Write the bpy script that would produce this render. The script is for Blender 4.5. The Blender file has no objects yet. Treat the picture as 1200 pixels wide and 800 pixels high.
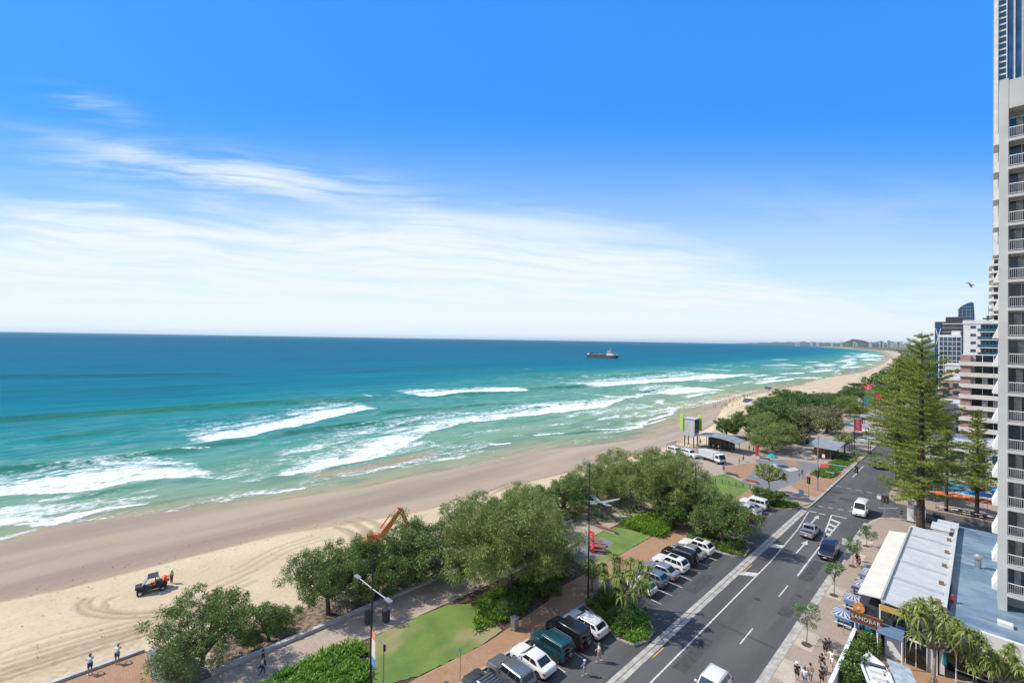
import bpy, bmesh, math, random
import numpy as np
from mathutils import Vector, Matrix
random.seed(7); RNG = np.random.default_rng(7)
PI = math.pi
sc = bpy.context.scene
COL = sc.collection

# ------------------------------------------------------------------ camera
CAM_H = 30.0
YAW, PITCH, ROLL = math.radians(46.0), math.radians(0.7), math.radians(0.93)
FPX, PCX, PCY = 533.3, 600.0, 391.2          # survey of the photograph (1200 x 800)
cam = bpy.data.cameras.new('camera'); camo = bpy.data.objects.new('camera', cam); COL.objects.link(camo)
cam.sensor_width = 36; cam.lens = 36 * FPX / 1200; cam.clip_start = 0.5; cam.clip_end = 90000
RC = Matrix.Rotation(YAW, 3, 'Z') @ Matrix.Rotation(PI / 2 + PITCH, 3, 'X') @ Matrix.Rotation(ROLL, 3, 'Z')
camo.matrix_world = Matrix.Translation((0, 0, CAM_H)) @ RC.to_4x4()
cam.shift_y = -(400 - PCY) / 1200
sc.camera = camo

def G(px, py, z=0.0):
    """ground position (x, y) of a surveyed point lying at height z"""
    d = RC @ Vector(((px - PCX) / FPX, -(py - PCY) / FPX, -1))
    t = (z - CAM_H) / d.z
    return d.x * t, d.y * t
def GP(pts, z=0.0): return [G(a, b, z) for a, b in pts]

# ------------------------------------------------------------------ materials
def new_mat(name):
    m = bpy.data.materials.new(name); m.use_nodes = True
    nt = m.node_tree; b = nt.nodes['Principled BSDF']
    return m, nt, b
def node(nt, t, **kw):
    n = nt.nodes.new(t)
    for k, v in kw.items():
        if k in n.inputs: n.inputs[k].default_value = v
        else: setattr(n, k, v)
    return n
def L(nt, a, b): nt.links.new(a, b)
def mixc(nt, fac, a, b, mode='MIX'):
    n = nt.nodes.new('ShaderNodeMix'); n.data_type = 'RGBA'; n.blend_type = mode
    for sock, v in ((n.inputs[0], fac), (n.inputs[6], a), (n.inputs[7], b)):
        if hasattr(v, 'links') or isinstance(v, bpy.types.NodeSocket): nt.links.new(v, sock)
        elif isinstance(v, (int, float)): sock.default_value = v
        else: sock.default_value = (*v[:3], 1)
    return n.outputs[2]
def mth(nt, op, a, b=None, c=None, clamp=False):
    n = nt.nodes.new('ShaderNodeMath'); n.operation = op; n.use_clamp = clamp
    for i, v in enumerate((a, b, c)):
        if v is None: continue
        if isinstance(v, (int, float)): n.inputs[i].default_value = v
        else: nt.links.new(v, n.inputs[i])
    return n.outputs[0]
def sstep(nt, v, lo, hi):
    n = nt.nodes.new('ShaderNodeMapRange'); n.interpolation_type = 'SMOOTHSTEP'
    nt.links.new(v, n.inputs[0]); n.inputs[1].default_value = lo; n.inputs[2].default_value = hi
    return n.outputs[0]
def tex(nt, kind, scale, coord='Object', stretch=(1, 1, 1), rot=0, detail=4, rough=0.55, dist=0.0):
    tc = nt.nodes.new('ShaderNodeTexCoord'); mp = nt.nodes.new('ShaderNodeMapping')
    mp.inputs['Scale'].default_value = stretch; mp.inputs['Rotation'].default_value = (0, 0, rot)
    nt.links.new(tc.outputs[coord], mp.inputs[0])
    n = nt.nodes.new('ShaderNodeTexNoise' if kind == 'noise' else 'ShaderNodeTexVoronoi' if kind == 'voronoi' else 'ShaderNodeTexWave')
    n.inputs['Scale'].default_value = scale
    if kind == 'noise':
        n.inputs['Detail'].default_value = detail; n.inputs['Roughness'].default_value = rough; n.inputs['Distortion'].default_value = dist
    nt.links.new(mp.outputs[0], n.inputs['Vector'])
    return n.outputs[0]
def bumpn(nt, b, h, strength=0.3, dist=0.05):
    n = nt.nodes.new('ShaderNodeBump'); n.inputs['Strength'].default_value = strength; n.inputs['Distance'].default_value = dist
    nt.links.new(h, n.inputs['Height']); nt.links.new(n.outputs[0], b.inputs['Normal'])

MATS = {}
def M(name, col=(.5, .5, .5), rough=.6, metal=0.0, var=0.12, scale=3.0, bump=0.0, coord='Object', spec=None, coat=0.0, stretch=(1, 1, 1), col2=None, detail=5):
    """procedural paint / stone / metal: base colour broken up by noise of a given scale"""
    if name in MATS: return MATS[name]
    m, nt, b = new_mat(name)
    b.inputs['Roughness'].default_value = rough; b.inputs['Metallic'].default_value = metal
    if spec is not None: b.inputs['Specular IOR Level'].default_value = spec
    if coat: b.inputs['Coat Weight'].default_value = coat; b.inputs['Coat Roughness'].default_value = .06
    n = tex(nt, 'noise', scale, coord, stretch, detail=detail)
    f = sstep(nt, n, .3, .7)
    c2 = col2 if col2 else tuple(max(0, c * (1 - var * 1.6)) for c in col)
    c1 = tuple(min(1, c * (1 + var * .6)) for c in col)
    L(nt, mixc(nt, f, c2, c1), b.inputs['Base Color'])
    if bump: bumpn(nt, b, n, bump, .03)
    MATS[name] = m; return m
def car_paint(name, col, metal=.3):
    return M('paint_' + name, col, .28, metal, .04, 1.2, coat=.8)
GLASS_DARK = M('glass_dark', (.012, .016, .02), .06, 0, .1, 1.0, spec=.7)
GLASS_BLUE = M('glass_blue', (.03, .075, .11), .08, 0, .5, .35, spec=.8)
RUBBER = M('rubber', (.02, .02, .02), .85); CHROME = M('alloy', (.55, .56, .58), .3, .9, .05)
BLACKP = M('black_plastic', (.025, .025, .028), .55); REDL = M('red_lens', (.35, .01, .012), .2, coat=.5)
CLEARL = M('clear_lens', (.7, .72, .74), .12, .4, .05); WHITEP = M('white_plate', (.78, .78, .76), .5, var=.04)
BARK = M('bark', (.16, .125, .095), .9, var=.35, scale=9, bump=.6); BARKD = M('bark_dark', (.075, .055, .045), .9, var=.4, scale=7, bump=.6); BARKG = M('bark_grey', (.27, .24, .2), .9, var=.3, scale=8, bump=.5)
STEEL = M('galvanised', (.42, .44, .45), .45, .7, .1); POLE_BLACK = M('pole_black', (.02, .02, .022), .45)
WHITE_PAINT = M('white_render', (.68, .68, .66), .7, var=.08, scale=.35); CONC = M('concrete', (.46, .44, .41), .85, var=.14, scale=1.4, bump=.15)

def leaf_mat(name, cols, gloss=.5, trans=.13):
    if name in ('leaf_sheoak', 'leaf_coast', 'leaf_tuckeroo', 'leaf_bronze'): cols = [(a * .84, b_ * .96, c_ * .72) for a, b_, c_ in cols]; cols[0] = tuple(q * .45 for q in cols[0]); cols[-1] = tuple(q * 1.12 for q in cols[-1])
    m, nt, b = new_mat(name)
    geo = nt.nodes.new('ShaderNodeNewGeometry')
    cr = nt.nodes.new('ShaderNodeValToRGB'); e = cr.color_ramp.elements
    while len(e) < len(cols): e.new(.5)
    for i, c in enumerate(cols): e[i].position = i / (len(cols) - 1); e[i].color = (*c, 1)
    n = tex(nt, 'noise', .55, 'Object', detail=3)
    v = mth(nt, 'ADD', mth(nt, 'MULTIPLY', geo.outputs['Random Per Island'], .5), mth(nt, 'MULTIPLY', mth(nt, 'SUBTRACT', n, .25), 1.0), clamp=True)
    L(nt, v, cr.inputs[0]); L(nt, cr.outputs[0], b.inputs['Base Color'])
    b.inputs['Roughness'].default_value = gloss; b.inputs['Specular IOR Level'].default_value = .3
    tr = nt.nodes.new('ShaderNodeBsdfTranslucent'); L(nt, mixc(nt, 1.0, cr.outputs[0], (1.2, 1.3, .6), 'MULTIPLY'), tr.inputs[0])
    mx = nt.nodes.new('ShaderNodeMixShader'); mx.inputs[0].default_value = trans
    out = nt.nodes['Material Output']; L(nt, b.outputs[0], mx.inputs[1]); L(nt, tr.outputs[0], mx.inputs[2]); L(nt, mx.outputs[0], out.inputs[0])
    MATS[name] = m; return m
LEAF_OAK = leaf_mat('leaf_sheoak', [(.11, .14, .04), (.235, .275, .095), (.36, .385, .16)])
LEAF_TUCK = leaf_mat('leaf_tuckeroo', [(.055, .095, .03), (.12, .185, .06), (.22, .27, .105)], .35)
LEAF_MID = leaf_mat('leaf_coast', [(.07, .11, .035), (.165, .225, .08), (.28, .325, .13)], .45)
LEAF_BRONZE = leaf_mat('leaf_bronze', [(.14, .14, .07), (.24, .22, .12), (.33, .28, .17)])
LEAF_PINE = leaf_mat('leaf_pine', [(.10, .14, .025), (.22, .27, .05), (.34, .37, .09)], .6, .2)
LEAF_PAND = leaf_mat('leaf_pandanus', [(.09, .13, .03), (.22, .28, .07), (.4, .38, .12)], .4, .3)
LEAF_BED = leaf_mat('leaf_bed', [(.05, .13, .012), (.12, .26, .025), (.3, .4, .05)], .4, .3)
LEAF_DRY = leaf_mat('leaf_dry', [(.1, .07, .03), (.2, .14, .07), (.28, .2, .1)], .7, .2)

# ------------------------------------------------------------------ mesh helpers
class MB:
    def __init__(s): s.v = []; s.f = []; s.m = []; s.mats = []
    def mi(s, mat):
        if mat not in s.mats: s.mats.append(mat)
        return s.mats.index(mat)
    def add(s, vs, fs, mat):
        o = len(s.v); s.v += [tuple(p) for p in vs]; k = s.mi(mat)
        for f in fs: s.f.append([i + o for i in f]); s.m.append(k)
        return s
    def box(s, x0, x1, y0, y1, z0, z1, mat):
        vs = [(x, y, z) for z in (z0, z1) for x, y in ((x0, y0), (x1, y0), (x1, y1), (x0, y1))]
        return s.add(vs, [(3, 2, 1, 0), (4, 5, 6, 7), (0, 1, 5, 4), (1, 2, 6, 5), (2, 3, 7, 6), (3, 0, 4, 7)], mat)
    def prism(s, poly, z0, z1, mat, mat_side=None):
        a = sum(p[0] * q[1] - q[0] * p[1] for p, q in zip(poly, poly[1:] + poly[:1]))
        if a < 0: poly = poly[::-1]
        n = len(poly); vs = [(p[0], p[1], z0) for p in poly] + [(p[0], p[1], z1) for p in poly]
        s.add(vs, [tuple(range(n, 2 * n)), tuple(range(n - 1, -1, -1))], mat)
        return s.add(vs, [(i, (i + 1) % n, n + (i + 1) % n, n + i) for i in range(n)], mat_side or mat)
    def tube(s, pts, rad, mat, n=8, cap=True):
        pts = [Vector(p) for p in pts]
        if isinstance(rad, (int, float)): rad = [rad] * len(pts)
        vs = []; up = Vector((0, 0, 1))
        for i, p in enumerate(pts):
            d = (pts[min(i + 1, len(pts) - 1)] - pts[max(i - 1, 0)])
            d = d.normalized() if d.length > 1e-9 else up
            a = d.cross(Vector((1, 0, 0)) if abs(d.z) > .9 else up).normalized(); b = d.cross(a)
            for k in range(n):
                t = 2 * PI * k / n; vs.append(p + (a * math.cos(t) + b * math.sin(t)) * rad[i])
        fs = []
        for i in range(len(pts) - 1):
            for k in range(n):
                k2 = (k + 1) % n; fs.append((i * n + k, i * n + k2, (i + 1) * n + k2, (i + 1) * n + k))
        if cap: fs += [tuple(range(n)), tuple(range(len(pts) * n - 1, (len(pts) - 1) * n - 1, -1))]
        return s.add(vs, fs, mat)
    def cyl(s, x, y, z0, z1, r, mat, n=12, r2=None): return s.tube([(x, y, z0), (x, y, z1)], [r, r if r2 is None else r2], mat, n)
    def quad(s, a, b, c, d, mat): return s.add([a, b, c, d], [(0, 1, 2, 3)], mat)
    def slab(s, pts, th, mat):
        """thick panel from a planar outline (extruded against its normal by th)"""
        p = [Vector(q) for q in pts]; nrm = (p[1] - p[0]).cross(p[2] - p[0]).normalized() * th; n = len(p)
        vs = p + [q - nrm for q in p]
        return s.add(vs, [tuple(range(n)), tuple(range(2 * n - 1, n - 1, -1))] + [(i, n + i, n + (i + 1) % n, (i + 1) % n) for i in range(n)], mat)
    def build(s, name, parent=None, loc=None, smooth=None, rz=0.0, bevel=0.0):
        me = bpy.data.meshes.new(name); me.from_pydata(s.v, [], s.f)
        for m in s.mats: me.materials.append(m)
        me.polygons.foreach_set('material_index', s.m)
        me.update()
        if smooth is not None:
            me.shade_smooth(); me.set_sharp_from_angle(angle=math.radians(smooth))
        o = bpy.data.objects.new(name, me); COL.objects.link(o)
        if parent: o.parent = parent
        if loc: o.location = loc
        if rz: o.rotation_euler.z = rz
        if bevel:
            bv = o.modifiers.new('bevel', 'BEVEL'); bv.width = bevel; bv.segments = 2; bv.limit_method = 'ANGLE'
        return o

def tag(o, label=None, cat=None, group=None, kind=None):
    if label: o['label'] = label
    if cat: o['category'] = cat
    if group: o['group'] = group
    if kind: o['kind'] = kind
    return o
def thing(name, loc, label, cat, group=None, rz=0.0):
    o = bpy.data.objects.new(name, None); o.empty_display_size = .2; COL.objects.link(o)
    o.location = loc if len(loc) == 3 else (*loc, 0); o.rotation_euler.z = rz
    return tag(o, label, cat, group)
KIDS = {}
def copy_tree(o, parent=None):
    c = o.copy(); COL.objects.link(c)
    if parent is not None: c.parent = parent
    for ch in list(o.children): copy_tree(ch, c)
    return c
def place(proto, used, loc, rz, label, group=None, scale=None):
    """first use takes the built thing itself, later uses copy it with its parts"""
    o = proto if not used.get(proto.name) else copy_tree(proto)
    used[proto.name] = True
    o.location = loc if len(loc) == 3 else (*loc, 0); o.rotation_euler.z = rz
    if scale is not None: o.scale = (scale,) * 3 if isinstance(scale, (int, float)) else scale
    o['label'] = label
    if group: o['group'] = group
    return o
USED = {}

def np_mesh(name, V, Fq, mats, midx=None, parent=None, smooth=False):
    me = bpy.data.meshes.new(name); nv, nf, k = len(V), len(Fq), Fq.shape[1]
    me.vertices.add(nv); me.vertices.foreach_set('co', np.asarray(V, np.float32).ravel())
    me.loops.add(nf * k); me.loops.foreach_set('vertex_index', np.asarray(Fq, np.int32).ravel())
    me.polygons.add(nf); me.polygons.foreach_set('loop_start', np.arange(0, nf * k, k, dtype=np.int32))
    me.polygons.foreach_set('loop_total', np.full(nf, k, np.int32))
    for m in mats: me.materials.append(m)
    if midx is not None: me.polygons.foreach_set('material_index', np.asarray(midx, np.int32))
    me.update(calc_edges=True)
    if smooth: me.shade_smooth()
    o = bpy.data.objects.new(name, me); COL.objects.link(o)
    if parent: o.parent = parent
    return o
# ------------------------------------------------------------------ shore survey
WATER_PX = [(0, 640), (52, 622), (110, 612), (190, 600), (300, 590), (424, 572), (479, 559), (536, 549), (602, 535), (652, 526), (710, 520), (760, 512), (800, 496), (830, 482), (850, 471), (880, 462), (940, 452), (1005, 441), (1030, 430), (1045, 419)]
wl = np.array(sorted([G(a, b, -5) for a, b in WATER_PX], key=lambda p: p[1]))
# keep a single value of x for each y
WY = np.concatenate([[-9000, -300, -60], wl[:, 1], [3500, 7000, 9500, 14000, 40000]])
WX = np.concatenate([[-300, -135, wl[0, 0] - 4], wl[:, 0], [-420, -1300, -2050, -2300, -2600]])
o_ = np.argsort(WY); WY, WX = WY[o_], WX[o_]
def xw(y): return np.interp(y, WY, WX)
DY = [-9000, 5.7, 5.9, 108, 112, 150, 205, 316, 663, 900, 2300, 3500, 7000, 9500, 14000, 40000]
DX = [-55, -55, -47.4, -47.2, -57, -63, -78, -92, -106, -112, -222, -395, -1275, -2020, -2265, -2560]
def xd(y): return np.interp(y, DY, DX)
def sand_z(x, y):
    a, b = xw(y), xd(y); t = (x - a) / np.maximum(np.where(y < 8, -47.4, b) - a, 1)
    z = np.where(t < 0, -5 + (x - a) * .035, -5 + 4.0 * np.clip(t, 0, 1) ** .85)
    z = np.where(x > b - .01, np.where(x > b + .25, -.02, -.98), z)
    return np.maximum(z, -11)
def GS(px, py):
    """surveyed point on the sloping beach"""
    z = -3.0
    for _ in range(12):
        p = G(px, py, z); z = float(sand_z(np.array(p[0]), np.array(p[1])))
    return p[0], p[1], z
def seg_mask(X, Y, pts, w):
    """0..1 closeness to a polyline on the ground"""
    best = np.full(X.shape, 1e9)
    for (ax, ay), (bx, by) in zip(pts, pts[1:]):
        dx, dy = bx - ax, by - ay; l2 = dx * dx + dy * dy + 1e-9
        t = np.clip(((X - ax) * dx + (Y - ay) * dy) / l2, 0, 1)
        d = np.hypot(X - ax - t * dx, Y - ay - t * dy); best = np.minimum(best, d)
    return np.clip(1 - best / w, 0, 1)
def smooth(t): t = np.clip(t, 0, 1); return t * t * (3 - 2 * t)

# ------------------------------------------------------------------ ground (one sheet: land, dune, beach and sea bed)
gx = np.concatenate([-np.geomspace(3500, 150, 26)[:-1], np.arange(-150, -112, 1.5), np.arange(-112, -44, .3), [-43, -40, 0, 60, 300, 1200, 5000, 20000, 40000]])
gy = np.concatenate([-np.geomspace(9000, 31, 20)[:-1], np.arange(-30, 5.5, .35), [5.5, 5.7, 5.9], np.arange(6.2, 112, .35), np.arange(112, 340, 1.8), np.geomspace(340, 40000, 110)])
GX, GY = np.meshgrid(gx, gy)
GZ = sand_z(GX, GY)
DRY = np.array(sorted([GS(a_, b_)[:2] for a_, b_ in [(0, 706), (75, 691), (160, 669), (250, 646), (330, 626), (420, 612), (500, 598), (570, 577), (640, 560), (700, 546), (760, 531), (810, 513), (838, 497), (846, 480), (860, 468), (893, 461), (943, 451)]], key=lambda q: q[1]))
xdry = lambda y: np.interp(y, DRY[:, 1], DRY[:, 0]) + np.where(y > DRY[-1, 1], xw(y) + 5 - DRY[-1, 0], 0)
wet = smooth((xdry(GY) + 1.5 - GX) / 4.5)
# churned tracks of the beach buggy and of the tractor along the sea wall
trk = np.zeros(GX.shape)
def track(px, w=.45, s=1.0, off=(0,)):
    global trk
    P = [GS(a, b)[:2] for a, b in px]
    Pc = []
    for i in range(len(P) - 1):            # Catmull-Rom through the surveyed points
        p0, p1, p2, p3 = P[max(i - 1, 0)], P[i], P[i + 1], P[min(i + 2, len(P) - 1)]
        for k in range(5):
            t = k / 5
            Pc.append(tuple(.5 * (2 * b + (c - a) * t + (2 * a - 5 * b + 4 * c - d) * t * t + (3 * b - a - 3 * c + d) * t ** 3) for a, b, c, d in zip(p0, p1, p2, p3)))
    Pc.append(P[-1]); Pc = np.array(Pc)
    tg = np.gradient(Pc, axis=0); nr = np.stack([-tg[:, 1], tg[:, 0]], 1) / np.linalg.norm(tg, axis=1)[:, None]
    for o in off:
        Q = Pc + nr * o
        lo, hi = Q.min(0) - 3, Q.max(0) + 3
        m = (GX > lo[0]) & (GX < hi[0]) & (GY > lo[1]) & (GY < hi[1])
        trk[m] = np.maximum(trk[m], s * seg_mask(GX[m], GY[m], [tuple(q) for q in Q], w))
track([(190, 716), (150, 718), (125, 716), (108, 712), (104, 706), (110, 700)], .5, 1, (0, .9))
track([(190, 714), (160, 717), (138, 716), (124, 710), (126, 703), (135, 699)], .45, .9, (0,))
track([(0, 772), (60, 752), (120, 737), (170, 724), (215, 708), (260, 686), (300, 668)], .4, .6, (0, 1.6))
track([(0, 786), (60, 768), (120, 750), (175, 735), (230, 712), (300, 680)], .45, .7, (0, 1.5, 2.6))
track([(0, 797), (50, 781), (110, 762), (170, 744), (240, 716)], .5, 1, (0, 1.1, 2.2))
track([(300, 668), (340, 645), (380, 632)], .5, .5, (0, 1.6, 3))
track([(545, 600), (565, 588), (580, 577), (600, 569)], .5, .9, (0, 1.8))
track([(500, 640), (525, 614), (545, 598)], .5, .7, (0, 1.8))
# three heaps of darker sand, raised slightly in the mesh
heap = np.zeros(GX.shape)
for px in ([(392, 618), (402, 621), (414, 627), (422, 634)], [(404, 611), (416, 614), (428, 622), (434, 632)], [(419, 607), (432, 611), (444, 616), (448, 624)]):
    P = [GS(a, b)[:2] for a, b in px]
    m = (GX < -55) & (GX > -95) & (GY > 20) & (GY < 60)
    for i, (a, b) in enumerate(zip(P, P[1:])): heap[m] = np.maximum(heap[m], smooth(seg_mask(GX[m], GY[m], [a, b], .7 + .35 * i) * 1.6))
nse = RNG.random(GX.shape)
near = (GX < -47.6) & (GX > xw(GY) + 12)
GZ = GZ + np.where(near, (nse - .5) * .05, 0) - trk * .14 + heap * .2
strip = smooth(1 - np.abs(GX - (xd(GY) - 5)) / 7) * (GY < 60) * (GX < xd(GY))      # trampled band below the wall
GZ += np.where(near, strip * (RNG.random(GX.shape) - .5) * .2, 0)
n1, n2 = GX.shape
idx = np.arange(n1 * n2).reshape(n1, n2)
Fq = np.stack([idx[:-1, :-1], idx[:-1, 1:], idx[1:, 1:], idx[1:, :-1]], -1).reshape(-1, 4)
def grid_mesh(name, X, Y, Z, mat, attrs):
    o = np_mesh(name, np.stack([X, Y, Z], -1).reshape(-1, 3), Fq, [mat], smooth=True)
    for k, a in attrs.items():
        at = o.data.attributes.new(k, 'FLOAT', 'POINT'); at.data.foreach_set('value', np.asarray(a, np.float32).ravel())
    return o
m, nt, b = new_mat('sand')
aw = nt.nodes.new('ShaderNodeAttribute'); aw.attribute_name = 'wet'
at = nt.nodes.new('ShaderNodeAttribute'); at.attribute_name = 'track'
al = nt.nodes.new('ShaderNodeAttribute'); al.attribute_name = 'land'
n1_ = tex(nt, 'noise', .16, stretch=(1, .35, 1), detail=6); n2_ = tex(nt, 'noise', 2.2, detail=6, rough=.7); n3_ = tex(nt, 'noise', .05, stretch=(1.6, .25, 1), detail=3)
dry = mixc(nt, sstep(nt, n1_, .35, .7), (.50, .405, .262), (.585, .48, .325))
dry = mixc(nt, sstep(nt, n2_, .45, .8), dry, (.40, .30, .19))
wetc = mixc(nt, sstep(nt, n3_, .35, .65), (.27, .195, .125), (.38, .285, .185))
wf = sstep(nt, mth(nt, 'ADD', aw.outputs['Fac'], mth(nt, 'MULTIPLY', mth(nt, 'SUBTRACT', n3_, .5), .5)), .12, .5)
c = mixc(nt, wf, dry, wetc)
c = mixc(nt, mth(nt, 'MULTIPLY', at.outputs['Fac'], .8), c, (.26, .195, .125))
scr = mixc(nt, sstep(nt, tex(nt, 'noise', .02, detail=6), .4, .6), (.07, .1, .045), (.2, .18, .13))
c = mixc(nt, al.outputs['Fac'], c, scr)
L(nt, c, b.inputs['Base Color'])
L(nt, mth(nt, 'SUBTRACT', .92, mth(nt, 'MULTIPLY', sstep(nt, aw.outputs['Fac'], .3, .9), .52)), b.inputs['Roughness'])
b.inputs['Specular IOR Level'].default_value = .18
bumpn(nt, b, mth(nt, 'ADD', n2_, n1_), .35, .06)
land = ((GX > xd(GY) + np.interp(GY, [115, 420, 800], [60, 40, 14])) & (GY > 115) | (GX > -34)).astype(float)
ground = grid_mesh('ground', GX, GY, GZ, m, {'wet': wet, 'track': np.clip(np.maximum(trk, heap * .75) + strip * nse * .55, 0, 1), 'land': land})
tag(ground, kind='structure')

# ------------------------------------------------------------------ sea
sx = np.concatenate([-np.geomspace(60000, 320, 170)[:-1], np.arange(-320, -76, .62)])
sy = np.concatenate([-np.geomspace(14000, 61, 40)[:-1], np.arange(-60, 300, 1.0), np.geomspace(300, 3000, 330)[:-1], np.geomspace(3000, 60000, 34)])
SX, SY = np.meshgrid(sx, sy)
n1, n2 = SX.shape
idx = np.arange(n1 * n2).reshape(n1, n2)
Fq = np.stack([idx[:-1, :-1], idx[:-1, 1:], idx[1:, 1:], idx[1:, :-1]], -1).reshape(-1, 4)
foam = np.zeros(SX.shape); face = np.zeros(SX.shape); lift = np.zeros(SX.shape)
def line(px):
    P = np.array(sorted([G(a, b_, -5) for a, b_ in px], key=lambda p: p[1])); return P[:, 0], P[:, 1]
def lacy(seed, fy, fx, amp):
    r = np.random.default_rng(seed); out = 0
    for k in range(6):
        a = fy * (1.8 ** k); out = out + amp / (1.5 ** k) * np.sin(SY * a + r.random() * 9 + 1.3 * np.sin(SY * a * .37 + r.random() * 9))
    return out
def band(top, bot, s=1.0, seed=0, soft=.55):
    """white water between a ragged seaward edge and a crisp shoreward edge"""
    xt, yt = line(top); xb, yb = line(bot); y0, y1 = max(yt[0], yb[0]), min(yt[-1], yb[-1])
    T = np.interp(SY, yt, xt); B = np.interp(SY, yb, xb)
    lo, hi = np.minimum(T, B), np.maximum(T, B)
    w = np.maximum(hi - lo, .8)
    hi = hi + lacy(seed, .22, 0, .3) * np.clip(w * .12, .15, 2)
    t = (SX - lo) / w
    ln = (y1 - y0)
    ends = smooth((SY - y0) / (ln * .12 + .5)) * smooth((y1 - SY) / (ln * .12 + .5))
    edge = np.clip((hi - SX) / np.maximum(.9, w * .06), 0, 1)
    front = np.exp(-((hi - SX) / (np.minimum(w * .22, 3) + .5)) ** 2)
    v = s * (np.maximum(.25 + .5 * smooth(t / soft + .1), front)) * edge * ends * smooth(t * 3 + 1)
    tail = s * .52 * smooth(1 + t / 1.1) * (t <= .05) * ends * (SX > lo - 1.2 * w - 2)      # spent foam left out to sea
    np.maximum(foam, np.maximum(v, tail), out=foam)
    np.maximum(lift, .35 * np.clip(v, 0, 1) * np.exp(-((hi - SX) / (w * .4 + .5)) ** 2 * .7), out=lift)
def thin(px, w=1.6, s=1.0, seed=0):
    x, y = line(px); C = np.interp(SY, y, x) + lacy(seed, .15, 0, .5) * min(w, 3) * .3
    ln = y[-1] - y[0]
    ends = smooth((SY - y[0]) / (ln * .15 + .5)) * smooth((y[-1] - SY) / (ln * .15 + .5))
    np.maximum(foam, s * ends * smooth(1.25 - np.abs(SX - C) / w), out=foam)
def swell(px, w=4.0, h=.8, g=1.0, seed=0):
    x, y = line(px); C = np.interp(SY, y, x) + lacy(seed + 5, .05, 0, 1.0)
    ln = y[-1] - y[0]
    ends = smooth((SY - y[0]) / (ln * .2 + 1)) * smooth((y[-1] - SY) / (ln * .2 + 1))
    if y[0] < -20: ends = smooth((y[-1] - SY) / (ln * .2 + 1)) * (SY > y[0] - 200)
    d = SX - C
    prof = np.where(d < 0, np.exp(-(d / (w * 1.9)) ** 2), np.exp(-(d / w) ** 2))
    np.maximum(lift, h * prof * ends, out=lift)
    np.maximum(face, g * ends * smooth(1.2 - np.abs(d - w * .75) / (w * .95)), out=face)
# near-left bands
band([(-60, 566), (0, 562), (49, 557), (114, 549), (162, 542), (227, 545), (270, 552)], [(-60, 588), (0, 583), (65, 580), (114, 577), (146, 567), (195, 561), (247, 556), (290, 553)], 1.0, 1)
band([(-40, 606), (0, 601), (52, 603), (100, 597), (130, 592), (192, 587)], [(-40, 624), (0, 619), (65, 616), (107, 605), (150, 596), (193, 588)], .95, 2)
band([(-30, 637), (0, 631), (52, 618)], [(-30, 640), (0, 634), (52, 621)], .85, 3)
band([(300, 549), (363, 528), (424, 510), (492, 491), (547, 485), (620, 480)], [(305, 562), (330, 560), (369, 552), (437, 538), (462, 533), (500, 509), (540, 497), (620, 489)], .9, 4, .9)
band([(305, 556), (369, 545), (437, 530), (466, 523)], [(305, 563), (369, 553), (437, 539), (470, 530)], .95, 5)
band([(440, 524), (500, 508), (516, 505)], [(440, 534), (480, 531), (530, 521)], .5, 6, .9)
band([(432, 512), (480, 508), (512, 505)], [(432, 519), (470, 513), (514, 507)], .8, 7)
band([(195, 516), (260, 503), (320, 492), (372, 479), (430, 471), (452, 474)], [(200, 526), (215, 524), (300, 511), (320, 505), (390, 489), (440, 479), (456, 477)], .95, 8)
band([(330, 502), (400, 481), (440, 473)], [(330, 505), (400, 487), (440, 478)], 1.0, 9)
band([(463, 462), (500, 458), (547, 457), (600, 454), (629, 453)], [(463, 464.5), (510, 465), (545, 461.5), (600, 459.5), (629, 457)], 1.05, 10)
band([(424, 463.5), (440, 463)], [(424, 465.5), (440, 465)], .9, 11)
band([(650, 452), (725, 445), (790, 441), (830, 435.5), (885, 437)], [(650, 455.5), (700, 454), (730, 451), (800, 446.5), (850, 443), (885, 439.5)], 1.0, 12)
band([(815, 431.5), (835, 431), (856, 432.5)], [(815, 434), (830, 436.5), (856, 434.5)], 1.0, 13)
band([(752, 460), (775, 453.5), (800, 452.5), (856, 453)], [(752, 463.5), (785, 463.5), (820, 460), (856, 456.5)], .95, 14)
band([(540, 489), (600, 482), (640, 475), (668, 473), (705, 470), (736, 464)], [(540, 497), (583, 490), (628, 487.5), (676, 481), (705, 478.5), (740, 465.5)], 1.0, 15)
band([(643, 474), (650, 473), (658, 474)], [(643, 480), (650, 480), (658, 479)], 1.05, 16)
band([(664, 459), (680, 459), (700, 462), (738, 463)], [(664, 462), (690, 472), (715, 473), (740, 466)], .85, 17, 1.2)
thin([(600, 511), (616, 510)], .9, .9, 1); thin([(618, 510.5), (640, 509.5), (664, 508)], .8, .8, 2)
thin([(576, 521.5), (590, 520), (601, 518.5)], .9, .9, 3)
thin([(680, 505.5), (692, 504.5), (720, 503.5), (752, 498.5), (770, 494), (785, 489)], .9, .85, 4)
thin([(740, 499.5), (760, 492.5), (785, 485), (797, 477)], 1.6, .7, 5)
thin([(536, 547.5), (560, 543), (602, 533.5)], .5, .45, 6)
thin([(114, 613.5), (130, 614.5), (153, 616)], .5, .4, 7)
thin([(165, 600), (178, 598.5), (230, 592)], .5, .35, 8)
thin([(640, 528), (660, 526), (690, 524)], .6, .55, 9)
thin([(560, 540), (620, 527), (700, 513), (740, 508)], .5, .3, 10)
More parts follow.
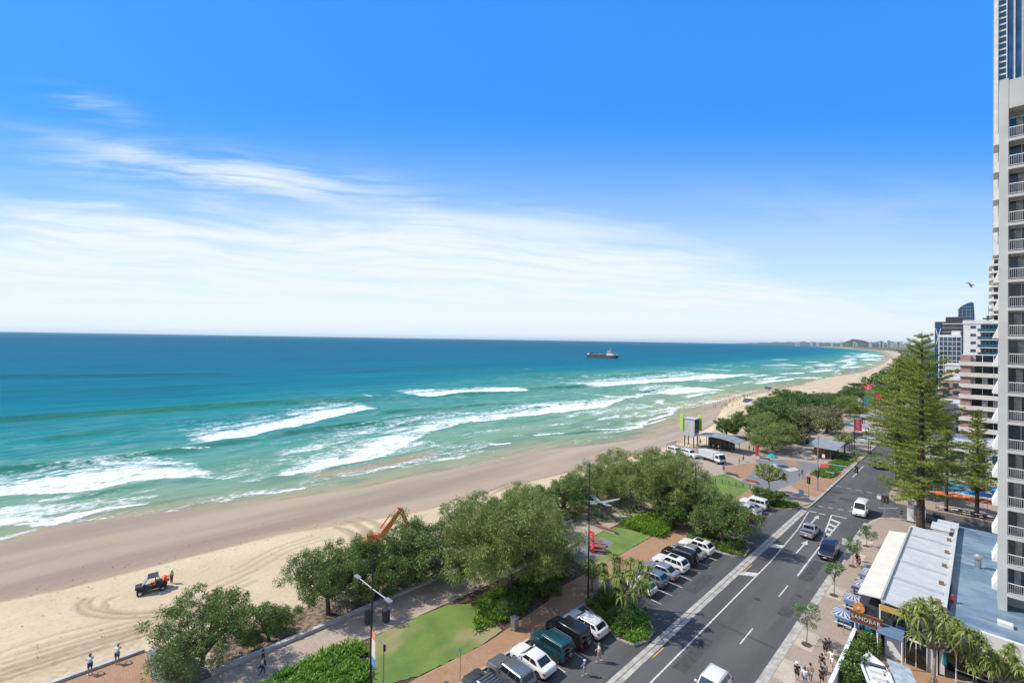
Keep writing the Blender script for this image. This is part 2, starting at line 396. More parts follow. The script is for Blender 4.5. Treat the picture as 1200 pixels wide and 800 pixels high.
for i, (p, w) in enumerate([([(885, 428), (910, 425.5), (935, 428)], 9), ([(912, 438), (928, 437.5), (943, 436.5)], 6), ([(882, 450), (902, 447), (932, 444)], 4), ([(937, 443.5), (960, 442.5), (987, 442.3)], 4),
        ([(947, 436), (960, 435), (977, 433)], 6), ([(938, 424), (950, 423.5), (962, 424)], 10), ([(962, 421.5), (985, 422.5), (1005, 425)], 10), ([(860, 439.5), (873, 438.5), (886, 438)], 6),
        ([(958, 429), (968, 428.5), (972, 428.5)], 6), ([(980, 430), (1000, 430), (1012, 429)], 6), ([(990, 418), (1010, 418.5), (1030, 419)], 16), ([(1010, 422), (1030, 421)], 14), ([(1015, 414), (1040, 414.5)], 20), ([(905, 421.5), (925, 421)], 7)]):
    thin(p, w, .9, 20 + i)
thin([(600, 433), (625, 432.6)], 2.5, .35, 50)
# green swell faces
swell([(-60, 496), (0, 492), (104, 485.6), (169, 482), (300, 472.5), (424, 467), (470, 464)], 7, 1.3, 1.0, 1)
swell([(455, 464.5), (530, 463), (600, 457), (664, 453.5), (740, 448)], 7, 1.3, 1.0, 2)
swell([(30, 516), (130, 505), (190, 502)], 4, .7, .7, 3)
swell([(-60, 557), (0, 551), (97, 541), (182, 531), (250, 523), (320, 512)], 3.6, 1.1, 1.0, 4)
swell([(290, 515), (355, 505), (410, 498), (465, 496), (498, 494)], 3.8, 1.0, 1.0, 5)
swell([(400, 484), (492, 480), (575, 474), (620, 470)], 5, .8, .75, 6)
swell([(560, 480), (600, 478), (644, 476), (700, 472), (720, 470)], 4.5, .9, .9, 7)
swell([(600, 510), (640, 508), (700, 504), (740, 500)], 1.6, .35, .7, 8)
swell([(-60, 443), (0, 441), (160, 439), (300, 438)], 22, 1.2, .7, 9)
swell([(560, 443), (700, 440), (775, 437), (830, 434)], 18, 1.2, .75, 10)
swell([(380, 435), (520, 434), (640, 433)], 24, 1.0, .55, 11)
swell([(20, 458), (150, 456), (260, 452)], 12, .9, .45, 12)
swell([(60, 589), (114, 578), (200, 565), (260, 560)], 2.2, .35, .6, 13)
swell([(735, 459), (760, 457.5), (790, 455)], 7, .7, .8, 14)
for sd, (tp, bt, st_) in enumerate([([(0, 590), (60, 586), (130, 580), (200, 572)], [(0, 600), (60, 597), (130, 590), (200, 582)], .6), ([(60, 612), (130, 603), (190, 597), (240, 590)], [(60, 616), (130, 608), (190, 602), (240, 593)], .5), ([(250, 553), (300, 545), (340, 535)], [(250, 566), (300, 565), (340, 556)], .6), ([(190, 500), (280, 492), (340, 484)], [(190, 512), (280, 502), (340, 494)], .42),
        ([(0, 545), (60, 540), (140, 532)], [(0, 550), (60, 545), (140, 537)], .5), ([(330, 560), (430, 542), (520, 520), (600, 505)], [(330, 572), (430, 556), (520, 535), (600, 518)], .55), ([(620, 478), (700, 474), (780, 462)], [(620, 492), (700, 488), (780, 475)], .55), ([(700, 492), (760, 478), (830, 466), (900, 452)], [(700, 500), (760, 488), (830, 474), (900, 456)], .58), ([(640, 445), (720, 441), (800, 436)], [(640, 452), (720, 446), (800, 441)], .5), ([(860, 430), (930, 424), (1000, 420)], [(860, 446), (930, 440), (1000, 434)], .5), ([(455, 459), (520, 456), (600, 452)], [(455, 463), (520, 460), (600, 455)], .4)]):
    band(tp, bt, st_, 60 + sd, 1.0)
rr_ = np.random.default_rng(77)
for k in range(75):                       # broken lines of surf running down the coast
    y0 = 150 + 2200 * rr_.random() ** 1.5; ln = (25 + .16 * y0) * (.4 + rr_.random()); dd0 = rr_.uniform(6, 70) + y0 * .035 * rr_.random(); w_ = .8 + y0 * .004 * (.4 + rr_.random())
    C = np.interp(SY, WY, WX) - dd0 + (SY - y0) * rr_.uniform(-.05, .05) + lacy(k, 6 / ln, 0, w_ * .7); ends = smooth((SY - y0) / (ln * .3)) * smooth((y0 + ln - SY) / (ln * .3)); v = rr_.uniform(.45, .95) * ends
    np.maximum(foam, v * np.where(SX > C, smooth(1.2 - (SX - C) / w_), smooth(1.1 - (C - SX) / (w_ * 4)) * .75), out=foam)
for k in range(46):                       # and across the near surf zone
    y0 = -70 + 260 * rr_.random(); ln = 14 + 34 * rr_.random(); dd0 = rr_.uniform(5, 75); w_ = .5 + 1.0 * rr_.random()
    C = np.interp(SY, WY, WX) - dd0 + (SY - y0) * rr_.uniform(-.08, .08) + lacy(k + 200, 5 / ln, 0, w_); ends = smooth((SY - y0) / (ln * .4)) * smooth((y0 + ln - SY) / (ln * .4)); v = rr_.uniform(.35, .62) * ends
    np.maximum(foam, v * np.where(SX > C, smooth(1.2 - (SX - C) / w_), smooth(1.1 - (C - SX) / (w_ * 4)) * .8), out=foam)
swell([(890, 432), (930, 433), (965, 429)], 10, .8, .5, 15)
for k in range(26):                       # low unbroken swell lines farther out
    r = np.random.default_rng(90 + k); xx = -330 * 1.17 ** k * (1 + .1 * r.random()); y0 = r.uniform(-200, 1500) if k < 12 else r.uniform(-2000, 4000); ln = abs(xx) * r.uniform(.6, 2.5)
    C = xx + lacy(k, 3.0 / abs(xx), 0, abs(xx) * .01) + (SY - y0) * r.uniform(-.04, .04)
    ends = smooth((SY - y0) / (ln * .4)) * smooth((y0 + ln - SY) / (ln * .4)); w = abs(xx) * .022
    lift = np.maximum(lift, .9 * ends * np.exp(-((SX - C) / w) ** 2)); face = np.maximum(face, .3 * ends * smooth(1.2 - np.abs(SX - C - w * .7) / w))
depth = xw(SY) - SX
# the shallows widen down the coast: the water stays thin over the flat wash zone
depth_c = np.where(depth > 0, np.minimum(depth, 400) * np.interp(SY, [-60, 40, 70, 130, 250, 600, 1400, 4000], [.85, .7, .6, .42, .30, .33, .5, .8]) + np.maximum(depth - 400, 0), depth)
depth_c = np.where(depth > 400, depth, depth_c * (1 - smooth((depth - 120) / 280)) + depth * smooth((depth - 120) / 280))
# a shallow bar shows through close in
xt, yt = line([(345, 557), (424, 545), (500, 528), (520, 526)]); xb, yb = line([(345, 565), (424, 554), (500, 537), (520, 528)])
bar = smooth((SX - np.interp(SY, yt, xt)) / 1.5 + .5) * smooth((np.interp(SY, yb, xb) - SX) / 1.5 + .5) * smooth((SY - max(yt[0], yb[0])) / 6) * smooth((min(yt[-1], yb[-1]) - SY) / 4)
rip = .05 * np.sin(SX * .9 + 2 * np.sin(SY * .11)) * np.clip(depth / 60, 0, 1) + .10 * np.sin(SX * .31 + 1.5 * np.sin(SY * .05)) * np.clip(depth / 80, 0, 1)
SZ = -5 + lift + np.where(depth < 900, rip, 0) + np.where(np.abs(SX) < 320, .05 * foam * RNG.random(SX.shape), 0)
SZ = np.where(depth < 3, -5 + lift * np.clip(depth / 3, 0, 1), SZ)
m, nt, b = new_mat('sea_water')
def att(n_): a = nt.nodes.new('ShaderNodeAttribute'); a.attribute_name = n_; return a.outputs['Fac']
ad, af, ag, ab = att('depth'), att('foam'), att('face'), att('bar')
big = tex(nt, 'noise', .012, stretch=(1, .35, 1), detail=4); fine = tex(nt, 'noise', .35, stretch=(1, .3, 1), detail=6, rough=.65); mid = tex(nt, 'noise', .05, stretch=(1, .22, 1), detail=5)
lg = mth(nt, 'LOGARITHM', mth(nt, 'ADD', mth(nt, 'MAXIMUM', ad, 0), 4), 10)
dd = mth(nt, 'ADD', mth(nt, 'DIVIDE', mth(nt, 'SUBTRACT', lg, .6), 3.0), mth(nt, 'MULTIPLY', mth(nt, 'SUBTRACT', mid, .5), .16))
cr = nt.nodes.new('ShaderNodeValToRGB'); e = cr.color_ramp.elements
SEA_STOPS = [(.0, (.38, .295, .185)), (.07, (.30, .29, .18)), (.16, (.20, .29, .18)), (.29, (.10, .265, .195)), (.41, (.015, .215, .215)), (.53, (.0, .16, .215)), (.66, (.0, .132, .21)), (.82, (.0, .116, .2)), (1., (.0, .104, .185))]
while len(e) < len(SEA_STOPS): e.new(.5)
for i, (p, c_) in enumerate(SEA_STOPS): e[i].position = p; e[i].color = (*c_, 1)
L(nt, dd, cr.inputs[0])
c = cr.outputs[0]
c = mixc(nt, mth(nt, 'MULTIPLY', ag, sstep(nt, mid, .2, .5)), c, mixc(nt, sstep(nt, dd, .45, .75), (.02, .17, .11), (.002, .065, .11)))
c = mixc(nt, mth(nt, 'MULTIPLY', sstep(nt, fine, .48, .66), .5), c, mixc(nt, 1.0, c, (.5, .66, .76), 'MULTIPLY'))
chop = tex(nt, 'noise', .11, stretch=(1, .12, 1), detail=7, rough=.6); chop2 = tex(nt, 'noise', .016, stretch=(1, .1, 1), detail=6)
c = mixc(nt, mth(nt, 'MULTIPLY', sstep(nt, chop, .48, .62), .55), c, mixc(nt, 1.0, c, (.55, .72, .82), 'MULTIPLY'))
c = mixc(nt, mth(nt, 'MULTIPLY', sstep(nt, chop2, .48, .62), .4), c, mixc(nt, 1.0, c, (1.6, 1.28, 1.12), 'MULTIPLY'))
c = mixc(nt, mth(nt, 'MULTIPLY', ab, .8), c, (.33, .26, .17))
lace = tex(nt, 'noise', .9, stretch=(1, .5, 1), detail=7, rough=.74, dist=1.0)
lace2 = tex(nt, 'noise', .16, stretch=(1, .4, 1), detail=6, rough=.7, dist=1.2)
ln_ = mth(nt, 'ADD', mth(nt, 'MULTIPLY', lace, .6), mth(nt, 'MULTIPLY', lace2, .5))
ff = sstep(nt, mth(nt, 'ADD', af, mth(nt, 'MULTIPLY', mth(nt, 'SUBTRACT', ln_, .55), 3.2)), .25, .8)
ff = mth(nt, 'MULTIPLY', ff, sstep(nt, af, .03, .2))
surf = sstep(nt, ad, 260, 20)             # stray scraps of foam inside the surf zone
scrap = mth(nt, 'MULTIPLY', sstep(nt, lace, .6, .74), mth(nt, 'MULTIPLY', sstep(nt, lace2, .5, .66), mth(nt, 'MULTIPLY', surf, .85)))
scrap = mth(nt, 'MULTIPLY', scrap, sstep(nt, ad, 2, 12))
ff = mth(nt, 'MAXIMUM', ff, scrap)
milk = mth(nt, 'MULTIPLY', mth(nt, 'MULTIPLY', sstep(nt, lace2, .4, .75), sstep(nt, ad, 160, 15)), mth(nt, 'MULTIPLY', sstep(nt, ad, 3, 15), .5))
c = mixc(nt, milk, c, (.3, .4, .36))
c = mixc(nt, ff, c, (.82, .85, .86))
dif = nt.nodes.new('ShaderNodeBsdfDiffuse'); gl = nt.nodes.new('ShaderNodeBsdfAnisotropic'); L(nt, c, dif.inputs['Color'])
gl.inputs['Roughness'].default_value = .22; frn = nt.nodes.new('ShaderNodeFresnel'); frn.inputs[0].default_value = 1.33
gfac = mth(nt, 'MULTIPLY', mth(nt, 'MINIMUM', frn.outputs[0], .055), mth(nt, 'SUBTRACT', 1, ff))     # a wind-roughened sea never mirrors the low sky
mxs = nt.nodes.new('ShaderNodeMixShader'); L(nt, gfac, mxs.inputs[0]); L(nt, dif.outputs[0], mxs.inputs[1]); L(nt, gl.outputs[0], mxs.inputs[2]); L(nt, mxs.outputs[0], nt.nodes['Material Output'].inputs[0])
h = mth(nt, 'ADD', mth(nt, 'MULTIPLY', fine, .5), mth(nt, 'MULTIPLY', mid, 2.2))
h = mth(nt, 'ADD', h, mth(nt, 'MULTIPLY', tex(nt, 'noise', 1.6, stretch=(1, .5, 1), detail=4), .12))
bumpn(nt, b, mth(nt, 'ADD', h, mth(nt, 'MULTIPLY', ff, .25)), .55, 1.0)
bn = b.inputs['Normal'].links[0].from_socket; L(nt, bn, dif.inputs['Normal']); L(nt, bn, gl.inputs['Normal'])
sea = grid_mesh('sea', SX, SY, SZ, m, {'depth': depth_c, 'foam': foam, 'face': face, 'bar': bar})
tag(sea, kind='structure')
# ------------------------------------------------------------------ paving, roads, lawns
def asphalt(name, base, var):
    m, nt, b = new_mat(name)
    n = tex(nt, 'noise', .25, stretch=(1, .18, 1), detail=5); g = tex(nt, 'noise', 14, detail=3); p = tex(nt, 'noise', .06, detail=3); s = tex(nt, 'noise', 1.1, stretch=(1, .12, 1), detail=5)
    c = mixc(nt, sstep(nt, n, .35, .65), tuple(x * (1 - var) for x in base), tuple(x * (1 + var) for x in base))
    c = mixc(nt, mth(nt, 'MULTIPLY', sstep(nt, p, .5, .6), .25), c, tuple(x * .75 for x in base))
    c = mixc(nt, mth(nt, 'MULTIPLY', sstep(nt, s, .56, .7), .4), c, tuple(x * 1.5 for x in base))
    c = mixc(nt, mth(nt, 'MULTIPLY', sstep(nt, g, .5, .75), .3), c, tuple(x * 1.6 for x in base))
    L(nt, c, b.inputs['Base Color']); b.inputs['Roughness'].default_value = .85; bumpn(nt, b, g, .25, .01); return m
ASPH = asphalt('asphalt_road', (.084, .083, .083), .2); ASPH2 = asphalt('asphalt_parking', (.074, .075, .075), .26)
def brick(name, c1, c2, mortar, sc_=.5, w=.4, h=.2, bw=.012, rot=0.0):
    m, nt, b = new_mat(name)
    tc = nt.nodes.new('ShaderNodeTexCoord'); mp = nt.nodes.new('ShaderNodeMapping'); mp.inputs['Rotation'].default_value = (0, 0, rot); L(nt, tc.outputs['Object'], mp.inputs[0])
    t = nt.nodes.new('ShaderNodeTexBrick'); t.inputs['Scale'].default_value = 1; t.inputs['Brick Width'].default_value = w; t.inputs['Row Height'].default_value = h; t.inputs['Mortar Size'].default_value = bw
    t.inputs['Color1'].default_value = (*c1, 1); t.inputs['Color2'].default_value = (*c2, 1); t.inputs['Mortar'].default_value = (*mortar, 1); L(nt, mp.outputs[0], t.inputs[0])
    n = tex(nt, 'noise', .5, detail=6, rough=.65); n2 = tex(nt, 'noise', 5, detail=4)
    c = mixc(nt, mth(nt, 'MULTIPLY', sstep(nt, n, .4, .75), .35), t.outputs[0], tuple(x * .62 for x in c1))
    c = mixc(nt, mth(nt, 'MULTIPLY', sstep(nt, n2, .5, .8), .25), c, tuple(min(1, x * 1.35) for x in c2))
    L(nt, c, b.inputs['Base Color']); b.inputs['Roughness'].default_value = .88; return m
PAVE_BRICK = brick('paving_clay', (.33, .185, .1), (.38, .22, .125), (.25, .17, .1)); PAVE_BEIGE = brick('paving_beige', (.36, .285, .22), (.40, .32, .25), (.29, .235, .18), w=.6, h=.3)
PAVE_WALK = brick('paving_walk', (.33, .265, .2), (.37, .285, .22), (.25, .2, .155), w=.5, h=.25, rot=.8); PAVE_GREY = brick('paving_grey', (.17, .175, .185), (.2, .205, .215), (.13, .13, .14), w=.6, h=.6)
PAVE_PALE = brick('paving_pale', (.45, .43, .39), (.5, .47, .43), (.35, .33, .3), w=.8, h=.8); CREAM = M('cream_concrete', (.47, .4, .31), .85, var=.12, scale=.8)
SOIL = M('mulch', (.115, .072, .048), .95, var=.5, scale=4, bump=.8, detail=8); DUNE = M('dune_litter', (.24, .17, .115), .95, var=.45, scale=2.2, bump=.6, detail=8)
def grass_mat():
    m, nt, b = new_mat('lawn_grass')
    n = tex(nt, 'noise', .35, detail=5); g = tex(nt, 'noise', 12, detail=4, rough=.7); d = tex(nt, 'noise', .12, stretch=(1, .6, 1), detail=4)
    c = mixc(nt, sstep(nt, n, .3, .7), (.095, .165, .028), (.155, .225, .042))
    c = mixc(nt, mth(nt, 'MULTIPLY', sstep(nt, g, .45, .75), .5), c, (.06, .1, .02))
    c = mixc(nt, mth(nt, 'MULTIPLY', sstep(nt, d, .5, .66), .8), c, (.33, .26, .13))
    L(nt, c, b.inputs['Base Color']); b.inputs['Roughness'].default_value = .9; bumpn(nt, b, g, .6, .04); return m
GRASS = grass_mat()
LINE = M('line_paint', (.56, .56, .54), .75, var=.4, scale=3.5, col2=(.3, .3, .295), detail=9); LINE_Y = M('line_yellow', (.55, .38, .1), .7, var=.2, scale=6); KERB = M('kerb_concrete', (.42, .395, .35), .85, var=.2, scale=1.2)
def sheet(name, poly, z, mat, z0=-.35):
    b = MB(); b.prism([tuple(p) for p in poly], z0, z, mat); return tag(b.build(name), kind='structure')
def rect(x0, x1, y0, y1): return [(x0, y0), (x1, y0), (x1, y1), (x0, y1)]
sheet('road', [(-22.3, -60), (-13.1, -60), (-13.1, 97), (-13.1, 98.5), (-12.4, 101.2), (-10.5, 103.4), (-8, 104.3), (90, 104.3), (90, 113.6), (-11.5, 113.6), (-12.8, 116), (-13.3, 120), (-13.2, 620), (-22.3, 620)], 0.0, ASPH)
sheet('parking_area', rect(-33.2, -22.3, -30, 97.4), -.004, ASPH2)
sheet('park_ground', rect(-47.1, -33.2, 6, 98), .06, SOIL)
sheet('promenade', [(-46.9, 6.3), (-43.4, 6.3), (-43.2, 16.3), (-42.4, 22), (-42.2, 27.4), (-41.8, 40), (-41.5, 62), (-41.5, 90), (-46.9, 90)], .10, PAVE_BEIGE)
sheet('promenade_south', rect(-54.8, -40, -40, 5.6), .08, PAVE_BRICK); sheet('access_ramp', [(-54.8, 5.62), (-47.4, 5.62), (-47.2, 9.5), (-50, 9.0), (-54.8, 7.4)], .04, PAVE_GREY, -2)
sheet('footpath', [(-36.6, -20), (-33.2, -20), (-33.2, 90), (-36.2, 90), (-35.2, 64), (-35.3, 52), (-35.6, 42), (-34.6, 40), (-33.9, 30), (-34.5, 23)], .125, PAVE_BRICK)
sheet('footpath_edge', [(-33.21, -20), (-31.6, -20), (-31.6, 41), (-31.2, 46), (-31.4, 90), (-33.21, 90)], .13, PAVE_BRICK)
sheet('kerb', rect(-31.62, -31.38, -20, 90), .15, KERB)
def rough_edge(poly, amp=.28, step=.5, seed=1):
    r = np.random.default_rng(seed); out = []
    for (ax, ay), (bx, by) in zip(poly, poly[1:] + poly[:1]):
        n = max(1, int(math.hypot(bx - ax, by - ay) / step))
        for k in range(n): out.append((ax + (bx - ax) * k / n + r.normal() * amp * .35, ay + (by - ay) * k / n + r.normal() * amp * .35))
    return out
sheet('lawn', rough_edge([(-42.15, 27.4), (-41.6, 31), (-40.2, 33), (-37, 33), (-34.3, 32.4), (-34.0, 28), (-34.7, 22.6), (-36.9, 17), (-37.2, 19.5), (-40.6, 20.8), (-42.2, 22.5)]), .13, GRASS)
sheet('lawn', rough_edge([(-40.6, 50.4), (-38.2, 49.4), (-35.6, 49.6), (-35.4, 53), (-35.3, 64.6), (-39.5, 64.3), (-41.2, 63), (-41.4, 57)]), .13, GRASS)
sheet('picnic_slab', [(-40.9, 52.3), (-39.3, 49.5), (-36.9, 52.4), (-38.0, 58.4), (-40.2, 58.8)], .14, PAVE_GREY)
sheet('lawn', [(-42.6, 101.8), (-41.4, 94.5), (-33.6, 90.2), (-32.8, 96.5), (-33.7, 102.9), (-41.0, 108.2)], .13, GRASS)
sheet('plaza', [(-57, 98), (-41.4, 98), (-41.4, 90.1), (-31.4, 90.1), (-31.4, 98.2), (-23.2, 98.2), (-22.55, 100), (-22.4, 104), (-22.35, 330), (-57, 330)], .11, PAVE_BEIGE)
off = lambda l, ox, oy, s: GP([(ox + a / s, oy + b_ / s) for a, b_ in l])
sheet('plaza_path', off([(540, 572), (610, 520), (640, 480), (620, 440), (680, 440), (780, 445), (900, 455), (1000, 470), (990, 500), (930, 520), (900, 560), (840, 590), (700, 640), (620, 610)], 760, 450, 5), .125, PAVE_GREY)
sheet('plaza_panel', off([(430, 492), (620, 462), (650, 485), (560, 560), (450, 530)], 760, 450, 5), .12, PAVE_BRICK)
sheet('plaza_panel', off([(830, 600), (960, 510), (1010, 505), (1150, 520), (980, 665), (900, 640)], 760, 450, 5), .14, PAVE_BRICK)
sheet('plaza_panel', off([(480, 690), (620, 600), (700, 620), (690, 650), (560, 720)], 760, 450, 5), .14, PAVE_BRICK)
sheet('plaza_panel', off([(680, 478), (740, 468), (780, 482), (720, 495)], 760, 450, 5), .14, PAVE_PALE)
sheet('plaza_panel', off([(790, 500), (860, 490), (880, 505), (830, 515)], 760, 450, 5), .14, PAVE_PALE)
sheet('plaza_panel', off([(800, 455), (860, 450), (880, 480), (820, 480)], 760, 450, 5), .14, PAVE_BRICK)
sheet('kerb_strip', rect(-22.95, -21.95, -30, 95.9), .02, KERB)
b = MB(); b.box(-22.49, -22.41, -30, 95.9, .015, .024, M('joint', (.12, .115, .1), .9)); tag(b.build('drain_joint'), kind='structure')
sheet('kerb', [(-22.35, 98.6), (-22.1, 98.6), (-22.0, 104), (-22.0, 330), (-22.25, 330)], .16, KERB)
sheet('pavement', [(-13.15, -40), (90, -40), (90, 104), (-8, 104), (-10.6, 103.1), (-12.2, 101.1), (-12.9, 98.5), (-13.15, 97)], .12, PAVE_WALK)
sheet('kerb', [(-13.4, -40), (-13.14, -40), (-13.14, 97), (-12.9, 98.5), (-12.2, 101.1), (-10.6, 103.1), (-8, 104), (90, 104), (90, 104.25), (-8, 104.25), (-10.8, 103.4), (-12.5, 101.3), (-13.2, 98.5), (-13.4, 97)], .135, KERB)
sheet('gutter', rect(-13.95, -13.4, -40, 97), .006, KERB)
sheet('pavement', [(-11.4, 113.8), (90, 113.8), (90, 700), (-13.1, 700), (-13.1, 120), (-12.6, 116.2)], .12, PAVE_WALK)
for i, y in enumerate((47, 53.4, 66.3, 79.4, 86)):      # pale concrete panels round the street trees
    sheet('tree_surround', rect(-13.1, -11.5, y - 1.2, y + 2.4), .13, CREAM)
islands = [[(-31.4, 42.3), (-28.5, 41.6), (-25.6, 40.0), (-23.9, 40.4), (-23.2, 42.0), (-23.6, 44), (-25.8, 46.2), (-31.4, 47.4)], [(-31.4, 67.3), (-26.2, 67.3), (-24.2, 67.5), (-23.2, 68.7), (-23.5, 71.5), (-25.2, 73.8), (-31.4, 74.5)], [(-31.4, 92.2), (-26.4, 92.0), (-24.2, 94.3), (-23.3, 97.0), (-23.4, 98.5), (-31.4, 98.5)]]
for p in islands:
    sheet('kerb', p, .13, KERB)
    cx, cy = sum(a for a, _ in p) / len(p), sum(b_ for _, b_ in p) / len(p)
    sheet('planting_bed', [(cx + (a - cx) * .93, cy + (b_ - cy) * .93) for a, b_ in p], .17, SOIL)
def mark(pts, w, mat=LINE, z=.01, name='road_line'):
    b = MB()
    for (ax, ay), (bx, by) in zip(pts, pts[1:]):
        d = Vector((bx - ax, by - ay)).normalized() * (w / 2); nx, ny = -d.y, d.x
        b.prism([(ax + nx, ay + ny), (ax - nx, ay - ny), (bx - nx, by - ny), (bx + nx, by + ny)], z - .006, z, mat)
    return tag(b.build(name), kind='structure')
mark([(-20.25, -20), (-20.3, 70), (-20.8, 85)], .16); mark([(-20.8, 85), (-21.7, 95.6)], .16, z=.011)
for y0, y1 in ((24, 27.6), (36.2, 39.8), (48.6, 52.2), (61.0, 64.6)): mark([(-16.8, y0), (-16.8, y1)], .13)
mark([(-16.65, 68.3), (-16.8, 80.7), (-18.5, 97)], .2); mark([(-16.8, 80.7), (-16.75, 93.8)], .18, z=.012); mark([(-18.5, 97), (-16.3, 97)], .3, z=.014)
for y in (84.4, 86.8, 89.2, 91.6, 94.2): mark([(-16.8, y - .5), (-16.8 - (y - 80.7) * .104, y + .3)], .8, z=.014, name='hatch_bar')
def arrow(x, y0, y1):
    b = MB(); b.prism([(x - .1, y0), (x + .1, y0), (x + .1, y1 - 1.9), (x + .42, y1 - 1.9), (x, y1), (x - .42, y1 - 1.9), (x - .1, y1 - 1.9)], .004, .01, LINE); tag(b.build('lane_arrow'), kind='structure')
arrow(-18.6, 75.5, 81.6); arrow(-20.0, 89.6, 95)
for a, c_ in ((-21.7, -20.6), (-20.2, -19.3)): mark([(a, 96.2), (c_, 96.25)], .3)
for k in range(4): mark([(-21.3 + k * 1.5, 100.4 + k * .45), (-20.6 + k * 1.5, 100.6 + k * .45)], .2)
for k in range(5): mark([(-21.6 + k * 1.7, 117.6), (-20.7 + k * 1.7, 117.6)], .2)
mark([(-20.5, 128), (-20.6, 142)], .2); mark([(-13.4, 107.8), (-10.9, 110.6)], .16)
for q in ([(865, 673), (871, 669.5), (889, 671), (885, 675)], [(901.5, 640.5), (906, 637.3), (919, 638.8), (915.8, 642.2)]):
    b = MB(); b.prism(GP(q), .004, .011, LINE); tag(b.build('road_patch'), kind='structure')
mark([(-21.75, 40.2), (-21.72, 42.4)], .12, LINE_Y, .03, 'yellow_line'); mark([(-21.75, 63.5), (-21.72, 67)], .12, LINE_Y, .03, 'yellow_line')
for k in range(9): mark([(-31.3, 46.6 + 2.58 * k), (-25.5, 46.55 + 2.58 * k)], .1, name='bay_line') if k else None
for k in range(8): mark([(-31.3, 22.1 + 2.65 * k), (-26.2, 22.1 + 2.65 * k)], .1, name='bay_line')
for k in range(7): mark([(-31.3, 76 + 2.6 * k), (-25.8, 76 + 2.6 * k)], .1, name='bay_line')
PATCH = M('asphalt_patch', (.062, .062, .063), .85, var=.2, scale=2); MANH = M('manhole', (.05, .045, .04), .7)
for (x0, x1, y0, y1) in [(-19.9, -18.7, 40.5, 47), (-15.9, -14.6, 57, 59.2), (-16.4, -15.0, 67.5, 75), (-19.6, -17.2, 108, 109.6), (-27.8, -24.2, 30.2, 31), (-25.2, -23.8, 54, 60), (-21.4, -14.2, 50.2, 50.6), (-29, -26.5, 75.3, 76.2)]:
    b = MB(); b.prism([(x0, y0), (x1, y0 + .1), (x1 - .06, y1), (x0 + .08, y1 - .1)], -.01, .005, PATCH); tag(b.build('asphalt_repair'), kind='structure')
for (x, y) in [(-18.4, 58.5), (-15.2, 63), (-18.0, 103.5), (-24.6, 46.8)]:
    b = MB(); b.cyl(x, y, -.01, .008, .34, MANH, 20); tag(b.build('manhole_cover'), kind='structure')
# sea wall (low concrete) and the dune strip behind it
def seawall(pts, label, h=.42):
    b = MB()
    for (ax, ay), (bx, by) in zip(pts, pts[1:]):
        d = Vector((bx - ax, by - ay)).normalized() * .22; nx, ny = -d.y, d.x
        b.prism([(ax + nx, ay + ny), (ax - nx, ay - ny), (bx - nx, by - ny), (bx + nx, by + ny)], -2.2, h, CONC)
    tag(b.build('sea_wall'), label, 'wall')
seawall([(-47.15, 9.4), (-47.15, 97.5)], 'long low concrete wall along the beach side of the shaded promenade')
seawall([(-55.0, -30), (-55.0, 5.5)], 'low concrete wall edging the clay paving where two people lean', .3)
# dune strip under the trees: leaf litter
P = rect(-54, -47.4, 12, 62); xs = np.linspace(-55, -47.4, 24); ys = np.linspace(10, 98, 180); DXg, DYg = np.meshgrid(xs, ys)
dz = sand_z(DXg, DYg) + np.where((DXg > -54.6) & (DYg > 10.3), .14 + .14 * RNG.random(DXg.shape), -.3) * smooth((DXg + 55) / 2.0 + .2)
n1, n2 = DXg.shape; idx = np.arange(n1 * n2).reshape(n1, n2); F_ = np.stack([idx[:-1, :-1], idx[:-1, 1:], idx[1:, 1:], idx[1:, :-1]], -1).reshape(-1, 4)
tag(np_mesh('dune_ground', np.stack([DXg, DYg, dz], -1).reshape(-1, 3), F_, [DUNE], smooth=True), kind='structure')
# far headland and hinterland
def ridge(name, x0, x1, y, depth, hts, mat):
    xs = np.linspace(x0, x1, 90); h = np.interp(xs, np.linspace(x0, x1, len(hts)), hts) * (1 + .12 * np.sin(xs / 90) + .08 * np.sin(xs / 37 + 1)); V, Fs = [], []
    for j, (t, f) in enumerate(((0, 0), (.12, .55), (.3, .9), (.5, 1), (.75, .8), (1, 0))):
        for x, hh in zip(xs, h): V.append((x, y + depth * t, hh * f * (1 + .06 * math.sin(x / 51 + j * 2)) - 6))
    n = len(xs); Fs = [(j * n + i, j * n + i + 1, (j + 1) * n + i + 1, (j + 1) * n + i) for j in range(5) for i in range(n - 1)]
    return tag(np_mesh(name, np.array(V), np.array(Fs), [mat], smooth=True), kind='structure')
HILL = M('far_forest', (.05, .075, .035), .95, var=.4, scale=.01, bump=.3)
ridge('headland', -1950, -980, 9300, 700, [0, 25, 40, 80, 118, 125, 105, 60, 40, 30, 0], HILL)
ridge('coastal_hills', -4200, 3500, 15000, 2500, [0, 30, 60, 70, 45, 80, 120, 90, 110, 150, 130, 170, 150, 160], HILL)
ridge('far_ridge', -9500, -2500, 24000, 3000, [0, 60, 110, 140, 120, 160, 200], HILL)
ridge('hinterland', -200, 9000, 9000, 3000, [30, 50, 70, 110, 150, 200, 240], HILL)
